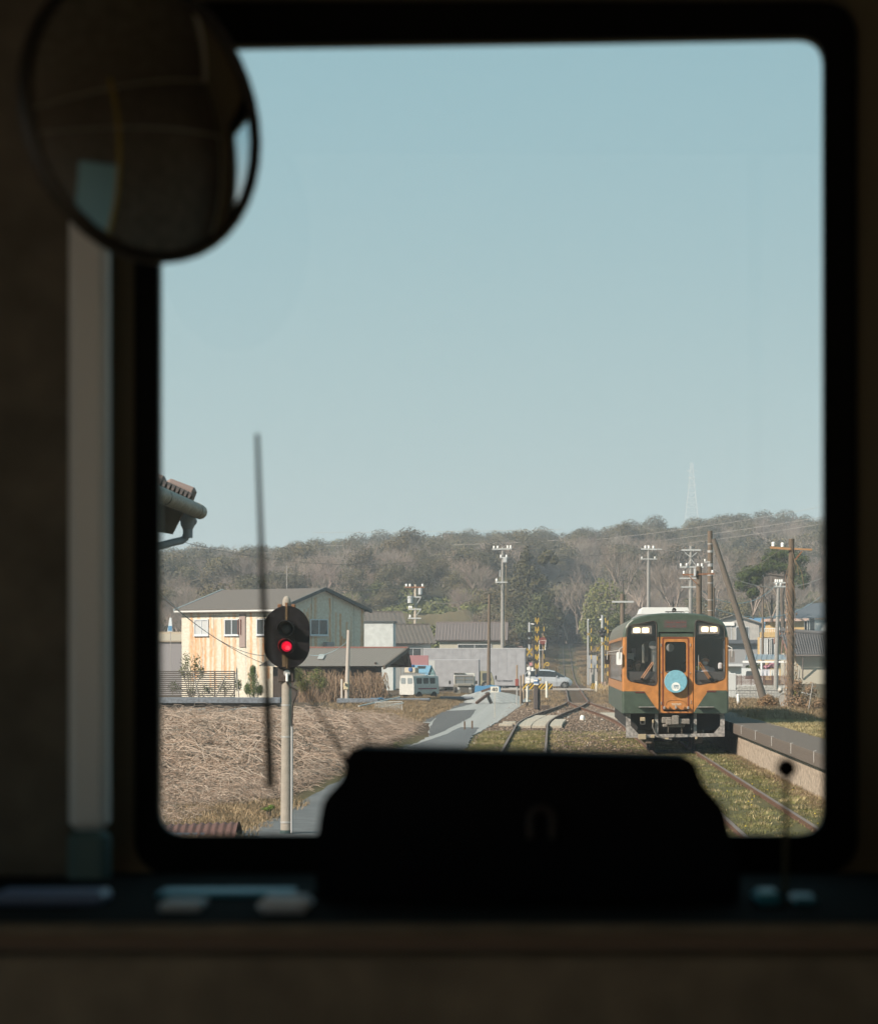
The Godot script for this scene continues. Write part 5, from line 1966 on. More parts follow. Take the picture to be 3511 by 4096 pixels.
	win(wh, Transform3D(Basis(), Vector3(-0.8, 2.55, 2.01)), 0.25, 0.25, frame, dk, 1)
	house("dark_roofed_house", "house with a grey hipped roof next to the flat white one", at(1612, 0, 245.0) * Vector3(1, 0, 1), 0.25, 3.6, 5.0, 3.7, 5.1, mk("wall_greyblue", 0.33, 0.34, 0.33, 0.9), roofm, 0.3, [["f", 0.3, 2.9, 1.4, 0.7], ["f", -1.0, 2.9, 0.8, 0.7]], 0.35)
	house("small_hip_house", "grey roof top showing above the flat white house", at(1520, 0, 262.0) * Vector3(1, 0, 1), 0.2, 3.2, 4.5, 5.2, 6.4, mk("wall_greyblue", 0.33, 0.34, 0.33, 0.9), roofm, 0.3, [], 0.35)
	house("tiled_house", "bungalow with a mauve grey tiled roof behind the parked lorries", at(1888, 0, 272.0) * Vector3(1, 0, 1), 0.0, 5.7, 6.0, 4.15, 5.6, mk("wall_cream", 0.42, 0.40, 0.33, 0.9), mk("tile_mauve", 0.25, 0.21, 0.20, 0.8, {"tex": grey_noise("slate", 0.03, 0.6, 1.0, 5), "ts": 0.5}), 0.35, [["f", 0.3, 3.3, 3.0, 0.8]], 0.28)
	house("low_tiled_roof", "low lean-to with a red brown roof at the end of the tiled bungalow", at(2045, 0, 276.0) * Vector3(1, 0, 1), 0.0, 1.6, 3.0, 3.0, 3.4, mats["wall_cream"], mk("tile_brown", 0.2, 0.14, 0.125, 0.8), 0.2, [], 0.25)
	var aw := thing("pink_awning", "faded pink awning stretched behind the shed's gable", "awning", at(1655, 2660, 205.0))
	mb = MB.new()
	mb.box(Vector3(0, 0.3, 0), Vector3(2.0, 0.72, 0.4))
	part(aw, "canvas", mb, mk("awning_pink", 0.34, 0.17, 0.18, 0.8))
	mb = MB.new()
	mb.box(Vector3(-0.6, 0.32, 0.22), Vector3(0.6, 0.5, 0.02))
	part(aw, "patch", mb, mk("awning_light", 0.55, 0.42, 0.42, 0.8))
	mb = MB.new()
	for x in [-0.9, 0.9]:
		mb.tube([Vector3(x, -2.1, 0), Vector3(x, 0.5, 0)], 0.03, 5)
	part(aw, "leg", mb, mk("prop_grey", 0.26, 0.24, 0.22, 0.8))
	# lorries on the road
	box_lorry()
	old_vehicles()
	# blue tarpaulin heaps
	for q in [[1950, 2778, 190.0, 105, 40, "blue tarpaulin over a low load beside the jeep", "tarp_blue"], [1510, 2785, 150.0, 66, 26, "small blue tarpaulin at the corner of the vine shed", "tarp_light"]]:
		var p := at(q[0], q[1], q[2])
		mb = MB.new()
		var s: float = q[2] / F
		var hw: float = q[3] * s * 0.5
		var hh: float = q[4] * s
		mb.prism(round_corners([Vector2(-hw, 0), Vector2(hw, 0), Vector2(hw * 0.98, hh * 0.8), Vector2(hw * 0.3, hh), Vector2(-hw * 0.4, hh * 0.86), Vector2(-hw * 0.95, hh * 0.95)], 0.12), -0.6, 0.6)
		single("tarpaulin", q[5], "tarpaulin", mb, mk(q[6], 0.06, 0.20, 0.36, 0.6), "", "", Vector3(p.x, 0.1, p.z))


func wheel(parent: Node, c: Vector3, r: float, wdt: float, side: float) -> void:
	var mb := MB.new()
	var xf := Transform3D(Basis(Vector3.BACK, PI / 2) if false else Basis(Vector3.RIGHT, PI / 2 * side), c)
	mb.lathe([Vector2(r * 0.6, -wdt), Vector2(r * 0.97, -wdt), Vector2(r, -wdt * 0.8), Vector2(r, -wdt * 0.1), Vector2(r * 0.95, 0), Vector2(r * 0.66, 0.0)], 20, xf)
	var o := part(parent, "wheel", mb, mk("tyre", 0.02, 0.02, 0.02, 0.85))
	mb = MB.new()
	mb.lathe([Vector2(r * 0.66, -0.01), Vector2(r * 0.62, -0.04), Vector2(r * 0.15, -0.02), Vector2(0, 0.0)], 20, xf)
	part(o, "rim", mb, mk("rim_dark_grey", 0.06, 0.06, 0.06, 0.5))
	mb = MB.new()
	for i in 7:
		var a := TAU * i / 7.0
		mb.bar(xf * Vector3(cos(a) * r * 0.12, 0.005, sin(a) * r * 0.12), xf * Vector3(cos(a) * r * 0.63, 0.0, sin(a) * r * 0.63), r * 0.1, 0.02)
	part(o, "spoke", mb, mk("rim_silver", 0.5, 0.5, 0.5, 0.4, {"metal": 0.4}))


func box_lorry() -> void:
	var D := 240.0
	var s := D / F
	var box := mk("lorry_grey", 0.36, 0.36, 0.38, 0.6, {"tex": grey_noise("plaster", 0.01, 0.88, 1.0, 5), "ts": 0.3})
	var pos := at(1945, 0, D + 2.0)
	pos.y = 0.0
	var lo := thing("box_lorry", "long grey box lorry standing along the road behind the jeep", "lorry", pos)
	var X := func(px: float, dd := D) -> float: return at(px, 0, dd).x - pos.x
	var Y := func(py: float, dd := D) -> float: return at(0, py, dd).y
	var mb := MB.new()
	var x0: float = X.call(1838)
	var x1: float = X.call(2102)
	mb.cbox(Vector3((X.call(1690) + x1) * 0.5, (Y.call(2593) + Y.call(2745)) * 0.5, 0), Vector3(x1 - X.call(1690), Y.call(2593) - Y.call(2745), 2.4), 0.05)
	var bd := part(lo, "cargo_box", mb, box)
	mb = MB.new()
	for i in 12:
		var x: float = lerpf(X.call(1700), x1 - 0.1, i / 11.0)
		mb.box(Vector3(x, (Y.call(2600) + Y.call(2690)) * 0.5, 1.205), Vector3(0.03, Y.call(2600) - Y.call(2690), 0.012))
	part(bd, "panel_joint", mb, mk("joint_grey", 0.3, 0.3, 0.32, 0.6))
	mb = MB.new()
	mb.box(Vector3((X.call(1690) + x1) * 0.5, Y.call(2596) + 0.05, 0), Vector3(x1 - X.call(1690), 0.06, 2.44))
	part(bd, "top_rail", mb, mk("rail_pale", 0.5, 0.5, 0.5, 0.5))
	# company name, drawn as small strokes
	mb = MB.new()
	var glyphs := [[[0, 1, 0.7, 1], [0.7, 1, 0.3, 0], [0.3, 1.1, 0, 0.5]], [[0, 0.95, 1, 0.95], [0.5, 0.95, 0.5, 0.05], [0, 0.05, 1, 0.05]], [[0.1, 0.95, 0.8, 0.95], [0.8, 0.95, 0.1, 0], [0.5, 0.45, 0.95, 0]], [[0.4, 1, 0.4, 0], [0.4, 0.6, 0.9, 0.4]], [[0, 0.9, 1, 0.9], [0.5, 1.05, 0.5, 0], [0.1, 0.5, 0.9, 0.5], [0.1, 0.1, 0.9, 0.1], [0.15, 0.7, 0.85, 0.7]], [[0.1, 1, 0.1, 0], [0.5, 0.9, 1, 0.9], [0.5, 0.5, 1, 0.5], [0.75, 0.9, 0.75, 0], [0.45, 0.1, 1, 0.1]], [[0.2, 1, 0.2, 0], [0, 0.7, 0.45, 0.7], [0.5, 0.75, 1, 0.75], [0.75, 1, 0.75, 0], [0.55, 0.4, 1, 0.4]], [[0, 0.75, 1, 0.75], [0.6, 1, 0.95, 0], [0.1, 0.4, 0.5, 0.4], [0.3, 0.4, 0.3, 0.1], [0, 0.1, 0.6, 0.1]], [[0.5, 1, 0, 0.6], [0.5, 1, 1, 0.6], [0.2, 0.55, 0.8, 0.55], [0.1, 0.3, 0.9, 0.3], [0.4, 0.3, 0.15, 0.02], [0.15, 0.02, 0.85, 0.05]], [[0.1, 0.9, 0.4, 0.9], [0.25, 1, 0.25, 0], [0.5, 0.75, 1, 0.75], [0.75, 1, 0.75, 0], [0.1, 0.5, 0.4, 0.5]]]
	var gx: float = X.call(1985)
	var gw: float = (X.call(2050) - gx) / glyphs.size()
	var gy: float = Y.call(2727)
	for i in glyphs.size():
		for st in glyphs[i]:
			var a := Vector3(gx + (i + st[0] * 0.8) * gw, gy + st[1] * gw * 0.95, 1.212)
			var b := Vector3(gx + (i + st[2] * 0.8) * gw, gy + st[3] * gw * 0.95, 1.212)
			mb.bar(a, b, gw * 0.13, gw * 0.13)
	part(bd, "lettering", mb, mk("letter_dark", 0.06, 0.06, 0.07, 0.6), "small dark company name on the box side")
	mb = MB.new()
	mb.box(Vector3((X.call(1690) + x1) * 0.5, Y.call(2750), -0.1), Vector3(x1 - X.call(1690) - 0.3, 0.2, 2.0))
	part(lo, "chassis", mb, mk("chassis_black", 0.02, 0.019, 0.018, 0.8))
	mb = MB.new()
	mb.cbox(Vector3(X.call(2055), Y.call(2755), 1.05), Vector3(0.9, 0.16, 0.1), 0.02)
	part(lo, "side_guard", mb, mk("rail_pale", 0.5, 0.5, 0.5, 0.5))
	for px in [1720.0, 1750.0, 2010.0, 2085.0]:
		wheel(lo, Vector3(X.call(px), 0.3, 1.1), 0.45, 0.3, 1.0)
	# nearer, smaller lorry with an olive cab
	D = 225.0
	var p2 := at(1820, 0, D)
	p2.y = 0.0
	var l2 := thing("box_lorry", "smaller box lorry with an olive cab parked before the long grey one", "lorry", p2)
	X = func(px: float) -> float: return at(px, 0, D).x - p2.x
	Y = func(py: float) -> float: return at(0, py, D).y
	mb = MB.new()
	mb.cbox(Vector3((X.call(1692) + X.call(1918)) * 0.5, (Y.call(2638) + Y.call(2748)) * 0.5, 0), Vector3(X.call(1918) - X.call(1692), Y.call(2638) - Y.call(2748), 2.1), 0.04)
	var b2 := part(l2, "cargo_box", mb, box)
	mb = MB.new()
	mb.box(Vector3(X.call(1716), (Y.call(2642) + Y.call(2745)) * 0.5, 1.06), Vector3(X.call(1744) - X.call(1692), Y.call(2642) - Y.call(2745), 0.02))
	part(b2, "rear_panel", mb, mk("panel_pale", 0.45, 0.46, 0.45, 0.6), "paler panel at the rear of the box")
	mb = MB.new()
	mb.prism(round_corners([Vector2(X.call(1920), Y.call(2760)), Vector2(X.call(1978), Y.call(2760)), Vector2(X.call(1976), Y.call(2722)), Vector2(X.call(1962), Y.call(2686)), Vector2(X.call(1920), Y.call(2682))], 0.12), -1.0, 0.95)
	var cab := part(l2, "cab", mb, mk("cab_olive_paint", 0.26, 0.245, 0.16, 0.6))
	mb = MB.new()
	mb.prism(round_corners([Vector2(X.call(1930), Y.call(2722)), Vector2(X.call(1966), Y.call(2722)), Vector2(X.call(1958), Y.call(2692)), Vector2(X.call(1930), Y.call(2692))], 0.06), 0.955, 0.97)
	part(cab, "side_window", mb, mk("dark_pane", 0.06, 0.07, 0.075, 0.08))
	mb = MB.new()
	mb.cbox(Vector3(X.call(1984), Y.call(2710), 1.1), Vector3(0.12, 0.3, 0.06), 0.02)
	part(cab, "side_mirror", mb, mk("tyre", 0.02, 0.02, 0.02, 0.85))
	mb = MB.new()
	mb.box(Vector3(X.call(1830), Y.call(2758), 0), Vector3(4.8, 0.16, 1.6))
	part(l2, "chassis", mb, mats["chassis_black"])
	for px in [1735.0, 1765.0, 1945.0]:
		wheel(l2, Vector3(X.call(px), 0.35, 1.0), 0.38, 0.25, 1.0)
	# blue forklift-like truck at the back of the shed
	D = 205.0
	var p3 := at(1700, 0, D)
	p3.y = 0.05
	var l3 := thing("blue_truck", "small blue truck with its bonnet roof tilted behind the white van", "truck", p3)
	X = func(px: float) -> float: return at(px, 0, D).x - p3.x
	Y = func(py: float) -> float: return at(0, py, D).y - 0.05
	mb = MB.new()
	mb.prism(PackedVector2Array([Vector2(X.call(1655), Y.call(2690)), Vector2(X.call(1712), Y.call(2700)), Vector2(X.call(1725), Y.call(2662)), Vector2(X.call(1658), Y.call(2660))]), 0.3, -1.2)
	var bl := part(l3, "roof_panel", mb, mk("truck_blue", 0.20, 0.42, 0.60, 0.5))
	mb = MB.new()
	mb.prism(PackedVector2Array([Vector2(X.call(1668), Y.call(2674)), Vector2(X.call(1700), Y.call(2674)), Vector2(X.call(1704), Y.call(2664)), Vector2(X.call(1672), Y.call(2664))]), 0.305, 0.32)
	part(bl, "roof_window", mb, mk("dark_pane", 0.06, 0.07, 0.075, 0.08))
	mb = MB.new()
	mb.prism(PackedVector2Array([Vector2(X.call(1712), Y.call(2760)), Vector2(X.call(1735), Y.call(2752)), Vector2(X.call(1741), Y.call(2700)), Vector2(X.call(1725), Y.call(2664)), Vector2(X.call(1712), Y.call(2700))]), 0.2, -1.2)
	part(l3, "cab_side", mb, mk("truck_teal", 0.18, 0.30, 0.31, 0.5))
	mb = MB.new()
	mb.box(Vector3(X.call(1690), Y.call(2745), -0.5), Vector3(1.3, 1.0, 1.2))
	part(l3, "body", mb, mk("truck_navy", 0.05, 0.10, 0.19, 0.6))
	for px in [1665.0, 1725.0]:
		wheel(l3, Vector3(X.call(px), 0.3, 0.2), 0.35, 0.25, 1.0)


func old_vehicles() -> void:
	# olive jeep, front on
	var D := 200.0
	var s := D / F
	var p := at(1857, 0, D)
	p.y = 0.05
	var jp := thing("jeep", "olive grey jeep parked facing the railway with a white canvas frame", "jeep", p, 0.04)
	var X := func(px: float) -> float: return (px - 1857.0) * s
	var Y := func(py: float) -> float: return EYE - (py - CY) * s - 0.05
	var body := mk("jeep_grey", 0.19, 0.18, 0.155, 0.65)
	var white := mk("jeep_white", 0.52, 0.52, 0.48, 0.7)
	var dk := mk("dark_pane", 0.06, 0.07, 0.075, 0.08)
	var mb := MB.new()
	mb.cbox(Vector3(0, (Y.call(2735) + Y.call(2775)) * 0.5, -0.6), Vector3(X.call(1898) - X.call(1816), Y.call(2735) - Y.call(2775), 1.5), 0.06)
	mb.cbox(Vector3(0, Y.call(2740), -0.4), Vector3(1.0, 0.2, 1.4), 0.05)
	mb.cbox(Vector3(0, Y.call(2755), -2.0), Vector3(1.42, 0.6, 1.6), 0.04)
	var bd := part(jp, "body", mb, body)
	mb = MB.new()
	mb.box(Vector3(0, Y.call(2760), 0.165), Vector3(0.52, 0.42, 0.02))
	var gr := part(bd, "grille", mb, mk("tyre", 0.02, 0.02, 0.02, 0.85))
	mb = MB.new()
	for i in 8:
		mb.box(Vector3(-0.22 + i * 0.063, Y.call(2760), 0.18), Vector3(0.026, 0.42, 0.02))
	part(gr, "slat", mb, body)
	for sx in [-0.38, 0.38]:
		mb = MB.new()
		mb.lathe([Vector2(0.1, 0), Vector2(0.09, 0.03), Vector2(0, 0.05)], 14, Transform3D(Basis(Vector3.RIGHT, PI / 2), Vector3(sx, Y.call(2754), 0.15)))
		part(jp, "headlight", mb, mk("lens_pale", 0.4, 0.42, 0.42, 0.2))
	for q in [[1818, 1900, 2693, 2700], [1816, 1823, 2693, 2790], [1894, 1901, 2693, 2745]]:
		mb = MB.new()
		mb.cbox(Vector3((X.call(q[0]) + X.call(q[1])) * 0.5, (Y.call(q[2]) + Y.call(q[3])) * 0.5, -0.9), Vector3(X.call(q[1]) - X.call(q[0]), Y.call(q[2]) - Y.call(q[3]), 0.08), 0.02)
		part(jp, "canvas_frame", mb, white)
	mb = MB.new()
	for y in [2705.0, 2718.0, 2735.0]:
		mb.box(Vector3(0, Y.call(y), -0.82), Vector3(1.24, 0.05, 0.05))
	for x in [-0.62, 0.0, 0.62]:
		mb.box(Vector3(x, Y.call(2720), -0.82), Vector3(0.05, 0.52, 0.05))
	var ws := part(jp, "windscreen", mb, body)
	mb = MB.new()
	mb.box(Vector3(0, Y.call(2720), -0.84), Vector3(1.2, 0.5, 0.01))
	part(ws, "pane", mb, mk("jeep_pane", 0.16, 0.18, 0.19, 0.1))
	mb = MB.new()
	mb.cbox(Vector3(X.call(1826), Y.call(2776), 0.2), Vector3(0.5, 0.16, 0.03), 0.01)
	part(jp, "number_plate", mb, white)
	for q in [1799.0, 1905.0]:
		mb = MB.new()
		mb.cbox(Vector3(X.call(q), Y.call(2730), -0.7), Vector3(0.14, 0.24, 0.06), 0.03)
		part(jp, "side_mirror", mb, mats["tyre"])
	mb = MB.new()
	mb.box(Vector3(X.call(1834), Y.call(2692), -0.9), Vector3(0.8, 0.03, 0.3))
	part(jp, "roof_rack", mb, mk("prop_grey", 0.26, 0.24, 0.22, 0.8))
	for sx in [-0.6, 0.6]:
		mb = MB.new()
		mb.tube([Vector3(sx - 0.1, 0.25, -0.1), Vector3(sx + 0.1, 0.25, -0.1)], 0.32, 16)
		part(jp, "wheel", mb, mats["tyre"])
	# old white van, seen from a rear corner
	D = 182.0
	s = D / F
	p = at(1640, 0, D)
	p.y = 0.0
	var vn := thing("old_van", "derelict white and grey van with a load on its roof rack", "van", p, deg_to_rad(-38.0))
	var vh := 1.75
	vn.scale = Vector3.ONE * 0.78
	mb = MB.new()
	mb.prism(round_corners([Vector2(-0.75, 0.25), Vector2(0.75, 0.25), Vector2(0.74, 1.05), Vector2(0.64, vh), Vector2(-0.64, vh), Vector2(-0.74, 1.05)], 0.14), -2.6, 0.4)
	var vb := part(vn, "body", mb, mk("van_white", 0.52, 0.52, 0.49, 0.6, {"tex": grey_noise("plaster", 0.01, 0.88, 1.0, 5), "ts": 0.8}))
	for x in [-0.34, 0.34]:
		mb = MB.new()
		mb.prism(rounded(x - 0.25, 1.1, x + 0.25, 1.55, 0.09), 0.4, 0.412)
		part(vb, "rear_window", mb, mk("van_pane", 0.2, 0.23, 0.24, 0.1))
	for z in [-0.25, -1.05, -1.85]:
		mb = MB.new()
		mb.prism(rounded(-0.3, 1.1, 0.3, 1.55, 0.07), 0.70, 0.735, Transform3D(Basis(Vector3.UP, PI / 2), Vector3(0, 0, z)))
		part(vb, "side_window", mb, mk("dark_pane", 0.06, 0.07, 0.075, 0.08))
	mb = MB.new()
	mb.box(Vector3(0.76, 0.72, -1.2), Vector3(0.02, 0.1, 2.2))
	part(vb, "red_stripe", mb, mk("stripe_red", 0.22, 0.05, 0.07, 0.6))
	mb = MB.new()
	for x in [-0.6, 0.6]:
		mb.tube([Vector3(x, vh + 0.18, -2.3), Vector3(x, vh + 0.18, 0.2)], 0.02, 5)
		for z in [-2.2, -1.0, 0.1]:
			mb.tube([Vector3(x, vh - 0.05, z), Vector3(x, vh + 0.18, z)], 0.02, 5)
	part(vn, "roof_rack", mb, mk("prop_grey", 0.26, 0.24, 0.22, 0.8))
	for z in [-2.0, -0.2]:
		for x in [-0.72, 0.72]:
			mb = MB.new()
			mb.tube([Vector3(x - 0.09, 0.2, z), Vector3(x + 0.06, 0.2, z)], 0.3, 16)
			part(vn, "wheel", mb, mats["tyre"])
	var ld := thing("roof_load", "beige and blue bundle lashed on the derelict van's roof", "bundle", p + Vector3(0, vh * 0.78 + 0.08, 0), deg_to_rad(-38.0))
	ld.scale = Vector3.ONE * 0.78
	mb = MB.new()
	mb.cbox(Vector3(-0.1, 0.3, -0.3), Vector3(1.1, 0.42, 0.5), 0.05)
	part(ld, "board_stack", mb, mk("load_beige", 0.40, 0.36, 0.29, 0.8))
	mb = MB.new()
	mb.cbox(Vector3(0.05, 0.35, 0.0), Vector3(0.35, 0.3, 0.2), 0.06)
	mb.cbox(Vector3(-0.1, 0.62, -0.3), Vector3(0.5, 0.22, 0.3), 0.06)
	part(ld, "blue_sheet", mb, mk("sheet_blue", 0.04, 0.11, 0.26, 0.7))


# ------------------------------------------------------------------ level crossing
func stripes(parent: Node, called: String, w: float, h: float, n: int, xf: Transform3D, slant: float) -> void:
	# black board with slanted yellow bars, each its own plate
	var black := mk("stripe_black", 0.035, 0.032, 0.03, 0.7)
	var yellow := mk("stripe_yellow", 0.52, 0.33, 0.035, 0.6)
	var mb := MB.new()
	mb.cbox(xf.origin, Vector3(w, h, 0.03), 0.005, xf.basis)
	var o := part(parent, called, mb, black)
	for i in n:
		var x := -w * 0.5 + w * (i + 0.25) / n
		var b := w / n * 0.5
		mb = MB.new()
		var p := Geometry2D.intersect_polygons(PackedVector2Array([Vector2(x - slant * 0.5, -h * 0.5), Vector2(x + b - slant * 0.5, -h * 0.5), Vector2(x + b + slant * 0.5, h * 0.5), Vector2(x + slant * 0.5, h * 0.5)]), rounded(-w * 0.5, -h * 0.5, w * 0.5, h * 0.5, 0.001, 1))
		for q in p:
			mb.prism(q, 0.016, 0.02, xf)
		if p:
			part(o, "stripe", mb, yellow)


func cross_buck(parent: Node, c: Vector3, r: float, bulky: bool) -> void:
	var black := mk("stripe_black", 0.035, 0.032, 0.03, 0.7)
	var yellow := mk("stripe_yellow", 0.52, 0.33, 0.035, 0.6)
	for s in [-1.0, 1.0]:
		var mb := MB.new()
		var b := Basis(Vector3.BACK, s * deg_to_rad(52.0 if bulky else 45.0))
		mb.box(c + Vector3(0, 0, 0.012 * s), Vector3(r * 2.0, r * 0.34, 0.02), b)
		var o := part(parent, "cross_board", mb, yellow)
		for i in 5:
			mb = MB.new()
			mb.box(c + b * Vector3(-r + r * 2.0 * (i + 0.5) / 5.0, 0, 0.012 * s + 0.013), Vector3(r * 0.1, r * 0.35, 0.006), b * Basis(Vector3.BACK, 0.5))
			part(o, "stripe", mb, black)


func barrier_arm(label: String, px: float, py0: float, py1: float, d: float, lean := 0.0) -> void:
	var base := at(px, py1, d)
	var o := thing("barrier_arm", label, "barrier", base)
	var h := (py1 - py0) * d / F
	var n := maxi(5, int((py1 - py0) / 17.0))
	for i in n:
		var mb := MB.new()
		mb.tube([Vector3(lean * i / n, h * i / n, 0), Vector3(lean * (i + 1) / n, h * (i + 1) / n, 0)], 0.055 - 0.015 * i / n, 6)
		part(o, "band", mb, mk("stripe_yellow", 0.52, 0.33, 0.035, 0.6) if i % 2 else mk("stripe_black", 0.035, 0.032, 0.03, 0.7))


func build_crossing() -> void:
	var D := 241.0
	var road := mk("road_grey", 0.19, 0.19, 0.19, 0.9, {"tex": grey_noise("asphalt", 0.08, 0.6, 1.0, 5), "ts": 0.4})
	var mb := MB.new()
	mb.box(Vector3(-33, -0.09, -D), Vector3(90, 0.16, 6.0))
	structure("road", "grey road running across the railway at the level crossing", mb, road, "road")
	mb = MB.new()
	mb.box(Vector3(1.0, -0.02, -D + 3.3), Vector3(18, 0.16, 0.5))
	single("road_kerb", "pale kerb along the near edge of the level crossing", "kerb", mb, mk("kerb_grey", 0.36, 0.34, 0.32, 0.9))
	var steel := mk("galv_grey", 0.42, 0.43, 0.44, 0.5, {"metal": 0.3})
	var dk := mk("lamp_black", 0.02, 0.02, 0.022, 0.6)
	var post := func(o: Node, px: float, py0: float, py1: float, d: float, r: float, m: Material, called := "post") -> void:
		var q := MB.new()
		q.tube([at(px, py1, d) - o.position, at(px, py0, d) - o.position], r, 8)
		part(o, called, q, m)
	var ground := func(px: float, d: float) -> Vector3: return Vector3(at(px, 0, d).x, -0.05, -d)
	# near crossing signal
	var o := thing("crossing_signal", "level crossing signal mast with a full yellow and black crossbuck beside the lorry", "crossing signal", ground.call(2117, 226.0))
	post.call(o, 2117.0, 2490.0, 2762.0, 226.0, 0.09, steel, "mast")
	cross_buck(o, at(2117, 2608, 225.85) - o.position, 0.34, true)
	for q in [[2117, 2537, 24, 18], [2118, 2566, 17, 20], [2123, 2636, 32, 14], [2112, 2650, 18, 12]]:
		mb = MB.new()
		mb.cbox(at(q[0], q[1], 225.8) - o.position, Vector3(q[2] * 0.0188, q[3] * 0.0188, 0.2), 0.05)
		part(o, "lamp_head", mb, dk)
	mb = MB.new()
	mb.tube([at(2117, 2500, 226) - o.position, at(2120, 2495, 226) - o.position, at(2135, 2497, 226) - o.position], 0.05, 6)
	part(o, "lamp_arm", mb, mk("white_paint", 0.75, 0.74, 0.72, 0.6))
	for q in [[2122, 2657, 12, 13, "pink"], [2113, 2674, 14, 12, "white"], [2128, 2677, 9, 14, "white"], [2116, 2693, 10, 11, "white"], [2112, 2716, 15, 9, "white"], [2127, 2722, 11, 16, "white"], [2110, 2727, 16, 8, "white"]]:
		mb = MB.new()
		mb.cbox(at(q[0], q[1], 225.6) - o.position, Vector3(q[2] * 0.0188, q[3] * 0.0188, 0.03), 0.004)
		part(o, "notice_plate", mb, mk("white_paint", 0.75, 0.74, 0.72, 0.6) if q[4] == "white" else mk("plate_pink", 0.5, 0.24, 0.25, 0.6))
	# raised barrier arms
	barrier_arm("yellow and black raised barrier arm with a pale edge beside the near crossing signal", 2142, 2470, 2690, 227.0)
	barrier_arm("yellow and black raised barrier arm between two thinner arms", 2147.5, 2478, 2695, 229.0)
	barrier_arm("yellow and black raised barrier arm closest to the car's roof", 2153, 2470, 2688, 231.0)
	barrier_arm("thin yellow and black raised arm behind the red disc", 2175, 2488, 2690, 262.0)
	barrier_arm("thin yellow and black raised arm beside the grey cabinet", 2364.5, 2495, 2690, 262.0)
	barrier_arm("yellow and black raised barrier arm behind the far crossing mast", 2421, 2472, 2690, 236.0)
	barrier_arm("yellow and black raised barrier arm with a white edge next to the railcar", 2430, 2465, 2720, 234.0)
	barrier_arm("orange and black striped short post carrying a small yellow cross", 2388, 2610, 2688, 255.0)
	# gate machine with stickers
	o = thing("gate_machine", "dark barrier machine with blue and white stickers at the roadside", "gate machine", ground.call(2143, 146.0))
	mb = MB.new()
	mb.cbox(at(2143, 2790, 146) - o.position, Vector3(0.24, 1.15, 0.3), 0.04)
	part(o, "cabinet", mb, mk("cabinet_brown", 0.075, 0.062, 0.06, 0.7))
	mb = MB.new()
	mb.cbox(at(2155, 2800, 146.3) - o.position, Vector3(0.12, 1.1, 0.3), 0.03)
	part(o, "counterweight", mb, dk)
	mb = MB.new()
	mb.cbox(at(2145, 2728, 145.9) - o.position, Vector3(0.26, 0.3, 0.24), 0.05)
	part(o, "top_housing", mb, mk("sticker_blue", 0.10, 0.19, 0.36, 0.6))
	for q in [[2141, 2722, 16, 7], [2143, 2737, 20, 4]]:
		mb = MB.new()
		mb.box(at(q[0], q[1], 145.74) - o.position, Vector3(q[2] * 0.0122, q[3] * 0.0122, 0.01))
		part(o, "sticker", mb, mk("white_paint", 0.75, 0.74, 0.72, 0.6))
	mb = MB.new()
	mb.cbox(at(2158, 2718, 146) - o.position, Vector3(0.15, 0.14, 0.1), 0.03)
	part(o, "warning_disc", mb, mk("disc_tan", 0.45, 0.34, 0.17, 0.6))
	mb = MB.new()
	mb.ball(at(2146, 2703, 146) - o.position, Vector3(0.08, 0.08, 0.08), 8, 12)
	part(o, "lamp_globe", mb, mk("globe_navy", 0.02, 0.03, 0.07, 0.2))
	post.call(o, 2143.0, 2675.0, 2700.0, 146.0, 0.05, mk("globe_post", 0.10, 0.09, 0.07, 0.7), "pivot_post")
	# striped boards
	o = thing("striped_board", "yellow and black hazard board before the car", "hazard board", ground.call(2142, 170.0))
	stripes(o, "board", 118.0 * 170.0 / F, 24.0 * 170.0 / F, 8, Transform3D(Basis(), at(2150, 2746, 170) - o.position), 0.3)
	post.call(o, 2112.0, 2740.0, 2790.0, 170.0, 0.05, steel)
	post.call(o, 2186.0, 2725.0, 2790.0, 170.0, 0.075, mk("sign_cream", 0.62, 0.60, 0.53, 0.6), "bollard")
	o = thing("striped_board", "short yellow and black hazard board beyond the track next to a white bollard", "hazard board", ground.call(2380, 215.0))
	stripes(o, "board", 24.0 * 215.0 / F, 24.0 * 215.0 / F, 3, Transform3D(Basis(), at(2374, 2745, 215) - o.position), 0.15)
	stripes(o, "board", 20.0 * 215.0 / F, 20.0 * 215.0 / F, 3, Transform3D(Basis(), at(2399, 2745, 216) - o.position), -0.15)
	post.call(o, 2385.0, 2724.0, 2765.0, 214.6, 0.1, mk("sign_cream", 0.62, 0.60, 0.53, 0.6), "bollard")
	# posts on the gravel edge
	o = thing("relay_post", "tall brown post with a red telephone box at the gravel's edge", "post", on_ground(2067, 2818, -0.1))
	var dd := -o.position.z
	post.call(o, 2067.0, 2660.0, 2745.0, dd, 0.045, mk("post_tan", 0.30, 0.22, 0.15, 0.8), "upper_post")
	post.call(o, 2067.0, 2745.0, 2822.0, dd, 0.04, mk("band_steel", 0.5, 0.49, 0.47, 0.4), "lower_post")
	mb = MB.new()
	mb.cbox(at(2067, 2730, dd - 0.1) - o.position, Vector3(0.19, 0.38, 0.16), 0.02)
	part(o, "phone_box", mb, mk("box_red", 0.24, 0.06, 0.045, 0.6))
	o = thing("relay_post", "brown wooden post with a dark side strip next to the red box post", "post", on_ground(2083, 2816, -0.1))
	dd = -o.position.z
	post.call(o, 2082.0, 2702.0, 2820.0, dd, 0.05, mk("post_brown", 0.22, 0.17, 0.125, 0.85))
	mb = MB.new()
	mb.cbox(at(2088, 2790, dd) - o.position, Vector3(0.07, 0.6, 0.08), 0.01)
	part(o, "cable_strip", mb, dk)
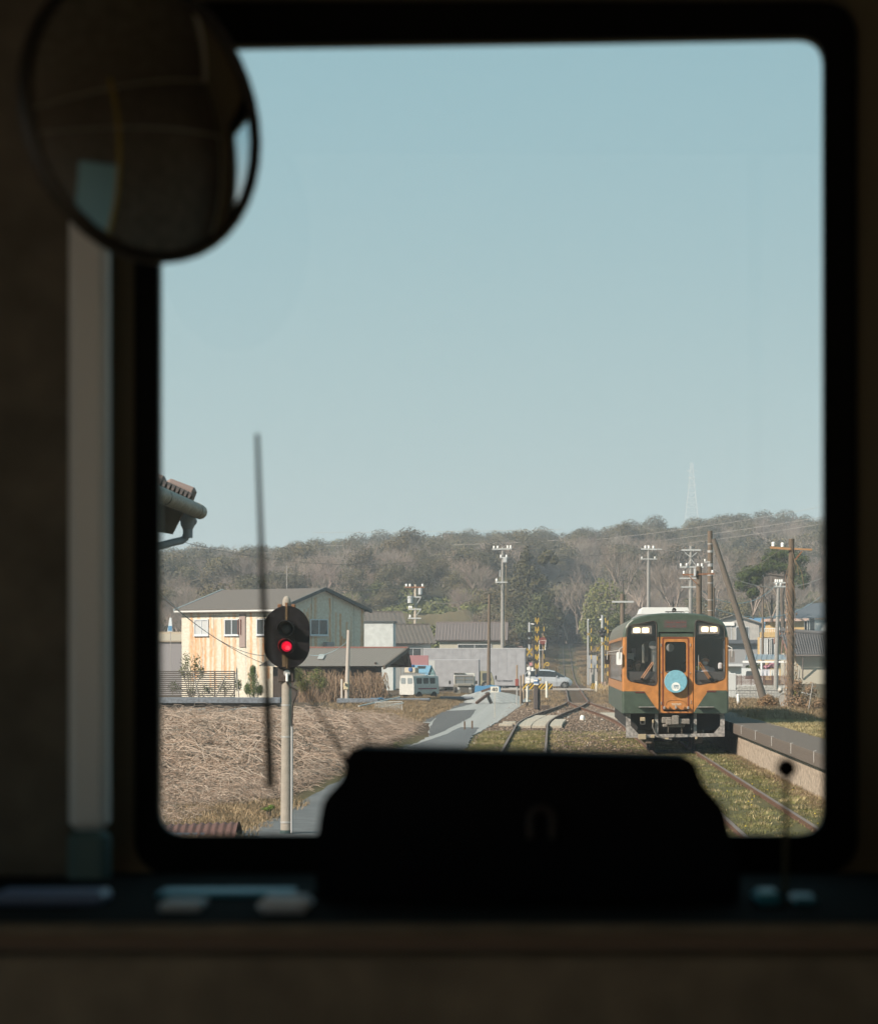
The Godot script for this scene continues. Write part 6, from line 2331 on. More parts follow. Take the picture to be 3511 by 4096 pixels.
	o = thing("relay_post", "peeling brown post standing between the lorry and the crossing", "post", on_ground(2093, 2806, -0.1))
	dd = -o.position.z
	post.call(o, 2093.0, 2698.0, 2808.0, dd, 0.06, mk("post_peel", 0.34, 0.25, 0.17, 0.9))
	o = thing("relay_post", "white post with a black foot between the wooden posts and the barrier machine", "post", on_ground(2108, 2824, -0.1))
	dd = -o.position.z
	post.call(o, 2108.0, 2745.0, 2808.0, dd, 0.055, mk("sign_cream", 0.62, 0.60, 0.53, 0.6))
	post.call(o, 2108.0, 2808.0, 2826.0, dd, 0.057, dk, "foot")
	# red disc, mirror posts
	o = thing("red_disc_signal", "rusty post with a dull red disc behind the raised barriers", "signal", ground.call(2171, 262.0))
	post.call(o, 2171.0, 2532.0, 2745.0, 262.0, 0.07, mk("post_brown", 0.22, 0.17, 0.125, 0.85))
	mb = MB.new()
	mb.lathe([Vector2(0, 0), Vector2(0.33, 0), Vector2(0.33, 0.03), Vector2(0, 0.03)], 24, Transform3D(Basis(Vector3.RIGHT, PI / 2), at(2170, 2563, 261.8) - o.position))
	part(o, "disc", mb, mk("disc_red", 0.17, 0.045, 0.035, 0.7))
	mb = MB.new()
	var fp := []
	for q in [[2157, 2680], [2156, 2563], [2182, 2561], [2180, 2600], [2157, 2600]]:
		fp.append(at(q[0], q[1], 258.0) - o.position)
	mb.tube(fp, 0.03, 5)
	part(o, "white_frame", mb, mk("white_paint", 0.75, 0.74, 0.72, 0.6))
	o = thing("ring_sign", "small yellow ring sign beside the single track beyond the road", "sign", ground.call(2188, 270.0))
	mb = MB.new()
	var rg := []
	for i in 17:
		rg.append(at(2188 + 7 * cos(TAU * i / 16.0), 2657 + 6.5 * sin(TAU * i / 16.0), 270) - o.position)
	mb.tube(rg, 0.05, 6)
	part(o, "ring", mb, mk("stripe_yellow", 0.52, 0.33, 0.035, 0.6))
	post.call(o, 2188.0, 2663.0, 2745.0, 270.0, 0.03, dk)
	# far side
	o = thing("crossing_signal", "thin far crossing mast with a small yellow crossbuck beside the grey cabinet", "crossing signal", ground.call(2351, 262.0))
	post.call(o, 2351.0, 2475.0, 2740.0, 262.0, 0.075, steel, "mast")
	cross_buck(o, at(2352, 2537, 261.8) - o.position, 0.17, false)
	mb = MB.new()
	mb.cbox(at(2338, 2533, 262) - o.position, Vector3(0.24, 0.24, 0.2), 0.04)
	part(o, "lamp_head", mb, dk)
	mb = MB.new()
	mb.ball(at(2352, 2479, 262) - o.position, Vector3(0.09, 0.07, 0.09), 6, 10)
	part(o, "cap", mb, mk("white_paint", 0.75, 0.74, 0.72, 0.6))
	o = thing("crossing_signal", "thick far crossing mast with a black crossbuck and lamp cluster beside the railcar", "crossing signal", ground.call(2409, 232.0))
	post.call(o, 2408.0, 2460.0, 2750.0, 232.0, 0.1, steel, "mast")
	cross_buck(o, at(2410, 2575, 231.8) - o.position, 0.2, false)
	for q in [[2402, 2528, 14], [2416, 2526, 14], [2409, 2540, 16], [2408, 2519, 12]]:
		mb = MB.new()
		mb.ball(at(q[0], q[1], 231.7) - o.position, Vector3(q[2], q[2], q[2]) * 0.012, 6, 10)
		part(o, "lamp_head", mb, dk)
	mb = MB.new()
	mb.cbox(at(2402, 2479, 232) - o.position, Vector3(0.24, 0.14, 0.2), 0.05)
	part(o, "camera_unit", mb, mk("white_paint", 0.75, 0.74, 0.72, 0.6))
	mb = MB.new()
	mb.cbox(at(2413, 2735, 231.5) - o.position, Vector3(0.4, 0.3, 0.3), 0.03)
	part(o, "gate_box", mb, mk("box_salmon", 0.36, 0.25, 0.2, 0.7))
	o = thing("relay_cabinet", "grey metal relay cabinet on the slope beyond the crossing", "cabinet", ground.call(2372, 266.0))
	mb = MB.new()
	mb.cbox(at(2370, 2648, 266) - o.position, Vector3(0.75, 1.15, 0.5), 0.04)
	part(o, "case", mb, mk("cabinet_grey", 0.33, 0.34, 0.36, 0.6))
	mb = MB.new()
	mb.box(at(2370, 2720, 266) - o.position, Vector3(0.8, 2.0, 0.6))
	part(o, "plinth", mb, mk("kerb_grey", 0.36, 0.34, 0.32, 0.9))
	mb = MB.new()
	mb.box(at(2390, 2590, 254.9) - at(2390, 2595, 255.0), Vector3(0.1, 0.1, 0.1))
	o = thing("small_cross", "small orange cross sign above a short striped post", "sign", at(2390, 2612, 255.0))
	cross_buck(o, Vector3(0, 0.33, 0.05), 0.24, true)
	build_hatchback()


func build_hatchback() -> void:
	# silver hatchback driving over the crossing to the right; lofted body
	var D := 240.0
	var pos := at(2191, 0, D)
	pos.y = -0.01
	var o := thing("silver_car", "silver hatchback driving across the level crossing", "car", pos)
	var silver := mk("car_silver", 0.50, 0.52, 0.55, 0.3, {"metal": 0.25, "coat": 0.5})
	var glass := mk("car_window", 0.025, 0.03, 0.033, 0.04)
	# stations: x, roof y, belt y, sill y, half width belt, half width roof
	var st := [[-1.82, 0.75, 0.7, 0.45, 0.62, 0.55], [-1.8, 1.18, 0.95, 0.3, 0.74, 0.6], [-1.6, 1.45, 1.0, 0.24, 0.82, 0.62], [-1.2, 1.53, 1.0, 0.22, 0.845, 0.63], [-0.5, 1.545, 0.98, 0.22, 0.85, 0.64], [0.1, 1.52, 0.96, 0.22, 0.85, 0.63], [0.55, 1.42, 0.95, 0.22, 0.85, 0.62], [1.0, 1.2, 0.94, 0.22, 0.845, 0.62], [1.35, 0.98, 0.92, 0.22, 0.83, 0.7], [1.65, 0.86, 0.8, 0.24, 0.78, 0.66], [1.86, 0.68, 0.62, 0.3, 0.66, 0.58], [1.92, 0.55, 0.5, 0.36, 0.55, 0.5]]
	var bodym := MB.new()
	var gl := MB.new()
	var rows := []
	for s in st:
		var r := []
		for sg in [1.0, -1.0]:
			var side := [Vector3(s[0], s[3], sg * s[4] * 0.92), Vector3(s[0], lerpf(s[3], s[2], 0.5), sg * s[4] * 1.0), Vector3(s[0], s[2], sg * s[4] * 0.985), Vector3(s[0], lerpf(s[2], s[1], 0.85), sg * lerpf(s[4], s[5], 0.85)), Vector3(s[0], s[1], sg * s[5] * 0.8), Vector3(s[0], s[1] + 0.015, 0)]
			if sg < 0:
				side.reverse()
				side.remove_at(0)
			r += side
		rows.append(r)
	for i in rows.size() - 1:
		for k in rows[i].size() - 1:
			var mid: Vector3 = (rows[i][k] + rows[i + 1][k + 1]) * 0.5
			var win_side: bool = (k == 2 or k == 7) and i >= 1 and i <= 7
			var shield: bool = (k == 3 or k == 4 or k == 5 or k == 6) and (i == 6 or i == 7 or i == 0)
			var m := gl if win_side or shield else bodym
			m.quad(rows[i][k], rows[i][k + 1], rows[i + 1][k + 1], rows[i + 1][k], mid - Vector3(mid.x * 0.7, 0.7, 0))
	for e in [0, rows.size() - 1]:
		for k in range(1, rows[e].size() - 1):
			bodym.tri(rows[e][0], rows[e][k], rows[e][k + 1], Vector3(-1 if e == 0 else 1, 0, 0), Vector3(-1 if e == 0 else 1, 0, 0), Vector3(-1 if e == 0 else 1, 0, 0))
	var bd := part(o, "body", bodym, silver)
	part(bd, "window", gl, glass)
	var mb: MB
	for q in [[-0.3, 0.98], [0.62, 0.96], [-1.15, 1.0]]:
		mb = MB.new()
		mb.bar(Vector3(q[0], q[1], 0.85), Vector3(q[0] + (-0.05 if q[0] < 0.5 else -0.0), 1.45 if q[0] < 0.5 else 1.36, 0.69), 0.05, 0.02)
		part(bd, "pillar", mb, mk("tyre", 0.02, 0.02, 0.02, 0.85))
	mb = MB.new()
	mb.box(Vector3(-0.3, 0.62, 0.857), Vector3(0.012, 0.6, 0.006))
	mb.box(Vector3(0.68, 0.62, 0.855), Vector3(0.012, 0.6, 0.006))
	part(bd, "door_gap", mb, mats["tyre"])
	mb = MB.new()
	mb.cbox(Vector3(0.72, 1.0, 0.92), Vector3(0.14, 0.12, 0.14), 0.04)
	part(bd, "side_mirror", mb, silver)
	mb = MB.new()
	mb.cbox(Vector3(-1.76, 0.9, 0.66), Vector3(0.08, 0.25, 0.14), 0.03)
	part(bd, "tail_light", mb, mk("tail_lamp", 0.35, 0.02, 0.03, 0.3))
	mb = MB.new()
	mb.cbox(Vector3(1.68, 0.74, 0.66), Vector3(0.22, 0.1, 0.16), 0.03)
	part(bd, "headlight", mb, mk("lens_pale", 0.4, 0.42, 0.42, 0.2))
	for x in [-1.2, 1.33]:
		for s in [1.0, -1.0]:
			mb = MB.new()
			mb.tube([Vector3(x, 0.33, s * 0.62), Vector3(x, 0.33, s * 0.8)], 0.36, 20)
			part(bd, "wheel_arch", mb, mats["tyre"])
			wheel(o, Vector3(x, 0.3, s * 0.865), 0.3, 0.2, s)


# ------------------------------------------------------------------ poles
func pole(label: String, px: float, top: float, d: float, r0: float, r1: float, m: Material, base_y := -0.1, px_base := -1.0) -> Node3D:
	var b := at(px_base if px_base > 0 else px, 0, d)
	b.y = base_y
	var o := thing("utility_pole", label, "pole", b)
	var mb := MB.new()
	var t := at(px, top, d) - b
	mb.tube([Vector3(0, -0.3, 0), t * 0.5, t], [r0, (r0 + r1) * 0.5, r1], 12)
	part(o, "shaft", mb, m)
	return o


func arm(o: Node3D, px0: float, px1: float, py: float, d: float, th: float, m: Material, pots := [], drop := 0.0, label := "") -> void:
	var mb := MB.new()
	var a := at(px0, py, d - 0.12) - o.position
	var b := at(px1, py + drop, d - 0.12) - o.position
	mb.bar(a, b, th, th)
	var q := part(o, "crossarm", mb, m, label)
	for p in pots:
		mb = MB.new()
		var c := a.lerp(b, (p - px0) / (px1 - px0))
		mb.lathe([Vector2(th * 0.4, 0), Vector2(th * 0.8, th * 0.3), Vector2(th * 0.75, th * 1.2), Vector2(th * 0.85, th * 1.4), Vector2(th * 0.7, th * 2.1), Vector2(0, th * 2.3)], 8, Transform3D(Basis(), c + Vector3(0, th * 0.4, 0)))
		part(q, "insulator", mb, mk("insulator_white", 0.8, 0.79, 0.77, 0.35))


func build_poles() -> void:
	var conc := mk("pole_concrete", 0.36, 0.35, 0.33, 0.85, {"tex": grey_noise("conc", 0.02, 0.72, 1.0, 5), "ts": 0.8})
	var wood := mk("pole_wood", 0.26, 0.20, 0.15, 0.9, {"tex": grey_noise("wood_fine", 0.03, 0.5, 1.0), "ts": Vector3(4, 0.6, 4)})
	var steel := mk("arm_steel", 0.50, 0.51, 0.51, 0.5, {"metal": 0.3})
	var rust := mk("arm_rust", 0.22, 0.10, 0.05, 0.85)
	var o := pole("bare wooden pole rising in front of the grey lorries", 1957, 2378, 198.0, 0.13, 0.085, wood, 0.0, 1953)
	o = pole("tall concrete power pole with three crossarms behind the grey lorries", 2010, 2188, 258.0, 0.19, 0.11, conc, -0.1, 2009)
	arm(o, 1968, 2046, 2197, 258, 0.11, steel, [1975, 1990, 2030, 2042], -2)
	arm(o, 1998, 2030, 2231, 258, 0.1, steel, [2003, 2025])
	arm(o, 1980, 2028, 2329, 258, 0.12, steel, [1986])
	var mb := MB.new()
	mb.cbox(at(2020, 2240, 257.6) - o.position, Vector3(0.35, 0.5, 0.35), 0.05)
	part(o, "switch_unit", mb, mk("unit_pale", 0.42, 0.44, 0.45, 0.6))
	mb = MB.new()
	mb.tube([at(1999, 2280, 257.6) - o.position, at(1999, 2308, 257.6) - o.position], 0.05, 6)
	part(o, "arrester", mb, steel)
	mb = MB.new()
	mb.tube([at(2024, 2240, 257.5) - o.position, at(2018, 2585, 257.5) - o.position], 0.02, 5)
	part(o, "stay_wire", mb, mk("wire_tan", 0.3, 0.24, 0.16, 0.7))
	o = pole("pole carrying a pale transformer and rusty top arm beyond the white house", 1662, 2338, 298.0, 0.2, 0.13, mk("pole_tan", 0.40, 0.35, 0.29, 0.85), 0.0, 1660)
	arm(o, 1618, 1698, 2349, 298, 0.13, rust, [1625, 1640, 1690])
	arm(o, 1640, 1684, 2388, 298, 0.14, steel, [])
	arm(o, 1632, 1684, 2437, 298, 0.13, steel, [1638, 1646])
	arm(o, 1632, 1684, 2473, 298, 0.13, steel, [1640])
	mb = MB.new()
	mb.tube([at(1641, 2412, 297.6) - o.position, at(1641, 2384, 297.6) - o.position], 0.28, 12)
	part(o, "transformer", mb, mk("unit_pale", 0.42, 0.44, 0.45, 0.6))
	mb = MB.new()
	mb.tube([at(1681, 2378, 297.6) - o.position, at(1681, 2352, 297.6) - o.position], 0.2, 12)
	part(o, "transformer", mb, mats["unit_pale"])
	mb = MB.new()
	mb.bar(at(1684, 2388, 297.8) - o.position, at(1664, 2420, 297.8) - o.position, 0.06, 0.06)
	mb.bar(at(1684, 2437, 297.8) - o.position, at(1664, 2462, 297.8) - o.position, 0.06, 0.06)
	part(o, "brace", mb, steel)
	o = pole("small far grey pole standing on the slope left of the excavator clearing", 1793, 2355, 520.0, 0.22, 0.14, conc, ground_y(-18.0, 520.0))
	arm(o, 1782, 1804, 2362, 520, 0.12, steel)
	o = pole("short grey pole with a beige meter box before the vine shed", 1395, 2520, 148.0, 0.115, 0.085, mk("pole_pale", 0.40, 0.36, 0.32, 0.9), 0.1, 1386)
	mb = MB.new()
	mb.cbox(at(1385, 2745, 147.7) - o.position, Vector3(0.24, 0.36, 0.2), 0.03)
	part(o, "meter_box", mb, mk("meter_beige", 0.52, 0.45, 0.30, 0.7))
	mb = MB.new()
	mb.box(at(1383, 2738, 147.55) - o.position, Vector3(0.08, 0.14, 0.02))
	part(o, "meter_window", mb, mk("dark_pane", 0.06, 0.07, 0.075, 0.08))
	mb = MB.new()
	mb.cbox(at(1367, 2755, 147.9) - o.position, Vector3(0.09, 0.95, 0.09), 0.015)
	part(o, "short_post", mb, mk("post_cream", 0.5, 0.47, 0.43, 0.85))
	# right of the line
	o = pole("grey concrete pole with white insulators rising behind the railcar roof", 2593, 2180, 262.0, 0.19, 0.12, conc, 0.0, 2590)
	arm(o, 2562, 2646, 2196, 262, 0.12, steel, [2580, 2594, 2612], 2)
	arm(o, 2560, 2626, 2236, 262, 0.08, steel, [2566, 2618])
	o = pole("grey pole with four steel crossarms and a V brace behind the railcar", 2762, 2183, 240.0, 0.19, 0.12, conc, 0.0, 2758)
	arm(o, 2724, 2802, 2200, 240, 0.12, steel, [])
	arm(o, 2717, 2812, 2268, 240, 0.11, steel, [2722, 2745, 2790, 2806])
	arm(o, 2716, 2790, 2313, 240, 0.1, steel, [])
	arm(o, 2723, 2790, 2348, 240, 0.1, steel, [])
	mb = MB.new()
	for q in [[2738, 2210, 2760, 2228], [2785, 2210, 2764, 2228], [2740, 2266, 2762, 2238], [2785, 2266, 2764, 2238]]:
		mb.bar(at(q[0], q[1], 239.7) - o.position, at(q[2], q[3], 239.7) - o.position, 0.05, 0.05)
	part(o, "brace", mb, steel)
	o = pole("squared wooden pole with a rusty drooping crossarm and white insulators", 2794, 2266, 128.0, 0.13, 0.12, wood, 0.3)
	arm(o, 2728, 2856, 2299, 128, 0.06, rust, [2734, 2848], -4, "rusty crossarm")
	mb = MB.new()
	mb.bar(at(2752, 2302, 127.8) - o.position, at(2786, 2336, 127.8) - o.position, 0.04, 0.04)
	part(o, "brace", mb, rust)
	mb = MB.new()
	mb.cbox(at(2778, 2290, 127.8) - o.position, Vector3(0.1, 0.34, 0.1), 0.02)
	part(o, "fuse_box", mb, mk("unit_pale", 0.42, 0.44, 0.45, 0.6))
	o = pole("tall wooden pole bound with wire next to the leaning prop pole", 2838, 2124, 136.0, 0.15, 0.11, wood, 0.3, 2842)
	for q in [[2176, 0.02], [2206, 0.05], [2260, 0.07], [2300, 0.03], [2332, 0.02], [2400, 0.02], [2442, 0.02]]:
		mb = MB.new()
		var c := at(2839, q[0], 136.0) - o.position
		mb.tube([c - Vector3(0, q[1], 0), c + Vector3(0, q[1], 0)], 0.14, 10)
		part(o, "wire_band", mb, mk("band_zinc", 0.42, 0.42, 0.42, 0.5, {"metal": 0.4}))
	arm(o, 2815, 2839, 2248, 136, 0.05, steel, [2818])
	o = pole("thin brown post standing behind the tall bound pole", 2852, 2350, 150.0, 0.075, 0.07, wood, 0.3)
	o = pole("leaning wooden prop pole that slants down towards the log", 2852, 2156, 131.0, 0.17, 0.11, mk("pole_greywood", 0.24, 0.20, 0.165, 0.9, {"tex": grey_noise("wood_fine", 0.03, 0.5, 1.0), "ts": Vector3(4, 0.6, 4)}), 0.5, 3063)
	o = pole("old T shaped wooden pole beside the railcar's roof edge", 2488, 2375, 205.0, 0.16, 0.15, wood, 0.3)
	arm(o, 2446, 2534, 2407, 205, 0.12, steel)
	o = pole("slim wooden pole far behind the leaning prop pole", 3049, 2308, 300.0, 0.14, 0.09, wood, 2.0)
	mb = MB.new()
	mb.ball(at(3049, 2306, 300) - o.position, Vector3(0.1, 0.12, 0.1), 6, 8)
	part(o, "insulator", mb, mats["insulator_white"])
	o = pole("concrete pole with stacked insulators in front of the yellow house", 3112, 2322, 215.0, 0.17, 0.11, conc, 0.5, 3101)
	arm(o, 3092, 3140, 2331, 215, 0.09, steel, [3100, 3108, 3118, 3126])
	arm(o, 3095, 3140, 2346, 215, 0.09, steel, [3104, 3120])
	o = pole("thick weathered pole wrapped in dry vines with a rusty crossarm", 3164, 2155, 100.0, 0.125, 0.095, mk("pole_bark", 0.22, 0.165, 0.12, 0.95, {"tex": grey_noise("wood_fine", 0.03, 0.5, 1.0), "ts": Vector3(6, 0.8, 6), "bump": bump_noise("earth_bump", 0.04, 6.0, 5)}), 0.6, 3158)
	arm(o, 3078, 3160, 2190, 100, 0.075, mk("arm_rust_light", 0.34, 0.19, 0.09, 0.85), [3091, 3128], 6, "rusty wooden crossarm")
	arm(o, 3175, 3246, 2195, 100, 0.06, mats["arm_rust_light"], [], 4)
	mb = MB.new()
	mb.bar(at(3206, 2205, 99.8) - o.position, at(3178, 2240, 99.8) - o.position, 0.04, 0.04)
	part(o, "brace", mb, rust)
	# vines round the shaft
	mb = MB.new()
	mb.colored = true
	for i in 60:
		var pts := []
		var a0 := rng.randf() * TAU
		var y0 := pow(rng.randf(), 1.6) * 4.2
		var len_ := rng.randf_range(0.3, 1.3)
		for k in 8:
			var t := k / 7.0
			var rr := 0.125 + 0.05 * rng.randf() + (0.09 if y0 < 1.2 else 0.0) * rng.randf()
			pts.append(Vector3(cos(a0 + t * 3.0) * rr + 0.02, y0 + len_ * t + 0.04 * rng.randf(), sin(a0 + t * 3.0) * rr))
		mb.col = Color(0.22, 0.13, 0.08).lerp(Color(0.34, 0.25, 0.17), rng.randf())
		mb.tube(pts, rng.randf_range(0.004, 0.009), 4, false)
	for i in 520:
		var y := pow(rng.randf(), 3.0) * 3.4
		var a := rng.randf() * TAU
		var rr := 0.15 + 0.12 * rng.randf() * (1.5 - y / 3.6)
		mb.col = Color(0.24, 0.13, 0.07).lerp(Color(0.36, 0.24, 0.13), rng.randf())
		leaf(mb, Vector3(cos(a) * rr + 0.02, y, sin(a) * rr), 0.02 + 0.02 * rng.randf())
	part(o, "dry_vine", mb, mk("dry_leaf", 1, 1, 1, 0.9, {"vc": true, "two": true}))
	mb = MB.new()
	for q in [[[3180, 2245], [3205, 2290], [3215, 2360]], [[3172, 2230], [3186, 2262], [3192, 2300]]]:
		var pts := []
		for p in q:
			pts.append(at(p[0], p[1], 99.7) - o.position)
		mb.tube(pts, 0.008, 4)
	part(o, "hanging_vine", mb, mk("vine_brown", 0.25, 0.17, 0.1, 0.9))
	# lattice tower on the far ridge
	var tp := at(2765, 2090, 1500.0)
	var tw := thing("transmission_tower", "faint lattice transmission tower standing on the far ridge", "tower", tp)
	mb = MB.new()
	var H := 240.0 * 1500.0 / F
	var wd := func(t: float) -> float: return lerpf(3.6, 0.45, pow(t, 0.8))
	for i in 12:
		var t0 := i / 12.0
		var t1 := (i + 1) / 12.0
		var a: float = wd.call(t0)
		var b: float = wd.call(t1)
		for s in [[-1, -1], [1, -1], [1, 1], [-1, 1]]:
			mb.bar(Vector3(s[0] * a, t0 * H, s[1] * a), Vector3(s[0] * b, t1 * H, s[1] * b), 0.15, 0.15)
		for s in [-1.0, 1.0]:
			mb.bar(Vector3(-a * s, t0 * H, a), Vector3(b * s, t1 * H, b), 0.12, 0.12)
			mb.bar(Vector3(-a, t0 * H, a * s), Vector3(a, t0 * H, a * s), 0.1, 0.1)
	part(tw, "lattice", mb, mk("tower_grey", 0.5, 0.52, 0.53, 0.6))
	mb = MB.new()
	for y in [0.62, 0.74, 0.86]:
		mb.bar(Vector3(-2.8, y * H, 0), Vector3(2.8, y * H, 0), 0.25, 0.25)
	part(tw, "crossarm", mb, mats["tower_grey"])


func build_wires() -> void:
	var thin := mk("wire_grey", 0.16, 0.15, 0.14, 0.7)
	var pale := mk("wire_pale", 0.34, 0.30, 0.27, 0.6)
	var blue := mk("wire_blue", 0.25, 0.36, 0.40, 0.6)
	var i := 0
	for q in [[1250, 2130, 2250, 2118, 2], [2250, 2170, 3320, 2020, 14], [1250, 2180, 2250, 2160, 10], [1250, 2210, 2250, 2195, 8], [2250, 2205, 3320, 2062, 10], [2250, 2225, 3320, 2090, 10], [640, 2178, 1250, 2220, 4]]:
		wire("power_line", "thin pale high voltage line crossing the wooded hill, line %s of the slope" % ["first", "second", "third", "fourth", "fifth", "sixth", "seventh"][i], at(q[0], q[1], 700.0), at(q[2], q[3], 640.0), q[4] * 700.0 / F, 0.03, pale, "high voltage lines across the hill")
		i += 1
	for q in [[[700, 2160, 230.0], [1968, 2197, 258.0], 1.6, thin, "dark wire sagging towards the tall concrete pole"], [[2046, 2197, 258.0], [2562, 2196, 262.0], 0.6, thin, "dark wire from the tall concrete pole to the pole behind the railcar"], [[2626, 2198, 262.0], [2760, 2200, 240.0], 0.1, thin, "wire between the two grey poles behind the railcar"], [[1000, 2352, 250.0], [1622, 2348, 298.0], 0.3, thin, "dark wire running in to the transformer pole"], [[1698, 2402, 298.0], [2010, 2330, 258.0], 0.9, thin, "wire from the transformer pole to the tall concrete pole"], [[1500, 2420, 250.0], [1640, 2388, 298.0], 0.4, thin, "lower wire reaching the transformer pole from the rusty house"], [[2850, 2280, 150.0], [3164, 2160, 100.0], 0.5, thin, "wire from the bound pole to the vine wrapped pole"], [[2800, 2360, 170.0], [3112, 2330, 215.0], 1.1, blue, "blue grey sagging cable behind the leaning pole"], [[2820, 2420, 170.0], [3290, 2380, 240.0], 1.2, blue, "lower blue grey sagging cable behind the leaning pole"], [[2900, 2300, 200.0], [3290, 2310, 220.0], 0.8, pale, "pale wire strung across the pine tree"], [[630, 2362, 90.0], [1080, 2622, 150.0], 0.55, blue, "blue grey cable slanting across the rusty house"], [[630, 2375, 92.0], [1110, 2670, 150.0], 0.35, thin, "second cable slanting across the rusty house"], [[1240, 2620, 150.0], [1390, 2565, 148.0], 0.25, blue, "blue cable rising to the pole with the meter box"]]:
		wire("overhead_wire", q[4], at(q[0][0], q[0][1], q[0][2]), at(q[1][0], q[1][1], q[1][2]), q[2], 0.022 if q[0][2] > 160 else 0.013, q[3])


# ------------------------------------------------------------------ houses beyond the platform
func zr(zx: float, zy: float, d: float) -> Vector3:
	return at(2900.0 + zx * 0.2365, 2400.0 + zy * 0.2365, d)


func slab_house(called: String, label: String, d: float, x0: float, x1: float, y0: float, y1: float, dp: float, m: Material) -> Node3D:
	# a plain block whose front spans zoomed picture points at depth d
	var a := zr(x0, y1, d)
	var b := zr(x1, y0, d)
	var o := thing(called, label, "house", Vector3((a.x + b.x) * 0.5, a.y, -d))
	var mb := MB.new()
	mb.box(Vector3(0, (b.y - a.y) * 0.5 - 1.5, -dp * 0.5), Vector3(b.x - a.x, b.y - a.y + 3.0, dp))
	part(o, "wall", mb, m)
	return o


func build_right_houses() -> void:
	var slate := mk("slate_blue", 0.12, 0.14, 0.165, 0.7, {"tex": grey_noise("slate", 0.03, 0.6, 1.0, 5), "ts": 0.4})
	var grey := mk("plaster_pale", 0.40, 0.39, 0.37, 0.9, {"tex": grey_noise("plaster", 0.01, 0.88, 1.0, 5), "ts": 0.3})
	var frame := mk("frame_pale", 0.5, 0.54, 0.58, 0.5)
	var dk := mk("dark_pane", 0.06, 0.07, 0.075, 0.08)
	var whitem := mk("white_paint", 0.75, 0.74, 0.72, 0.6)
	# grey gabled house: ridge runs away from the viewer
	var D := 380.0
	var c := zr(200, 0, D)
	c.y = -1.0
	var o := house("grey_gabled_house", "pale grey house with a low gable showing over a flat annex", c, PI / 2 - 0.12, 9.0, 6.0, zr(0, 400, D).y + 1.0, zr(0, 270, D).y + 1.0, grey, mk("roof_tan", 0.28, 0.25, 0.21, 0.8), 0.5, [], 0.5)
	var xf := Transform3D(Basis(Vector3.UP, -PI / 2), Vector3(-4.5, zr(0, 590, D).y + 1.0, 0.9))
	win(o, xf, 1.6, 1.9, frame, dk)
	xf = Transform3D(Basis(Vector3.UP, -PI / 2), Vector3(-4.5, zr(0, 560, D).y + 1.0, -1.8))
	win(o, xf, 2.6, 2.4, frame, mk("shutter_grey", 0.27, 0.26, 0.25, 0.7), 4)
	var mb := MB.new()
	mb.box(Vector3(-4.6, zr(0, 410, D).y + 1.0, -1.4), Vector3(0.3, 0.45, 2.6))
	part(o, "awning", mb, whitem)
	o = slab_house("flat_annex", "flat roofed blue grey annex below the pale grey gable", 362.0, -120, 590, 720, 1000, 6.0, mk("annex_grey", 0.27, 0.275, 0.285, 0.9))
	mb = MB.new()
	var w := zr(600, 0, 362.0).x - zr(-130, 0, 362.0).x
	mb.box(Vector3(0, zr(0, 705, 362).y - o.position.y, -2.8), Vector3(w, 0.45, 7.0))
	part(o, "roof", mb, slate)
	o = thing("blue_roof_shed", "shed with a bright blue roof between the grey and the yellow house", "shed", zr(635, 470, 400.0))
	mb = MB.new()
	mb.box(Vector3(0, 0.4, -1), Vector3(3.4, 0.9, 4.0), Basis(Vector3.RIGHT, 0.25))
	part(o, "roof", mb, mk("roof_blue", 0.10, 0.22, 0.36, 0.7))
	mb = MB.new()
	mb.box(Vector3(0, -2.2, -1.2), Vector3(3.1, 4.4, 3.4))
	part(o, "wall", mb, mk("shed_umber", 0.16, 0.13, 0.09, 0.9))
	# yellow house
	D = 345.0
	var yel := mk("plaster_yellow", 0.62, 0.43, 0.19, 0.9, {"tex": grey_noise("plaster", 0.01, 0.88, 1.0, 5), "ts": 0.3})
	o = slab_house("yellow_house", "warm yellow house with a blue slate roof and white balcony rail", D, 745, 1330, 330, 920, 7.0, yel)
	var L := func(zx: float, zy: float, z := 0.0) -> Vector3: return zr(zx, zy, D) - o.position + Vector3(0, 0, z)
	mb = MB.new()
	var e0: Vector3 = L.call(690, 328)
	var e1: Vector3 = L.call(1400, 318)
	var r0: Vector3 = L.call(1010, 145, -3.5)
	var r1: Vector3 = L.call(1300, 140, -3.5)
	mb.quad(e0 + Vector3(0, 0, 0.6), e1 + Vector3(0, 0, 0.6), r1, r0, Vector3(0, 1, 0.5))
	mb.quad(e0 + Vector3(0, 0, 0.6), r0, e0 + Vector3(0, 0, -7.6), e0 + Vector3(0, 0, -7.5), Vector3(-1, 1, 0))
	mb.quad(e0 + Vector3(0, 0, -7.6), e1 + Vector3(0, 0, -7.6), r1, r0, Vector3(0, 1, -0.5))
	var rf := part(o, "roof", mb, slate)
	mb = MB.new()
	mb.bar(e0 + Vector3(0, -0.1, 0.6), e1 + Vector3(0, -0.1, 0.6), 0.2, 0.3)
	mb.bar(e0 + Vector3(0, -0.1, 0.6), e0 + Vector3(0, -0.1, -7.5), 0.2, 0.3)
	part(rf, "eave_board", mb, mk("eave_pink", 0.5, 0.36, 0.3, 0.7))
	win(o, Transform3D(Basis(), L.call(975, 455, 0.02)), 0.9, 2.0, whitem, dk)
	win(o, Transform3D(Basis(), L.call(655, 800, 1.0)), 1.1, 2.0, whitem, mk("pale_pane", 0.45, 0.47, 0.48, 0.3))
	win(o, Transform3D(Basis(), L.call(760, 795, 1.0)), 0.8, 2.0, whitem, dk)
	mb = MB.new()
	var ba: Vector3 = L.call(590, 705, 0.9)
	var bb: Vector3 = L.call(850, 545, 0.9)
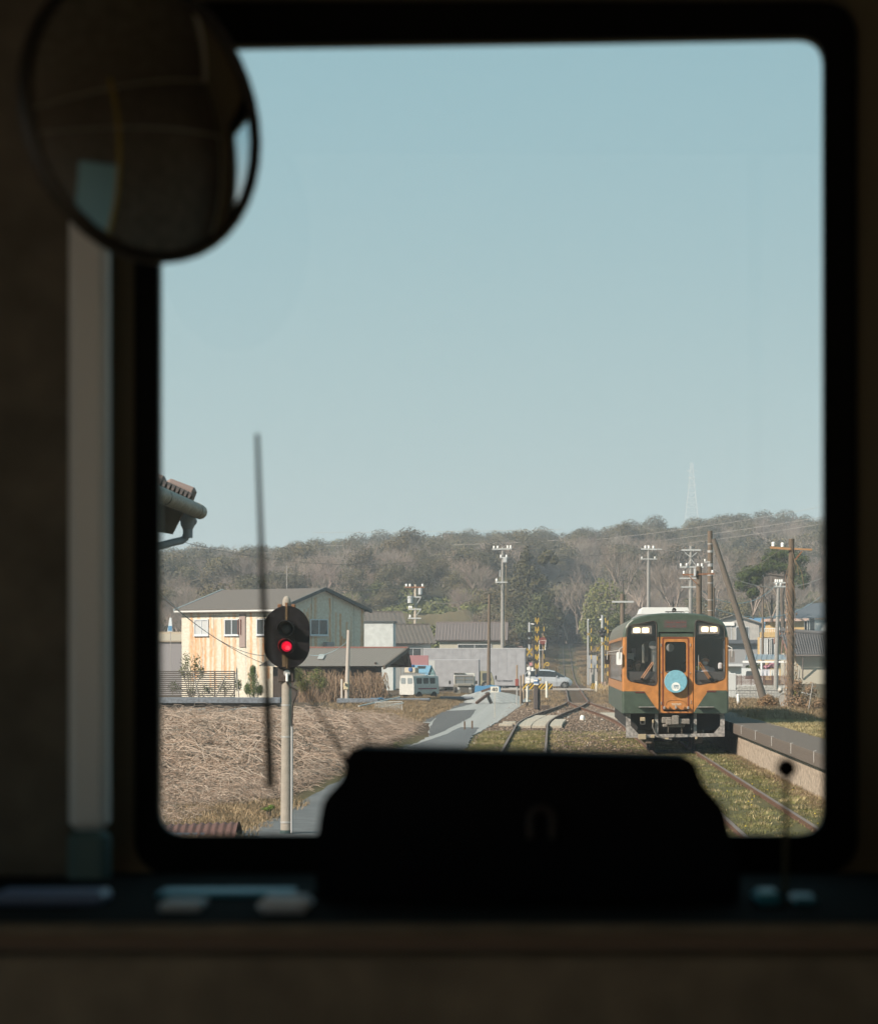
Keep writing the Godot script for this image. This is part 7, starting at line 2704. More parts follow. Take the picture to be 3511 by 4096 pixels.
	mb.box(Vector3((ba.x + bb.x) * 0.5, (ba.y + bb.y) * 0.5, 0.0), Vector3(bb.x - ba.x, bb.y - ba.y, 1.8))
	mb.box(L.call(690, 830, 0.0), Vector3(1.9, 2.7, 1.8))
	var bal := part(o, "balcony", mb, yel)
	mb = MB.new()
	for i in 9:
		mb.box(Vector3(lerpf(ba.x, bb.x, i / 8.0), bb.y + 0.2, 0.85), Vector3(0.06, 0.4, 0.06))
	mb.box(Vector3((ba.x + bb.x) * 0.5, bb.y + 0.42, 0.85), Vector3(bb.x - ba.x, 0.08, 0.1))
	part(bal, "railing", mb, whitem)
	mb = MB.new()
	mb.quad(L.call(765, 668, 0.4), L.call(1010, 640, 0.4), L.call(1010, 585, -0.6), L.call(860, 600, -0.6), Vector3(0, 1, 1))
	part(o, "porch_roof", mb, mk("tile_salmon", 0.36, 0.17, 0.12, 0.8))
	# white house behind the vine pole
	D = 365.0
	o = slab_house("white_house", "white house with a steep dark roof behind the vine wrapped pole", D, 1135, 1720, 330, 590, 7.0, mk("plaster_white2", 0.58, 0.60, 0.60, 0.9))
	mb = MB.new()
	L = func(zx: float, zy: float, z := 0.0) -> Vector3: return zr(zx, zy, D) - o.position + Vector3(0, 0, z)
	mb.quad(L.call(1080, 320, 0.6), L.call(1800, 300, 0.6), L.call(1800, 20, -3.5), L.call(1420, 60, -3.5), Vector3(0, 1, 0.5))
	part(o, "roof", mb, slate)
	for zx in [1190.0, 1290.0, 1420.0]:
		win(o, Transform3D(Basis(), L.call(zx, 430, 0.02)), 1.3, 2.2, whitem, dk)
	mb = MB.new()
	mb.box(L.call(1240, 575, 0.3), Vector3(5.0, 0.5, 0.8))
	part(o, "eave_trim", mb, mk("trim_brick", 0.26, 0.13, 0.09, 0.8))
	# tiled storehouse with brown barge boards
	D = 290.0
	o = slab_house("tiled_storehouse", "storehouse with big grey roof tiles and brown barge boards by the vine pole", D, 1000, 1800, 900, 1330, 5.0, mk("wall_beige", 0.40, 0.37, 0.30, 0.9))
	L = func(zx: float, zy: float, z := 0.0) -> Vector3: return zr(zx, zy, D) - o.position + Vector3(0, 0, z)
	mb = MB.new()
	var tile := mk("tile_grey", 0.155, 0.145, 0.145, 0.7, {"tex": grey_noise("slate", 0.03, 0.6, 1.0, 5), "ts": 0.7})
	var q0: Vector3 = L.call(1025, 925, 1.2)
	var q1: Vector3 = L.call(1820, 925, 1.2)
	var q2: Vector3 = L.call(1820, 590, -2.0)
	var q3: Vector3 = L.call(960, 530, -2.0)
	mb.quad(q0, q1, q2, q3, Vector3(0, 1, 0.5))
	rf = part(o, "roof", mb, tile)
	var n := 20
	for i in n:
		for k in 7:
			var u0 := (i + 0.12) / n
			var u1 := (i + 0.7) / n
			var v0 := k / 7.0
			var v1 := (k + 0.96) / 7.0
			var f := func(u: float, v: float, h: float) -> Vector3: return q0.lerp(q1, u).lerp(q3.lerp(q2, u), v) + Vector3(0, h, h * 0.4)
			mb = MB.new()
			var um := (u0 + u1) * 0.5
			mb.quad(f.call(u0, v0, 0.05), f.call(um, v0, 0.14), f.call(um, v1, 0.1), f.call(u0, v1, 0.01), Vector3(-0.3, 1, 1))
			mb.quad(f.call(um, v0, 0.14), f.call(u1, v0, 0.05), f.call(u1, v1, 0.01), f.call(um, v1, 0.1), Vector3(0.3, 1, 1))
			mb.quad(f.call(u0, v0, 0.05), f.call(um, v0, 0.14), f.call(u1, v0, 0.05), f.call(um, v0, 0.0), Vector3(0, 0, 1))
			part(rf, "tile", mb, tile)
	mb = MB.new()
	mb.tube([q3 + Vector3(-0.1, 0.12, 0), q2 + Vector3(0, 0.12, 0)], 0.22, 8)
	part(rf, "ridge", mb, tile)
	mb = MB.new()
	mb.bar(L.call(955, 535, -2.0), L.call(880, 700, -4.8), 0.1, 0.5)
	mb.bar(L.call(975, 690, -1.0), L.call(930, 960, 0.9), 0.08, 0.3)
	mb.bar(L.call(985, 690, -1.0), L.call(1030, 900, 1.1), 0.08, 0.3)
	part(o, "barge_board", mb, mk("barge_russet", 0.22, 0.115, 0.085, 0.8))
	mb = MB.new()
	mb.tube([L.call(1030, 940, 1.25), L.call(1800, 940, 1.25)], 0.08, 6)
	mb.tube([L.call(1295, 945, 1.2), L.call(1300, 1330, 0.1)], 0.06, 6)
	part(o, "gutter", mb, mk("gutter_brown", 0.16, 0.13, 0.115, 0.7))
	# low walls and roofs in the hollow
	o = slab_house("white_shed", "low white shed with a flat roof beside the railcar", 235.0, 20, 270, 1120, 1290, 3.0, mk("wall_offwhite", 0.5, 0.51, 0.5, 0.9))
	mb = MB.new()
	mb.box(Vector3(-0.1, zr(0, 1100, 235).y - o.position.y, -1.2), Vector3(zr(300, 0, 235).x - zr(-20, 0, 235).x, 0.2, 3.6))
	part(o, "roof", mb, mk("roof_white", 0.5, 0.52, 0.53, 0.8))
	var cp := thing("carport", "carport with a translucent grey roof and white beam behind the brown fence", "carport", zr(660, 1200, 262.0))
	mb = MB.new()
	var ca := zr(330, 1020, 260.0) - cp.position
	var cb := zr(1030, 1020, 260.0) - cp.position
	mb.quad(ca + Vector3(0, 0.05, 0), cb + Vector3(0, 0.05, 0), zr(1030, 925, 266.0) - cp.position, zr(360, 915, 266.0) - cp.position, Vector3.UP)
	var cr := part(cp, "roof", mb, mk("roof_poly", 0.26, 0.29, 0.32, 0.35))
	mb = MB.new()
	for i in 9:
		mb.bar(ca.lerp(cb, i / 8.0) + Vector3(0, 0.08, 0), (zr(360, 915, 266.0) - cp.position).lerp(zr(1030, 925, 266.0) - cp.position, i / 8.0) + Vector3(0, 0.03, 0), 0.05, 0.05)
	part(cr, "rafter", mb, mk("rafter_grey", 0.33, 0.34, 0.35, 0.6))
	mb = MB.new()
	mb.box((zr(290, 1045, 260) + zr(1030, 1045, 260)) * 0.5 - cp.position, Vector3(zr(1030, 0, 260).x - zr(290, 0, 260).x, 0.16, 0.16))
	part(cp, "beam", mb, whitem)
	for zx in [455.0, 610.0, 1000.0]:
		mb = MB.new()
		mb.tube([zr(zx, 1050, 260) - cp.position, zr(zx, 1450, 260) - cp.position], 0.06 if zx != 610 else 0.1, 6)
		part(cp, "post", mb, whitem if zx == 610 else mk("prop_grey", 0.26, 0.24, 0.22, 0.8))
	# van under the carport, laundry
	var vn := thing("parked_van", "white van parked under the carport behind the slatted fence", "van", zr(430, 1290, 258.0) + Vector3(0, -0.3, 0))
	mb = MB.new()
	mb.prism(round_corners([Vector2(-1.0, -0.8), Vector2(1.0, -0.8), Vector2(1.0, 0.3), Vector2(0.75, 0.98), Vector2(-0.8, 0.98), Vector2(-1.0, 0.4)], 0.2), -3, 0)
	part(vn, "body", mb, mk("van_paint", 0.6, 0.62, 0.62, 0.4))
	mb = MB.new()
	mb.prism(round_corners([Vector2(-0.5, 0.05), Vector2(0.8, 0.05), Vector2(0.62, 0.75), Vector2(-0.4, 0.75)], 0.12), 0.002, 0.02)
	part(vn, "window", mb, dk)
	for q in [[675, 150, "pale lilac sheet hung to dry behind the brown fence", Color(0.50, 0.51, 0.56)], [832, 145, "white sheet hung to dry next to the lilac one", Color(0.62, 0.61, 0.57)]]:
		mb = MB.new()
		var a := zr(q[0], 1175, 240.0)
		var wd: float = q[1] * 0.2365 * 240.0 / F
		for i in 10:
			for k in 4:
				var f := func(u: float, v: float) -> Vector3: return Vector3((u - 0.5) * wd, -v * 0.5, 0.05 * sin(u * 14.0) * v)
				mb.quad(f.call(i / 10.0, k / 4.0), f.call((i + 1) / 10.0, k / 4.0), f.call((i + 1) / 10.0, (k + 1) / 4.0), f.call(i / 10.0, (k + 1) / 4.0), Vector3.BACK)
		single("laundry_sheet", q[2], "laundry", mb, mk("laundry_%d" % q[0], q[3].r, q[3].g, q[3].b, 0.9, {"two": true}), "", "", a)
	mb = MB.new()
	mb.tube([zr(560, 1174, 240), zr(930, 1174, 240)], 0.012, 4)
	single("clothes_line", "thin clothes line holding the two sheets", "clothes line", mb, mk("wire_pale", 0.45, 0.40, 0.36, 0.6))
	# brown slatted fence on a white wall
	D = 225.0
	var fe := thing("brown_fence", "brown slatted garden fence standing on a white wall", "fence", zr(600, 1440, D))
	var brown := mk("fence_brown", 0.14, 0.08, 0.062, 0.8)
	for i in 7:
		mb = MB.new()
		var a := zr(190, 1290 + i * 22.0, D) - fe.position
		var b := zr(1030, 1290 + i * 22.0, D) - fe.position
		mb.box((a + b) * 0.5, Vector3(b.x - a.x, 0.065, 0.03))
		part(fe, "slat", mb, brown)
	for zx in [190.0, 265.0, 430.0, 660.0, 780.0, 895.0, 1030.0]:
		mb = MB.new()
		mb.box((zr(zx, 1276, D) + zr(zx, 1440, D)) * 0.5 - fe.position + Vector3(0, 0, 0.03), Vector3(0.06, 0.74, 0.05))
		part(fe, "post", mb, brown)
	mb = MB.new()
	mb.box((zr(500, 1285, D) + zr(600, 1425, D)) * 0.5 - fe.position + Vector3(0, 0, 0.01), Vector3(0.55, 0.66, 0.02))
	part(fe, "solid_panel", mb, brown)
	mb = MB.new()
	mb.box((zr(790, 1285, D) + zr(890, 1425, D)) * 0.5 - fe.position + Vector3(0, 0, 0.01), Vector3(0.45, 0.66, 0.02))
	part(fe, "solid_panel", mb, brown)
	var gw := thing("garden_wall", "white block wall under the brown slatted fence", "wall", zr(600, 1750, D))
	var blk := mk("block_white", 0.52, 0.51, 0.48, 0.9, {"tex": grey_noise("conc", 0.02, 0.72, 1.0, 5), "ts": 0.5})
	var bm := MB.new()
	bm.cbox(Vector3.ZERO, Vector3(0.385, 0.185, 0.2), 0.01)
	var bmesh := bm.mesh()
	for i in 10:
		for k in 7:
			var p := part(gw, "block", bmesh, blk)
			p.position = Vector3((i - 4.5) * 0.4 + (0.2 if k % 2 else 0.0), 0.05 + k * 0.2, 0)
	mb = MB.new()
	mb.box(Vector3(0, 0.5, -0.16), Vector3(4.3, 1.7, 0.2))
	part(gw, "core", mb, blk)
	o = thing("gate_pillar", "white rendered gate pillar standing next to the railcar", "pillar", zr(110, 1720, 205.0))
	mb = MB.new()
	mb.cbox(Vector3(0, 0.9, 0), Vector3(0.55, 2.1, 0.4), 0.03)
	part(o, "shaft", mb, mk("wall_offwhite", 0.5, 0.51, 0.5, 0.9))
	mb = MB.new()
	mb.cbox(Vector3(0, -0.05, 0.1), Vector3(0.5, 0.12, 0.5), 0.02)
	part(o, "foot", mb, whitem)
	# thin railing
	D = 195.0
	var ra := thing("metal_railing", "thin grey metal railing along the hollow behind the platform", "railing", zr(500, 1720, D))
	var rl := mk("railing_grey", 0.17, 0.165, 0.16, 0.6, {"metal": 0.3})
	mb = MB.new()
	mb.tube([zr(40, 1527, D) - ra.position, zr(940, 1527, D) - ra.position], 0.016, 5)
	part(ra, "top_rail", mb, rl)
	mb = MB.new()
	mb.tube([zr(40, 1705, D) - ra.position, zr(940, 1705, D) - ra.position], 0.014, 5)
	part(ra, "bottom_rail", mb, rl)
	var bar := MB.new()
	bar.tube([Vector3.ZERO, Vector3(0, 0.7, 0)], 0.008, 4)
	var barm := bar.mesh()
	for i in 36:
		var p := part(ra, "bar", barm, rl)
		p.position = zr(50 + i * 25.0, 1708, D) - ra.position
	# log, stone post, white plank in the brush
	var lg := thing("cut_log", "cut tree log with a pale sawn face lying in the brush", "log", zr(975, 1700, 104.0))
	mb = MB.new()
	var face := PackedVector2Array()
	for i in 20:
		var a := TAU * i / 20.0
		face.append(Vector2(0.155 * cos(a) * (1.0 + 0.1 * sin(3.0 * a)), 0.25 * sin(a) * (1.0 + 0.06 * cos(2.0 * a))))
	mb.prism(face, -1.0, 0.0, Transform3D(Basis(Vector3.UP, -0.1), Vector3.ZERO))
	part(lg, "bark", mb, mk("bark_dark", 0.06, 0.045, 0.035, 0.95))
	mb = MB.new()
	var inner := PackedVector2Array()
	for p in face:
		inner.append(p * 0.93)
	mb.prism(inner, 0.002, 0.006, Transform3D(Basis(Vector3.UP, -0.1), Vector3.ZERO))
	part(lg, "sawn_face", mb, mk("sawn_pale", 0.50, 0.47, 0.43, 0.9, {"tex": grey_noise("grime", 0.015, 0.55, 1.0, 5), "ts": 2.0}))
	mb = MB.new()
	mb.ball(Vector3(-0.08, 0.36, -0.3), Vector3(0.09, 0.1, 0.3), 8, 12)
	part(lg, "branch_stub", mb, mk("stub_pale", 0.42, 0.39, 0.35, 0.9))
	mb = MB.new()
	mb.cbox(zr(215, 1720, 118.0), Vector3(0.11, 0.62, 0.1), 0.03, Basis(Vector3.BACK, 0.06))
	single("stone_post", "small white leaning stone post in the dry grass beside the railcar", "post", mb, whitem)
	mb = MB.new()
	mb.tube([zr(1475, 1410, 96.0), zr(1400, 1880, 96.0)], 0.022, 6)
	single("steel_stake", "thin pale stake leaning in the brush beside the vine pole", "stake", mb, mk("prop_grey", 0.26, 0.24, 0.22, 0.8))
	mb = MB.new()
	mb.tube([zr(1250, 1180, 130.0), zr(1232, 1400, 130.0)], 0.03, 6)
	single("steel_stake", "grey upright pipe before the beige storehouse wall", "stake", mb, mats["prop_grey"])
	mb = MB.new()
	mb.cbox(zr(1370, 1585, 98.0), Vector3(0.34, 0.04, 0.2), 0.01, Basis(Vector3.BACK, -0.25))
	single("loose_plank", "pale loose plank on top of the brush behind the log", "plank", mb, mk("plank_pale", 0.45, 0.46, 0.46, 0.8))


# ------------------------------------------------------------------ excavator on the cleared slope
func build_excavator() -> void:
	var D := 640.0
	var o := thing("excavator", "small yellow excavator working on the bare clearing of the hill", "excavator", at(1922, 2318, D), 0.2)
	var yel := mk("digger_yellow", 0.60, 0.36, 0.06, 0.6)
	var dk := mk("tyre", 0.02, 0.02, 0.02, 0.85)
	var mb := MB.new()
	mb.cbox(Vector3(-0.4, 1.05, 0), Vector3(2.0, 1.0, 1.4), 0.15)
	part(o, "body", mb, yel)
	mb = MB.new()
	mb.cbox(Vector3(0.2, 1.6, 0.2), Vector3(0.8, 0.9, 0.9), 0.1)
	part(o, "cab", mb, mk("digger_cab", 0.35, 0.3, 0.15, 0.5))
	mb = MB.new()
	mb.bar(Vector3(0.5, 1.1, -0.2), Vector3(1.5, 1.9, -0.2), 0.25, 0.3)
	mb.bar(Vector3(1.5, 1.9, -0.2), Vector3(1.85, 0.7, -0.2), 0.2, 0.25)
	part(o, "boom", mb, yel)
	mb = MB.new()
	mb.cbox(Vector3(1.8, 0.5, -0.2), Vector3(0.4, 0.4, 0.5), 0.08)
	part(o, "bucket", mb, mk("digger_bucket", 0.3, 0.3, 0.3, 0.6))
	for z in [-0.55, 0.55]:
		mb = MB.new()
		mb.cbox(Vector3(-0.3, 0.25, z), Vector3(2.0, 0.5, 0.4), 0.2)
		part(o, "crawler", mb, dk)


# ------------------------------------------------------------------ trees and plants
func leaf(mb: MB, p: Vector3, s: float) -> void:
	var a := Vector3(rng.randf_range(-1, 1), rng.randf_range(-1, 1), rng.randf_range(-1, 1)).normalized()
	var b := a.cross(Vector3(rng.randf_range(-1, 1), rng.randf_range(-1, 1), rng.randf_range(-1, 1))).normalized()
	mb.quad(p - a * s, p + b * s * 0.6, p + a * s, p - b * s * 0.6, Vector3(-0.5, 0.7, 0.5))


func lobe(mb: MB, c: Vector3, r: Vector3, count: int, size: float, ca: Color, cb: Color, shell := 0.45) -> void:
	for i in count:
		var d := Vector3(rng.randfn(), rng.randfn(), rng.randfn()).normalized()
		var k := lerpf(shell, 1.0, pow(rng.randf(), 0.5))
		mb.col = ca.lerp(cb, rng.randf())
		var n := (d / r + Vector3(rng.randf_range(-1, 1), rng.randf_range(-1, 1), rng.randf_range(-1, 1)) * 0.55 / r.x).normalized()
		var a := n.cross(Vector3(rng.randf_range(-1, 1), rng.randf_range(-1, 1), rng.randf_range(-1, 1))).normalized() * size * rng.randf_range(0.6, 1.3)
		var b := n.cross(a) * 0.65
		var p := c + d * r * k
		mb.quad(p - a, p + b, p + a, p - b, n)


func twigs(mb: MB, p: Vector3, dir: Vector3, length: float, r: float, depth: int, ca: Color, cb: Color) -> void:
	mb.col = ca.lerp(cb, rng.randf())
	var bend := Vector3(rng.randf_range(-1, 1), rng.randf_range(-0.3, 0.8), rng.randf_range(-1, 1)) * 0.25
	var m := p + dir * length * 0.5 + bend * length * 0.2
	var e := p + (dir + bend).normalized() * length
	mb.tube([p, m, e], [r, r * 0.8, r * 0.55], 4 if depth > 1 else 3, false)
	if depth <= 0:
		return
	for i in rng.randi_range(3, 4):
		var nd := (dir + Vector3(rng.randf_range(-1, 1), rng.randf_range(-0.2, 0.7), rng.randf_range(-1, 1)) * 0.85).normalized()
		twigs(mb, p.lerp(e, rng.randf_range(0.45, 1.0)), nd, length * rng.randf_range(0.55, 0.8), r * 0.55, depth - 1, ca, cb)


func broad_mesh(sd: int, ca: Color, cb: Color, count := 1700, size := 0.17) -> ArrayMesh:
	rng.seed = sd
	var mb := MB.new()
	mb.colored = true
	var n := rng.randi_range(6, 9)
	for i in n:
		var a := TAU * i / n + rng.randf() * 0.6
		var r := rng.randf_range(0.8, 2.3)
		lobe(mb, Vector3(cos(a) * r, rng.randf_range(3.0, 6.5), sin(a) * r), Vector3(1.9, 1.6, 1.9) * rng.randf_range(0.7, 1.15), count / n, size, ca, cb, 0.3)
	lobe(mb, Vector3(0, 6.4, 0), Vector3(1.9, 1.7, 1.9), count / 5, size, ca, cb, 0.3)
	return mb.mesh()


func bare_mesh(sd: int) -> ArrayMesh:
	rng.seed = sd
	var mb := MB.new()
	mb.colored = true
	for i in 3:
		twigs(mb, Vector3(rng.randf_range(-0.3, 0.3), 0, rng.randf_range(-0.3, 0.3)), Vector3(rng.randf_range(-0.4, 0.4), 1, rng.randf_range(-0.4, 0.4)).normalized(), 3.4, 0.13, 4, Color(0.23, 0.185, 0.155), Color(0.33, 0.275, 0.235))
	return mb.mesh()


func trunk_mesh(h: float, r: float) -> ArrayMesh:
	var mb := MB.new()
	mb.tube([Vector3(0, -1.0, 0), Vector3(0.1, h * 0.5, 0.05), Vector3(0, h, 0)], [r, r * 0.75, r * 0.4], 7)
	for i in 4:
		var a := TAU * i / 4.0 + 0.4
		mb.tube([Vector3(0.05, h * 0.55, 0), Vector3(cos(a) * h * 0.2, h * 0.85, sin(a) * h * 0.2)], [r * 0.4, r * 0.15], 5)
	return mb.mesh()


func tree(called: String, label: String, pos: Vector3, crown, trunk, leafm: Material, scale := Vector3.ONE, group := "") -> Node3D:
	var o := thing(called, label, "tree", pos, 0.0, group)
	var t := part(o, "trunk", trunk, mk("bark", 0.10, 0.08, 0.065, 0.95))
	t.scale = scale
	var c := part(o, "crown", crown, leafm)
	c.scale = scale
	return o


const SKYLINE := [[400, 1095], [450, 1104], [505, 1100], [560, 1104], [600, 1092], [640, 1086], [690, 1090], [725, 1076], [770, 1069], [815, 1070], [860, 1080], [905, 1074], [950, 1067], [1000, 1072], [1050, 1070], [1095, 1064], [1140, 1076], [1185, 1064], [1230, 1064], [1275, 1050], [1325, 1040], [1365, 1064], [1405, 1044], [1455, 1040], [1500, 1036], [1545, 1030], [1590, 1029], [1630, 1040], [1665, 1043], [340, 1100], [1700, 1046]]


func skyline(px: float) -> float:
	var best := 1060.0
	var near := 1e9
	for q in SKYLINE:
		if absf(q[0] * 1.977 - px) < near:
			near = absf(q[0] * 1.977 - px)
			best = q[1]
	return best * 1.977


func build_forest() -> void:
	build_excavator()
	var lm := mk("leaf_matte", 1, 1, 1, 0.85, {"vc": true, "two": true, "spec": 0.2})
	var bm := mk("twig_matte", 1, 1, 1, 0.95, {"vc": true, "two": true, "spec": 0.1})
	var olive := [Color(0.115, 0.1, 0.062), Color(0.08, 0.073, 0.045)]
	var ochre := [Color(0.155, 0.13, 0.07), Color(0.115, 0.1, 0.055)]
	var meshes := []
	for i in 5:
		meshes.append(broad_mesh(100 + i, olive[0], olive[1]))
	for i in 3:
		meshes.append(broad_mesh(120 + i, ochre[0], ochre[1]))
	var bares := []
	for i in 4:
		bares.append(bare_mesh(140 + i))
	rng.seed = 77
	# wood on the hillside, one mass; kinds gather in patches
	var put := []
	for i in meshes.size() + bares.size():
		put.append([])
	var cnt := 0
	var tries := 0
	while cnt < 3600 and tries < 30000:
		tries += 1
		var d := sqrt(rng.randf_range(345.0 * 345.0, 880.0 * 880.0))
		var x := rng.randf_range(-0.165, 0.125) * d
		var keep := true
		if absf(x - track_x(d)) < (8.5 if d < 540.0 else 5.0) and d < 600.0:
			keep = false
		if x > -38.0 and x < -8.0 and d < 455.0:
			keep = false
		if x > -21.0 and x < -11.0 and d > 560.0 and d < 650.0:
			keep = false
		if x > 9.0 and d < 425.0:
			keep = false
		if x < -20.0 and d < 370.0:
			keep = false
		if not keep:
			continue
		var topy := CY - (ground_y(x, d) + 8.0 - EYE) * F / d
		if topy < skyline(x * F / d + CX) + 15.0:
			continue
		var f := nz.get_noise_2d(x * 1.1 + 200.0, d * 0.6)
		var g := nz.get_noise_2d(x * 2.3 - 70.0, d * 1.3 + 40.0)
		var k := rng.randi_range(0, 4)
		if f > 0.12 or (d < 520.0 and x < -10.0 and f > -0.1) or (x > 4.0 and d < 560.0 and f > -0.25):
			k = meshes.size() + rng.randi_range(0, 3)
		elif g > 0.28:
			k = rng.randi_range(5, 7)
		var s := rng.randf_range(0.65, 1.15) * (0.85 if d < 500.0 else 1.05)
		put[k].append(Transform3D(Basis(Vector3.UP, rng.randf() * TAU).scaled(Vector3(s * 1.1, s * rng.randf_range(0.8, 1.1), s * 1.1)), Vector3(x, ground_y(x, d) - 0.6, -d)))
		cnt += 1
	var colors := []
	for k in put.size():
		colors = []
		for i in put[k].size():
			var t := rng.randf_range(0.75, 1.25)
			colors.append(Color(t * rng.randf_range(0.95, 1.08), t, t * rng.randf_range(0.9, 1.05)))
		scatter("hillside_wood", "dense winter wood covering the hillside, %s" % ["round olive crowns", "broad olive crowns", "dark olive crowns", "mixed olive crowns", "small olive crowns", "ochre crowns", "pale ochre crowns", "yellow green crowns", "bare brown twigs", "bare spreading twigs", "bare tall twigs", "bare fine twigs"][k], "wood", meshes[k] if k < meshes.size() else bares[k - meshes.size()], lm if k < meshes.size() else bm, put[k], colors)
	# crowns along the skyline, each its own tree
	var tm := trunk_mesh(5.0, 0.25)
	var sky := SKYLINE
	var proto := []
	for i in 4:
		var q := MB.new()
		q.colored = true
		rng.seed = 200 + i
		for k in 5:
			lobe(q, Vector3(rng.randf_range(-1.8, 1.8), rng.randf_range(4.0, 5.4), rng.randf_range(-1.8, 1.8)), Vector3(2.6, 2.5, 2.6), 420, 0.17, olive[0], olive[1], 0.5)
		lobe(q, Vector3(0, 5.6, 0), Vector3(2.9, 2.5, 2.9), 900, 0.17, olive[0], olive[1], 0.6)
		proto.append(q.mesh())
	var i2 := 0
	for q in sky:
		var px: float = q[0] * 1.977
		var d := rng.randf_range(835.0, 865.0)
		var top := at(px, q[1] * 1.977, d)
		var gy := ground_y(top.x, d)
		var s: float = clampf((top.y - gy) / 8.0, 0.9, 1.3)
		var o := tree("ridge_tree", "rounded evergreen tree on the skyline of the wooded hill", Vector3(top.x, top.y - 8.1 * s, -d), proto[i2 % 4], tm, lm, Vector3(1.0 * s, s, 1.0 * s), "trees along the skyline")
		o.rotation.y = rng.randf() * TAU
		i2 += 1
	# big cedar left of the line
	rng.seed = 300
	var mb := MB.new()
	mb.colored = true
	var ca := Color(0.09, 0.08, 0.042)
	var cb := Color(0.06, 0.058, 0.032)
	var D := 430.0
	var b0 := at(2130, 0, D)
	b0.y = ground_y(b0.x, D) - 0.4
	for q in [[2105, 2225, 1.0, 1.4], [2090, 2275, 1.5, 1.5], [2120, 2290, 1.6, 1.5], [2075, 2330, 1.7, 1.4], [2125, 2350, 2.0, 1.6], [2160, 2330, 1.4, 1.4], [2060, 2390, 1.7, 1.5], [2110, 2410, 2.2, 1.7], [2165, 2400, 1.8, 1.6], [2195, 2390, 1.2, 1.2], [2060, 2450, 1.6, 1.4], [2150, 2460, 2.0, 1.6], [2200, 2450, 1.5, 1.5], [2190, 2220, 0.9, 0.9], [2170, 2240, 0.8, 0.9], [2215, 2240, 0.7, 0.7], [2080, 2500, 1.8, 1.4], [2180, 2510, 1.8, 1.5], [2230, 2470, 1.1, 1.4]]:
		lobe(mb, at(q[0], q[1], D) - b0, Vector3(q[2], q[3], q[2]), 260, 0.22, ca, cb, 0.25)
	tree("cedar_tree", "tall shaggy evergreen beside the single track", b0, mb, trunk_mesh(11.0, 0.4), lm)
	mb = MB.new()
	mb.colored = true
	D = 405.0
	b0 = at(2130, 0, D)
	b0.y = ground_y(b0.x, D) - 0.4
	for q in [[2155, 2400, 1.3], [2170, 2430, 1.5], [2120, 2440, 1.6], [2100, 2480, 1.6], [2150, 2480, 1.8], [2190, 2470, 1.2], [2085, 2520, 1.5], [2130, 2530, 1.7], [2175, 2520, 1.5]]:
		lobe(mb, at(q[0], q[1], D) - b0, Vector3(q[2], q[2] * 0.85, q[2]), 300, 0.17, Color(0.115, 0.122, 0.065), Color(0.075, 0.082, 0.042), 0.3)
	tree("camellia_tree", "rounded grey green evergreen in front of the tall shaggy one", b0, mb, trunk_mesh(4.5, 0.25), lm)
	# dark trees closing in over the line where it enters the wood
	rng.seed = 310
	var dark := broad_mesh(150, olive[0], olive[1], 1800, 0.3)
	for q in [[-3.2, 470.0, 1.5], [-3.6, 500.0, 1.6], [-3.0, 528.0, 1.6], [-2.6, 556.0, 1.6], [8.6, 520.0, 1.2], [8.2, 548.0, 1.4], [-1.6, 584.0, 1.5], [7.0, 582.0, 1.5], [2.6, 604.0, 1.5], [0.0, 612.0, 1.6], [5.5, 612.0, 1.6], [2.8, 630.0, 1.9], [-3.0, 615.0, 1.6], [-4.6, 545.0, 1.8], [-4.2, 566.0, 1.8], [-5.0, 580.0, 1.8], [2.2, 566.0, 1.7], [3.4, 574.0, 1.7], [-0.8, 570.0, 1.7]]:
		var o := tree("line_side_tree", "evergreen tree crowding the line where it enters the wood", Vector3(q[0], track_y(q[1]) - 1.9, -q[1]), dark, tm, lm, Vector3(q[2], q[2], q[2]), "trees at the mouth of the wood")
		o.rotation.y = rng.randf() * TAU
	rng.seed = 315
	var thick := MB.new()
	thick.colored = true
	for i in 16:
		lobe(thick, Vector3(rng.randf_range(-2.5, 2.5), 0.6 + i * 0.42, rng.randf_range(-1.2, 1.2)), Vector3(1.5, 1.2, 1.3), 260, 0.28, olive[0], olive[1], 0.2)
	for q in [[0.6, 578.0, "dense green thicket on one side of the line's opening"], [5.0, 582.0, "dense green thicket on the other side of the line's opening"], [2.7, 592.0, "dense green thicket that closes the end of the line"]]:
		var o := tree("thicket", q[2], Vector3(q[0], track_y(q[1]) - 0.3, -q[1]), thick.mesh(), tm, lm)
		o.rotation.y = rng.randf() * 0.6
	# bamboo grove right of the line
	mb = MB.new()
	mb.colored = true
	D = 395.0
	b0 = at(2410, 0, D)
	b0.y = ground_y(b0.x, D)
	for q in [[2370, 2390, 1.1, 1.8], [2400, 2360, 1.3, 1.8], [2440, 2370, 1.4, 1.7], [2350, 2450, 1.0, 1.7], [2390, 2430, 1.5, 1.8], [2440, 2430, 1.6, 1.8], [2480, 2410, 1.1, 1.5], [2335, 2510, 0.8, 1.4], [2370, 2500, 1.4, 1.7], [2420, 2500, 1.6, 1.7], [2470, 2490, 1.4, 1.6], [2360, 2560, 1.2, 1.2], [2410, 2560, 1.4, 1.2], [2460, 2550, 1.3, 1.2]]:
		lobe(mb, at(q[0], q[1], D) - b0, Vector3(q[2], q[3], q[2]), 330, 0.15, Color(0.20, 0.195, 0.085), Color(0.12, 0.135, 0.052), 0.3)
	tree("bamboo_grove", "pale olive bamboo thicket leaning over the single track", b0, mb, trunk_mesh(6.0, 0.12), lm)
	mb = MB.new()
	mb.colored = true
	D = 330.0
	b0 = at(2475, 0, D)
	b0.y = 0.0
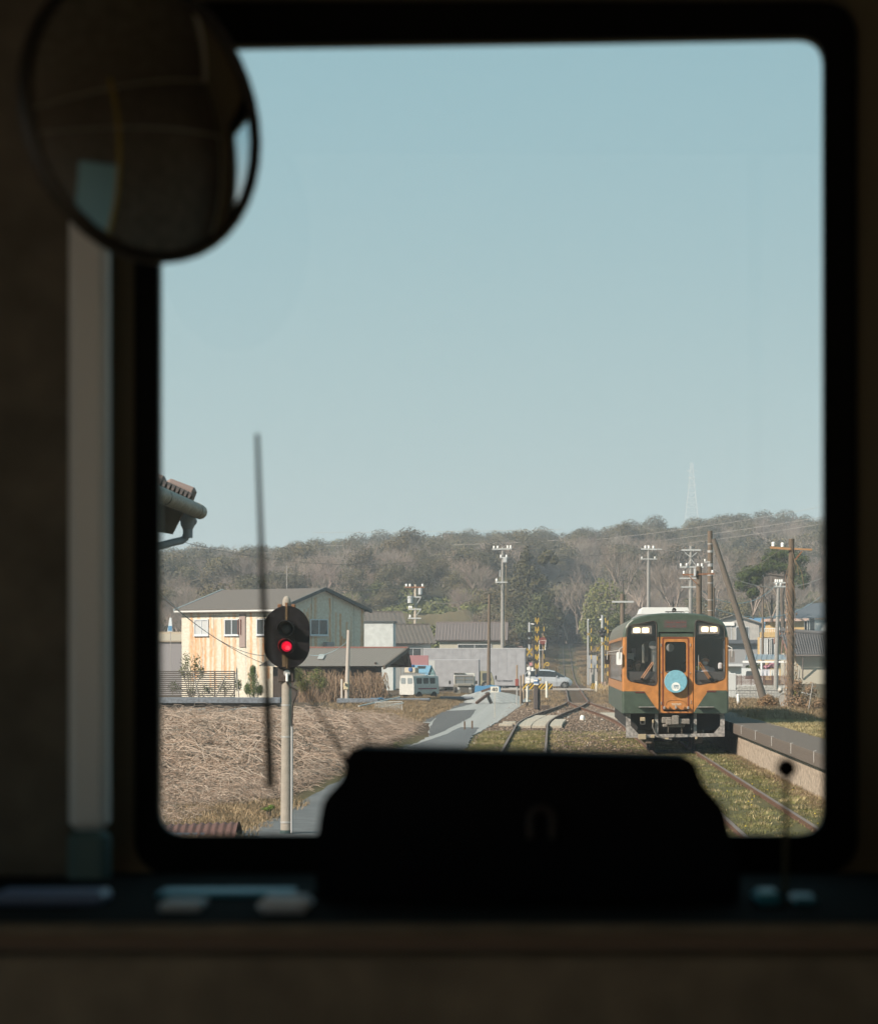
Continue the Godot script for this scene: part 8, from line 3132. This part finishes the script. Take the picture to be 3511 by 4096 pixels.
	for q in [[2475, 2470, 1.1, 0.8], [2500, 2480, 0.9, 0.7], [2460, 2500, 0.9, 0.7], [2490, 2515, 1.0, 0.7]]:
		lobe(mb, at(q[0], q[1], D) - b0, Vector3(q[2], q[3], q[2]), 300, 0.13, Color(0.09, 0.1, 0.048), Color(0.06, 0.07, 0.034), 0.3)
	tree("dark_shrub", "dark green bushy tree beside the railcar's shoulder", b0, mb, trunk_mesh(3.0, 0.15), lm)
	# bare trees along the line, each in view
	rng.seed = 320
	var near_bare := []
	for i in 3:
		near_bare.append(bare_mesh(160 + i))
	for q in [[2265, 2560, 470.0, 1.2, "bare brown tree leaning over the mouth of the wood"], [2310, 2520, 455.0, 1.25, "bare spreading tree between the dark wood and the bamboo"], [2490, 2400, 440.0, 1.2, "dense bare tree above the T shaped pole"], [2560, 2480, 420.0, 1.0, "bare tree behind the pole with white insulators"], [2690, 2470, 400.0, 1.1, "bare tree rising behind the railcar's roof horn"], [2860, 2460, 380.0, 0.95, "bare tree behind the bound wooden pole"], [3085, 2470, 330.0, 1.0, "bare brown tree under the pine"], [3150, 2470, 340.0, 1.1, "bare brown tree behind the vine wrapped pole"], [3010, 2460, 360.0, 0.9, "bare tree between the pine and the leaning pole"]]:
		var p := at(q[0], q[1], q[2])
		var o := thing("bare_tree", q[4], "tree", p, rng.randf() * TAU)
		var c := part(o, "crown", near_bare[rng.randi_range(0, 2)], bm)
		c.scale = Vector3.ONE * q[3]
		var t := part(o, "trunk", tm, mk("bark", 0.10, 0.08, 0.065, 0.95))
		t.scale = Vector3(0.7, 0.5, 0.7) * q[3]
	# pine over the houses
	rng.seed = 330
	mb = MB.new()
	mb.colored = true
	D = 300.0
	b0 = at(3130, 2470, D)
	for q in [[3110, 2212, 1.3, 0.5], [3150, 2222, 1.3, 0.55], [3190, 2240, 1.1, 0.5], [3080, 2240, 1.0, 0.45], [3100, 2265, 1.2, 0.5], [3060, 2272, 1.1, 0.45], [3140, 2270, 1.3, 0.5], [3030, 2285, 1.0, 0.45], [3000, 2285, 0.9, 0.4], [2975, 2305, 0.8, 0.45], [3185, 2285, 1.0, 0.5], [3205, 2320, 0.9, 0.6], [2965, 2340, 0.8, 0.5], [3020, 2320, 0.7, 0.4], [3010, 2370, 0.7, 0.45]]:
		lobe(mb, at(q[0], q[1], D) - b0, Vector3(q[2] * 1.1, q[3] * 1.6, q[2]), 620, 0.11, Color(0.08, 0.10, 0.035), Color(0.042, 0.056, 0.02), 0.2)
	var tk := MB.new()
	tk.tube([Vector3(0, -1, 0), at(3125, 2390, D) - b0, at(3140, 2300, D) - b0, at(3130, 2220, D) - b0], [0.22, 0.18, 0.13, 0.06], 8)
	for q in [[[3138, 2310], [3080, 2300], [2985, 2320]], [[3138, 2300], [3180, 2290], [3205, 2300]], [[3135, 2280], [3090, 2255], [3070, 2250]]]:
		tk.tube([at(q[0][0], q[0][1], D) - b0, at(q[1][0], q[1][1], D) - b0, at(q[2][0], q[2][1], D) - b0], [0.1, 0.07, 0.03], 6)
	tree("pine_tree", "wind swept green pine spreading behind the vine wrapped pole", b0, mb, tk.mesh(), lm)
	# shrubs on the slopes behind the houses and beside the field
	rng.seed = 340
	var shrub := []
	for i in 3:
		var s := MB.new()
		s.colored = true
		for k in 5:
			lobe(s, Vector3(rng.randf_range(-0.9, 0.9), rng.randf_range(0.3, 0.9), rng.randf_range(-0.9, 0.9)), Vector3(0.8, 0.65, 0.8), 130, 0.13, Color(0.15, 0.155, 0.06), Color(0.09, 0.10, 0.04), 0.2)
		shrub.append(s.mesh())
	var sp := []
	for i in 520:
		var d := rng.randf_range(405.0, 520.0)
		var x := rng.randf_range(13.0, 48.0)
		sp.append(Transform3D(Basis(Vector3.UP, rng.randf() * TAU).scaled(Vector3.ONE * rng.randf_range(0.8, 1.7)), Vector3(x, ground_y(x, d), -d)))
	for i in 190:
		var d := rng.randf_range(300.0, 372.0)
		var x := rng.randf_range(-30.0, -6.0)
		sp.append(Transform3D(Basis(Vector3.UP, rng.randf() * TAU).scaled(Vector3.ONE * rng.randf_range(0.7, 1.5)), Vector3(x, ground_y(x, d), -d)))
	for i in 120:
		var d := rng.randf_range(445.0, 480.0)
		var x := rng.randf_range(-32.0, -7.0)
		sp.append(Transform3D(Basis(Vector3.UP, rng.randf() * TAU).scaled(Vector3.ONE * rng.randf_range(0.9, 2.0)), Vector3(x, ground_y(x, d), -d)))
	for k in 3:
		var part_ := []
		for i in range(k, sp.size(), 3):
			part_.append(sp[i])
		scatter("slope_scrub", ["yellow green scrub covering the slope behind the houses", "olive scrub growing round the dry field", "low mixed scrub on the slope edges"][k], "scrub", shrub[k], lm, part_)
	# dry growth along the single line
	var tuft := tuft_mesh(40, 0.5, 0.012, Color(0.30, 0.225, 0.14), Color(0.20, 0.145, 0.09))
	var tp := []
	rng.seed = 345
	for i in 2600:
		var d := rng.randf_range(248.0, 560.0)
		var x := track_x(d) + (1.6 + absf(rng.randfn()) * 4.0) * (1.0 if rng.randf() < 0.5 else -1.0)
		if absf(x - track_x(d)) > 11.0:
			continue
		tp.append(Transform3D(Basis(Vector3.UP, rng.randf() * TAU).scaled(Vector3(1.6, 1.0, 1.6) * rng.randf_range(0.6, 1.5)), Vector3(x, ground_y(x, d) - 0.02, -d)))
	scatter("line_side_grass", "dry brown grass on both sides of the single line", "grass", tuft, mk("straw_matte", 1, 1, 1, 0.95, {"vc": true, "two": true, "spec": 0.1}), tp)


func tuft_mesh(n: int, h: float, w: float, ca: Color, cb: Color, lean := 0.5, spread := 0.3) -> ArrayMesh:
	var mb := MB.new()
	mb.colored = true
	for i in n:
		mb.col = ca.lerp(cb, rng.randf())
		var p := Vector3(rng.randf_range(-spread, spread), 0, rng.randf_range(-spread, spread))
		var dir := Vector3(rng.randf_range(-1, 1) * lean, 1, rng.randf_range(-1, 1) * lean)
		var hh := h * rng.randf_range(0.5, 1.15)
		var s := Vector3(dir.z, 0, -dir.x).normalized() * w * 0.5
		if s.length() < 1e-5:
			s = Vector3(w * 0.5, 0, 0)
		var m := p + dir * hh * 0.55
		var e := p + dir * hh * 0.9 + Vector3(dir.x, -0.15, dir.z) * hh * 0.35
		mb.quad(p - s, p + s, m + s * 0.8, m - s * 0.8, Vector3(-0.5, 0.6, 0.6))
		mb.tri(m - s * 0.8, m + s * 0.8, e, Vector3(-0.5, 0.6, 0.6).normalized(), Vector3(-0.5, 0.6, 0.6).normalized(), Vector3(-0.5, 0.6, 0.6).normalized())
	return mb.mesh()


func bramble_mesh(sd: int, n: int, reach: float, high: float) -> ArrayMesh:
	# arching dry vine stems
	rng.seed = sd
	var mb := MB.new()
	mb.colored = true
	for i in n:
		mb.col = Color(0.52, 0.42, 0.345).lerp(Color(0.22, 0.155, 0.115), pow(rng.randf(), 1.2))
		var a := rng.randf() * TAU
		var dir := Vector3(cos(a), 0, sin(a))
		var p := Vector3(rng.randf_range(-0.5, 0.5), rng.randf_range(-0.05, 0.25), rng.randf_range(-0.5, 0.5))
		var L := reach * rng.randf_range(0.4, 1.1)
		var h := high * rng.randf_range(0.3, 1.1)
		var side := dir.cross(Vector3.UP) * rng.randf_range(-0.4, 0.4)
		var pts := []
		for k in 8:
			var t := k / 7.0
			pts.append(p + side * t + Vector3(0, h * 4.0 * t * (1.0 - t * 0.85) * 0.5, 0))
			p += (dir + Vector3(rng.randfn(), rng.randfn() * 0.5, rng.randfn()) * 0.8) * L / 9.0
		mb.tube(pts, rng.randf_range(0.0045, 0.0085), 3, false)
	return mb.mesh()


func build_plants() -> void:
	var straw := mk("straw_matte", 1, 1, 1, 0.95, {"vc": true, "two": true, "spec": 0.1})
	var lm := mk("leaf_matte", 1, 1, 1, 0.85, {"vc": true, "two": true, "spec": 0.2})
	# bramble bank
	var br := []
	for i in 4:
		br.append(bramble_mesh(400 + i, 34, 1.1, 0.5))
	rng.seed = 410
	var pl := [[], [], [], []]
	var n := 0
	while n < 3600:
		var d := sqrt(rng.randf_range(44.0 * 44.0, 113.0 * 113.0))
		var x := rng.randf_range(-0.16 * d, -4.9)
		# edge of the bank follows the footpath
		var lim := -4.7 - maxf(0.0, 58.0 - d) * 0.05
		if x > lim - rng.randf() * 0.6:
			continue
		if d < 50.0 and rng.randf() < 0.6 or nz.get_noise_2d(x * 9.0, d * 5.0) < -0.22:
			continue
		var s := rng.randf_range(0.7, 1.25) * (0.55 + 0.45 * smoothstep(46.0, 62.0, d)) * (0.6 + 0.4 * smoothstep(-4.7, -6.5, x)) * (1.0 - 0.35 * smoothstep(80.0, 110.0, d))
		pl[n % 4].append(Transform3D(Basis(Vector3.UP, rng.randf() * TAU).scaled(Vector3(s, s * rng.randf_range(0.7, 1.1), s)), Vector3(x, ground_y(x, d) - 0.05, -d)))
		n += 1
	for k in 4:
		scatter("bramble", ["tangle of dry pale vines covering the bank below the house", "arching dry vines on the bank behind the signal", "matted dry creepers over the bank", "loose dry vine stems along the bank"][k], "bramble", br[k], straw, pl[k])
	# vine curtain on the shed wall and under its eave
	rng.seed = 420
	var mb := MB.new()
	mb.colored = true
	for i in 900:
		var px := rng.randf_range(1200.0, 1546.0)
		var y0 := rng.randf_range(2676.0, 2790.0)
		if px > 1480.0:
			y0 = maxf(y0, 2690.0)
		mb.col = Color(0.34, 0.245, 0.165).lerp(Color(0.17, 0.115, 0.08), rng.randf())
		var d := rng.randf_range(159.0, 162.0)
		var a := at(px, y0, d)
		var pts := [a]
		for k in 4:
			pts.append(pts[-1] + Vector3(rng.randf_range(-0.12, 0.12), -rng.randf_range(0.05, 0.3), rng.randf_range(-0.08, 0.08)))
		mb.tube(pts, rng.randf_range(0.01, 0.02), 3, false)
	var vc := single("vine_curtain", "curtain of dry brown vines hanging on the corrugated shed", "vine", mb, straw, "", "stuff")
	vc.position = Vector3.ZERO
	# shrubs by the house and the shed
	var bush := func(called: String, label: String, lobes: Array, d: float, count: int, size: float, ca: Color, cb: Color, flat := 0.85) -> void:
		var q := MB.new()
		q.colored = true
		var b := at(lobes[0][0], 0, d)
		b.y = ground_y(b.x, d) - 0.05
		for l in lobes:
			lobe(q, at(l[0], l[1], d) - b, Vector3(l[2], l[3] if l.size() > 3 else l[2] * flat, l[2]) * d / F, count, size, ca, cb, 0.1)
		var o := thing(called, label, "shrub", b)
		part(o, "foliage", q, lm)
		var t := MB.new()
		for l in lobes:
			t.tube([Vector3(0, -0.1, 0), at(l[0], l[1], d) - b], [0.03, 0.012], 5)
		part(o, "stem", t, mk("bark", 0.10, 0.08, 0.065, 0.95))
	rng.seed = 430
	bush.call("leafy_shrub", "thin leafy shrub before the rusty wall above the slatted fence", [[765, 2700, 40, 40], [745, 2650, 28, 45], [785, 2655, 28, 45], [805, 2690, 20, 30], [735, 2690, 22, 30]], 150.0, 190, 0.045, Color(0.14, 0.15, 0.065), Color(0.09, 0.1, 0.045))
	bush.call("conifer_shrub", "small dense green conifer shrub next to the signal mast", [[1015, 2770, 34, 30], [1015, 2740, 32, 32], [1012, 2705, 24, 30], [1012, 2680, 14, 22], [1040, 2760, 18, 24], [990, 2755, 16, 24]], 145.0, 700, 0.03, Color(0.10, 0.135, 0.045), Color(0.055, 0.08, 0.026))
	bush.call("ivy_shrub", "green ivy mound against the end of the vine shed", [[1240, 2720, 46, 40], [1210, 2740, 36, 34], [1270, 2700, 34, 34], [1290, 2735, 30, 34], [1195, 2700, 26, 34]], 152.0, 520, 0.036, Color(0.15, 0.165, 0.055), Color(0.085, 0.10, 0.035))
	bush.call("fence_shrub", "dark shrub growing behind the slatted fence", [[900, 2750, 36, 30], [830, 2760, 40, 30], [700, 2750, 30, 30], [955, 2740, 16, 26], [770, 2765, 36, 24]], 146.0, 320, 0.036, Color(0.09, 0.11, 0.045), Color(0.05, 0.062, 0.026))
	bush.call("dry_bush", "round brown leafed bush beside the sawn log", [[3070, 2812, 40, 30], [3050, 2815, 26, 26], [3095, 2815, 26, 28], [3072, 2795, 26, 20]], 106.0, 330, 0.035, Color(0.30, 0.195, 0.115), Color(0.16, 0.10, 0.06))
	bush.call("ivy_bush", "green and brown ivy growing over the log", [[3180, 2770, 26, 20], [3195, 2790, 22, 18]], 102.0, 240, 0.035, Color(0.14, 0.17, 0.045), Color(0.14, 0.10, 0.05))
	bush.call("dry_bush", "sprawling dry brown bush behind the log", [[3200, 2800, 40, 34], [3230, 2830, 44, 30], [3240, 2760, 40, 34], [3280, 2820, 40, 40], [3190, 2740, 24, 30]], 98.0, 300, 0.035, Color(0.27, 0.185, 0.12), Color(0.15, 0.10, 0.065))
	bush.call("grass_clump", "tuft of green blades in the dry grass beside the railcar", [[2985, 2840, 26, 18], [3005, 2845, 22, 14]], 100.0, 160, 0.045, Color(0.17, 0.19, 0.06), Color(0.10, 0.115, 0.04))
	bush.call("blossom_tree", "small tree with pink blossom behind the laundry", [[3085, 2662, 24, 14], [3065, 2668, 14, 10], [3105, 2655, 14, 12]], 268.0, 150, 0.1, Color(0.48, 0.24, 0.30), Color(0.36, 0.18, 0.22))
	bush.call("garden_shrub", "olive garden shrub under the carport roof", [[3000, 2672, 24, 18], [3025, 2668, 18, 18]], 270.0, 150, 0.1, Color(0.16, 0.165, 0.06), Color(0.1, 0.11, 0.045))
	bush.call("weed_patch", "fresh green weeds at the foot of the bramble by the signal", [[1070, 3235, 26, 12], [1085, 3228, 16, 10]], 46.0, 220, 0.012, Color(0.14, 0.20, 0.05), Color(0.09, 0.13, 0.035))
	bush.call("weed_patch", "fresh green weeds beside the footpath at the bank's edge", [[1330, 3033, 40, 9], [1365, 3042, 24, 10]], 72.0, 260, 0.014, Color(0.13, 0.20, 0.045), Color(0.08, 0.13, 0.03))
	bush.call("weed_patch", "small green weeds where the asphalt patch meets the bank", [[1605, 2985, 28, 8], [1585, 2975, 14, 7]], 83.0, 160, 0.016, Color(0.15, 0.19, 0.05), Color(0.09, 0.12, 0.035))
	# grass: short green between the rails, straw on the platform, dry strips
	rng.seed = 440
	var green := tuft_mesh(26, 0.07, 0.008, Color(0.22, 0.20, 0.09), Color(0.145, 0.15, 0.06), 0.8, 0.16)
	var dry := tuft_mesh(26, 0.09, 0.008, Color(0.44, 0.36, 0.20), Color(0.30, 0.24, 0.13), 0.8, 0.16)
	var dead := tuft_mesh(30, 0.16, 0.009, Color(0.36, 0.27, 0.17), Color(0.22, 0.16, 0.10), 0.9, 0.2)
	var g1 := []
	var g2 := []
	var g3 := []
	for i in 9000:
		var d := sqrt(rng.randf_range(38.0 * 38.0, 102.0 * 102.0))
		var x := rng.randf_range(-2.2, 4.5)
		var f := nz.get_noise_2d(x * 22.0 + 40.0, d * 9.0)
		if f < -0.12 and rng.randf() < 0.75:
			continue
		var near_rail := minf(minf(absf(x - mid_left(d) - 0.553), absf(x - mid_left(d) + 0.553)), minf(absf(x - mid_right(d) - 0.553), absf(x - mid_right(d) + 0.553)))
		if near_rail < 0.09 or (x > 0.0 and x < 2.4 and rng.randf() < 0.8):
			continue
		(g1 if rng.randf() < 0.75 else g2).append(Transform3D(Basis(Vector3.UP, rng.randf() * TAU).scaled(Vector3.ONE * rng.randf_range(0.6, 1.2)), Vector3(x, ground_y(x, d) - 0.005, -d)))
	for i in 7000:
		var d := sqrt(rng.randf_range(40.0 * 40.0, 84.0 * 84.0))
		var x := rng.randf_range(5.5, 11.0)
		(g2 if rng.randf() < 0.85 else g1).append(Transform3D(Basis(Vector3.UP, rng.randf() * TAU).scaled(Vector3.ONE * rng.randf_range(0.7, 1.3)), Vector3(x, ground_y(x, d) - 0.005, -d)))
	for i in 3200:
		var d := rng.randf_range(80.0, 135.0)
		var x := rng.randf_range(5.4, 14.0)
		g3.append(Transform3D(Basis(Vector3.UP, rng.randf() * TAU).scaled(Vector3.ONE * rng.randf_range(0.8, 1.8)), Vector3(x, ground_y(x, d) - 0.01, -d)))
	for i in 2600:
		var d := rng.randf_range(105.0, 205.0)
		var x := -5.2 - absf(rng.randfn()) * 2.0
		g3.append(Transform3D(Basis(Vector3.UP, rng.randf() * TAU).scaled(Vector3.ONE * rng.randf_range(0.8, 1.6)), Vector3(x, ground_y(x, d) - 0.01, -d)))
	for i in 900:
		var d := rng.randf_range(44.0, 75.0)
		g3.append(Transform3D(Basis(Vector3.UP, rng.randf() * TAU).scaled(Vector3.ONE * rng.randf_range(0.4, 0.9)), Vector3(rng.randf_range(4.3, 4.56) + 0.0, -0.15, -d)))
	for i in 700:
		var d := rng.randf_range(40.0, 52.0)
		var x := rng.randf_range(-7.0, -4.2)
		g3.append(Transform3D(Basis(Vector3.UP, rng.randf() * TAU).scaled(Vector3.ONE * rng.randf_range(0.5, 1.1)), Vector3(x, ground_y(x, d) - 0.01, -d)))
	for i in 1500:
		var d := rng.randf_range(150.0, 236.0)
		var x := rng.randf_range(-1.5, 9.0)
		if absf(x - track_x(d)) < 0.9:
			continue
		g3.append(Transform3D(Basis(Vector3.UP, rng.randf() * TAU).scaled(Vector3.ONE * rng.randf_range(0.6, 1.4)), Vector3(x, ground_y(x, d) - 0.01, -d)))
	scatter("track_grass", "short olive grass growing between and beside the rails", "grass", green, straw, g1)
	scatter("platform_grass", "dry straw coloured grass on the platform", "grass", dry, straw, g2)
	scatter("dead_grass", "dead brown grass in the brush and along the walls", "grass", dead, straw, g3)
	# tall dry plume near the far crossing
	rng.seed = 450
	var pm := tuft_mesh(120, 1.1, 0.02, Color(0.42, 0.33, 0.20), Color(0.28, 0.20, 0.12), 0.6, 0.35)
	for q in [[2425, 205.0, "pale dry plume grass beside the far crossing mast"], [2405, 212.0, "dry plume grass between the hazard board and the railcar"]]:
		var p := at(q[0], 0, q[1])
		p.y = ground_y(p.x, q[1])
		single("plume_grass", q[2], "grass", pm, straw, "", "", p)
	# ballast stones
	rng.seed = 460
	var st := MB.new()
	var pts := []
	for i in 8:
		pts.append(Vector3(rng.randf_range(-1, 1), rng.randf_range(-0.6, 0.6), rng.randf_range(-1, 1)).normalized())
	st.ball(Vector3.ZERO, Vector3(1, 0.7, 0.8), 3, 5)
	var stones := []
	var sc := []
	for i in 15000:
		var d := sqrt(rng.randf_range(70.0 * 70.0, 170.0 * 170.0))
		var x := rng.randf_range(-2.4, 5.0)
		if d < 92.0 and (x < 0.0 or x > 2.4) and rng.randf() < 0.75:
			continue
		var s := rng.randf_range(0.014, 0.034) * (1.0 + (0.8 if rng.randf() < 0.04 else 0.0))
		stones.append(Transform3D(Basis(Vector3(rng.randf(), rng.randf(), rng.randf()).normalized(), rng.randf() * TAU).scaled(Vector3.ONE * s), Vector3(x, ground_y(x, d) + s * 0.2, -d)))
		var t := rng.randf()
		sc.append(Color(0.17, 0.115, 0.08).lerp(Color(0.33, 0.26, 0.2), t * t) if rng.randf() > 0.02 else Color(0.6, 0.57, 0.52))
	scatter("ballast", "brown ballast stones scattered round the turnout", "gravel", st.mesh(), mk("stone_matte", 1, 1, 1, 0.95, {"vc": true}), stones, sc)
	# yellow flowers in the near grass
	rng.seed = 470
	var fl := MB.new()
	fl.ball(Vector3.ZERO, Vector3(0.016, 0.01, 0.016), 3, 6)
	var fp := []
	for i in 22:
		var d := rng.randf_range(42.0, 60.0)
		var x := rng.randf_range(2.4, 4.4)
		fp.append(Transform3D(Basis(), Vector3(x, -0.06, -d)))
	scatter("dandelions", "tiny yellow flowers dotted in the grass beside the platform", "flowers", fl.mesh(), mk("petal_yellow", 0.6, 0.45, 0.03, 0.7), fp)


# ------------------------------------------------------------------ station roof whose corner shows at the window's edge
func build_station() -> void:
	var D := 25.0
	var s := D / F
	var corner := at(780, 2070, D)
	var o := thing("station_house", "tiled station roof corner with a pale gutter and bent downpipe", "station building", Vector3(-6.5, -0.2, -17.0))
	var b: Vector3 = o.position
	var tile := mk("tile_station", 0.14, 0.115, 0.11, 0.75, {"tex": grey_noise("slate", 0.03, 0.6, 1.0, 5), "ts": 2.0})
	var pipe := mk("gutter_cream", 0.40, 0.36, 0.31, 0.6, {"tex": grey_noise("grime", 0.015, 0.55, 1.0, 5), "ts": 2.0})
	var pipeg := mk("hopper_grey", 0.27, 0.29, 0.32, 0.6)
	var under := mk("soffit_wood", 0.13, 0.115, 0.10, 0.85)
	# eave edge runs from the far corner towards the viewer, climbing slightly in the picture as it comes nearer
	var e0 := at(760, 2020, D)       # far end of the eave line
	var ridge_x := -8.5
	var z0 := -D
	var z1 := -9.0
	var ex := e0.x
	var ey := e0.y
	var top := ey + 2.1
	var mb := MB.new()
	mb.quad(Vector3(ex, ey, z0) - b, Vector3(ex, ey, z1) - b, Vector3(ridge_x, top, z1) - b, Vector3(ridge_x, top, z0) - b, Vector3(1, 2, 0))
	mb.quad(Vector3(-14, ey, z0) - b, Vector3(-14, ey, z1) - b, Vector3(ridge_x, top, z1) - b, Vector3(ridge_x, top, z0) - b, Vector3(-1, 2, 0))
	var rf := part(o, "roof", mb, under)
	# barrel tiles down the slope, each a half round, and the flat pans between
	var sl := Vector3(ridge_x - ex, top - ey, 0)
	var up := Vector3(-sl.y, sl.x, 0).normalized()
	if up.y < 0:
		up = -up
	var dirn := sl.normalized()
	var tm := MB.new()
	for k in 8:
		var a0 := PI * k / 8.0
		var a1 := PI * (k + 1) / 8.0
		tm.quad(Vector3(0, sin(a0) * 0.07, cos(a0) * 0.075), Vector3(0, sin(a1) * 0.07, cos(a1) * 0.075), Vector3(0.3, sin(a1) * 0.07 + 0.01, cos(a1) * 0.075), Vector3(0.3, sin(a0) * 0.07 + 0.01, cos(a0) * 0.075), Vector3(0, sin(a0), cos(a0)))
		tm.quad(Vector3(0, sin(a0) * 0.07, cos(a0) * 0.075), Vector3(0, sin(a1) * 0.07, cos(a1) * 0.075), Vector3(0, sin(a1) * 0.05, cos(a1) * 0.05), Vector3(0, sin(a0) * 0.05, cos(a0) * 0.05), Vector3(-1, 0, 0))
	tm.box(Vector3(0.15, 0.005, 0.13), Vector3(0.3, 0.03, 0.12))
	var tmesh := tm.mesh()
	for r in 6:
		for i in 30:
			var t := part(rf, "tile", tmesh, tile)
			t.transform = Transform3D(Basis(dirn, up, Vector3.BACK), Vector3(ex, ey, z0 + 0.1 + i * 0.27) + dirn * (r * 0.29) + up * (0.03 + 0.004 * r) - b)
	# verge tiles at the far gable edge
	for i in 9:
		mb = MB.new()
		mb.cbox(Vector3(ex, ey, z0 - 0.02) + dirn * (0.12 + i * 0.27) + up * 0.05 - b, Vector3(0.26, 0.2, 0.14), 0.03, Basis(dirn, up, Vector3.BACK))
		part(rf, "verge_tile", mb, mk("tile_verge", 0.22, 0.165, 0.15, 0.75))
	# gutter along the eave, hopper and downpipe
	mb = MB.new()
	mb.tube([Vector3(ex + 0.09, ey - 0.06, z0 + 0.05) - b, Vector3(ex + 0.09, ey - 0.04, z1) - b], 0.062, 12)
	var gt := part(rf, "gutter", mb, pipe)
	mb = MB.new()
	for i in 6:
		mb.tube([Vector3(ex + 0.09, ey - 0.06, z0 + 0.35 + i * 2.0) - b, Vector3(ex + 0.09, ey - 0.06, z0 + 0.37 + i * 2.0) - b], 0.066, 12)
	part(gt, "collar", mb, pipe)
	mb = MB.new()
	var hp := at(752, 2075, D)
	mb.lathe([Vector2(0.065, 0.11), Vector2(0.075, 0.06), Vector2(0.06, -0.05), Vector2(0.042, -0.09), Vector2(0.04, -0.16)], 14, Transform3D(Basis(), hp - b))
	mb.ball(at(775, 2085, D) - b, Vector3(0.03, 0.035, 0.03), 6, 8)
	part(o, "hopper", mb, pipeg)
	mb = MB.new()
	var dp := []
	for q in [[745, 2140, 25.0], [742, 2152, 25.0], [728, 2162, 25.0], [690, 2170, 24.9], [600, 2195, 24.8]]:
		dp.append(at(q[0], q[1], q[2]) - b)
	mb.tube(dp, 0.032, 10)
	part(o, "downpipe", mb, pipeg)
	# soffit and wall
	mb = MB.new()
	var so := at(690, 2140, D)
	mb.prism(PackedVector2Array([Vector2(ex - 0.02, ey - 0.04), Vector2(so.x + 0.02, so.y), Vector2(so.x - 2.2, so.y + 0.35), Vector2(ridge_x, top - 0.05)]), z0 + 0.12, z0 + 0.18, Transform3D(Basis(), -b))
	part(o, "soffit_board", mb, under)
	mb = MB.new()
	mb.box(Vector3((-5.0 - 13.0) * 0.5, ey * 0.5 - 0.3, (z0 + z1) * 0.5 + 0.6) - b, Vector3(8.0, ey + 0.6, z1 - z0 - 1.2))
	part(o, "wall", mb, mk("station_wall", 0.5, 0.47, 0.4, 0.9))
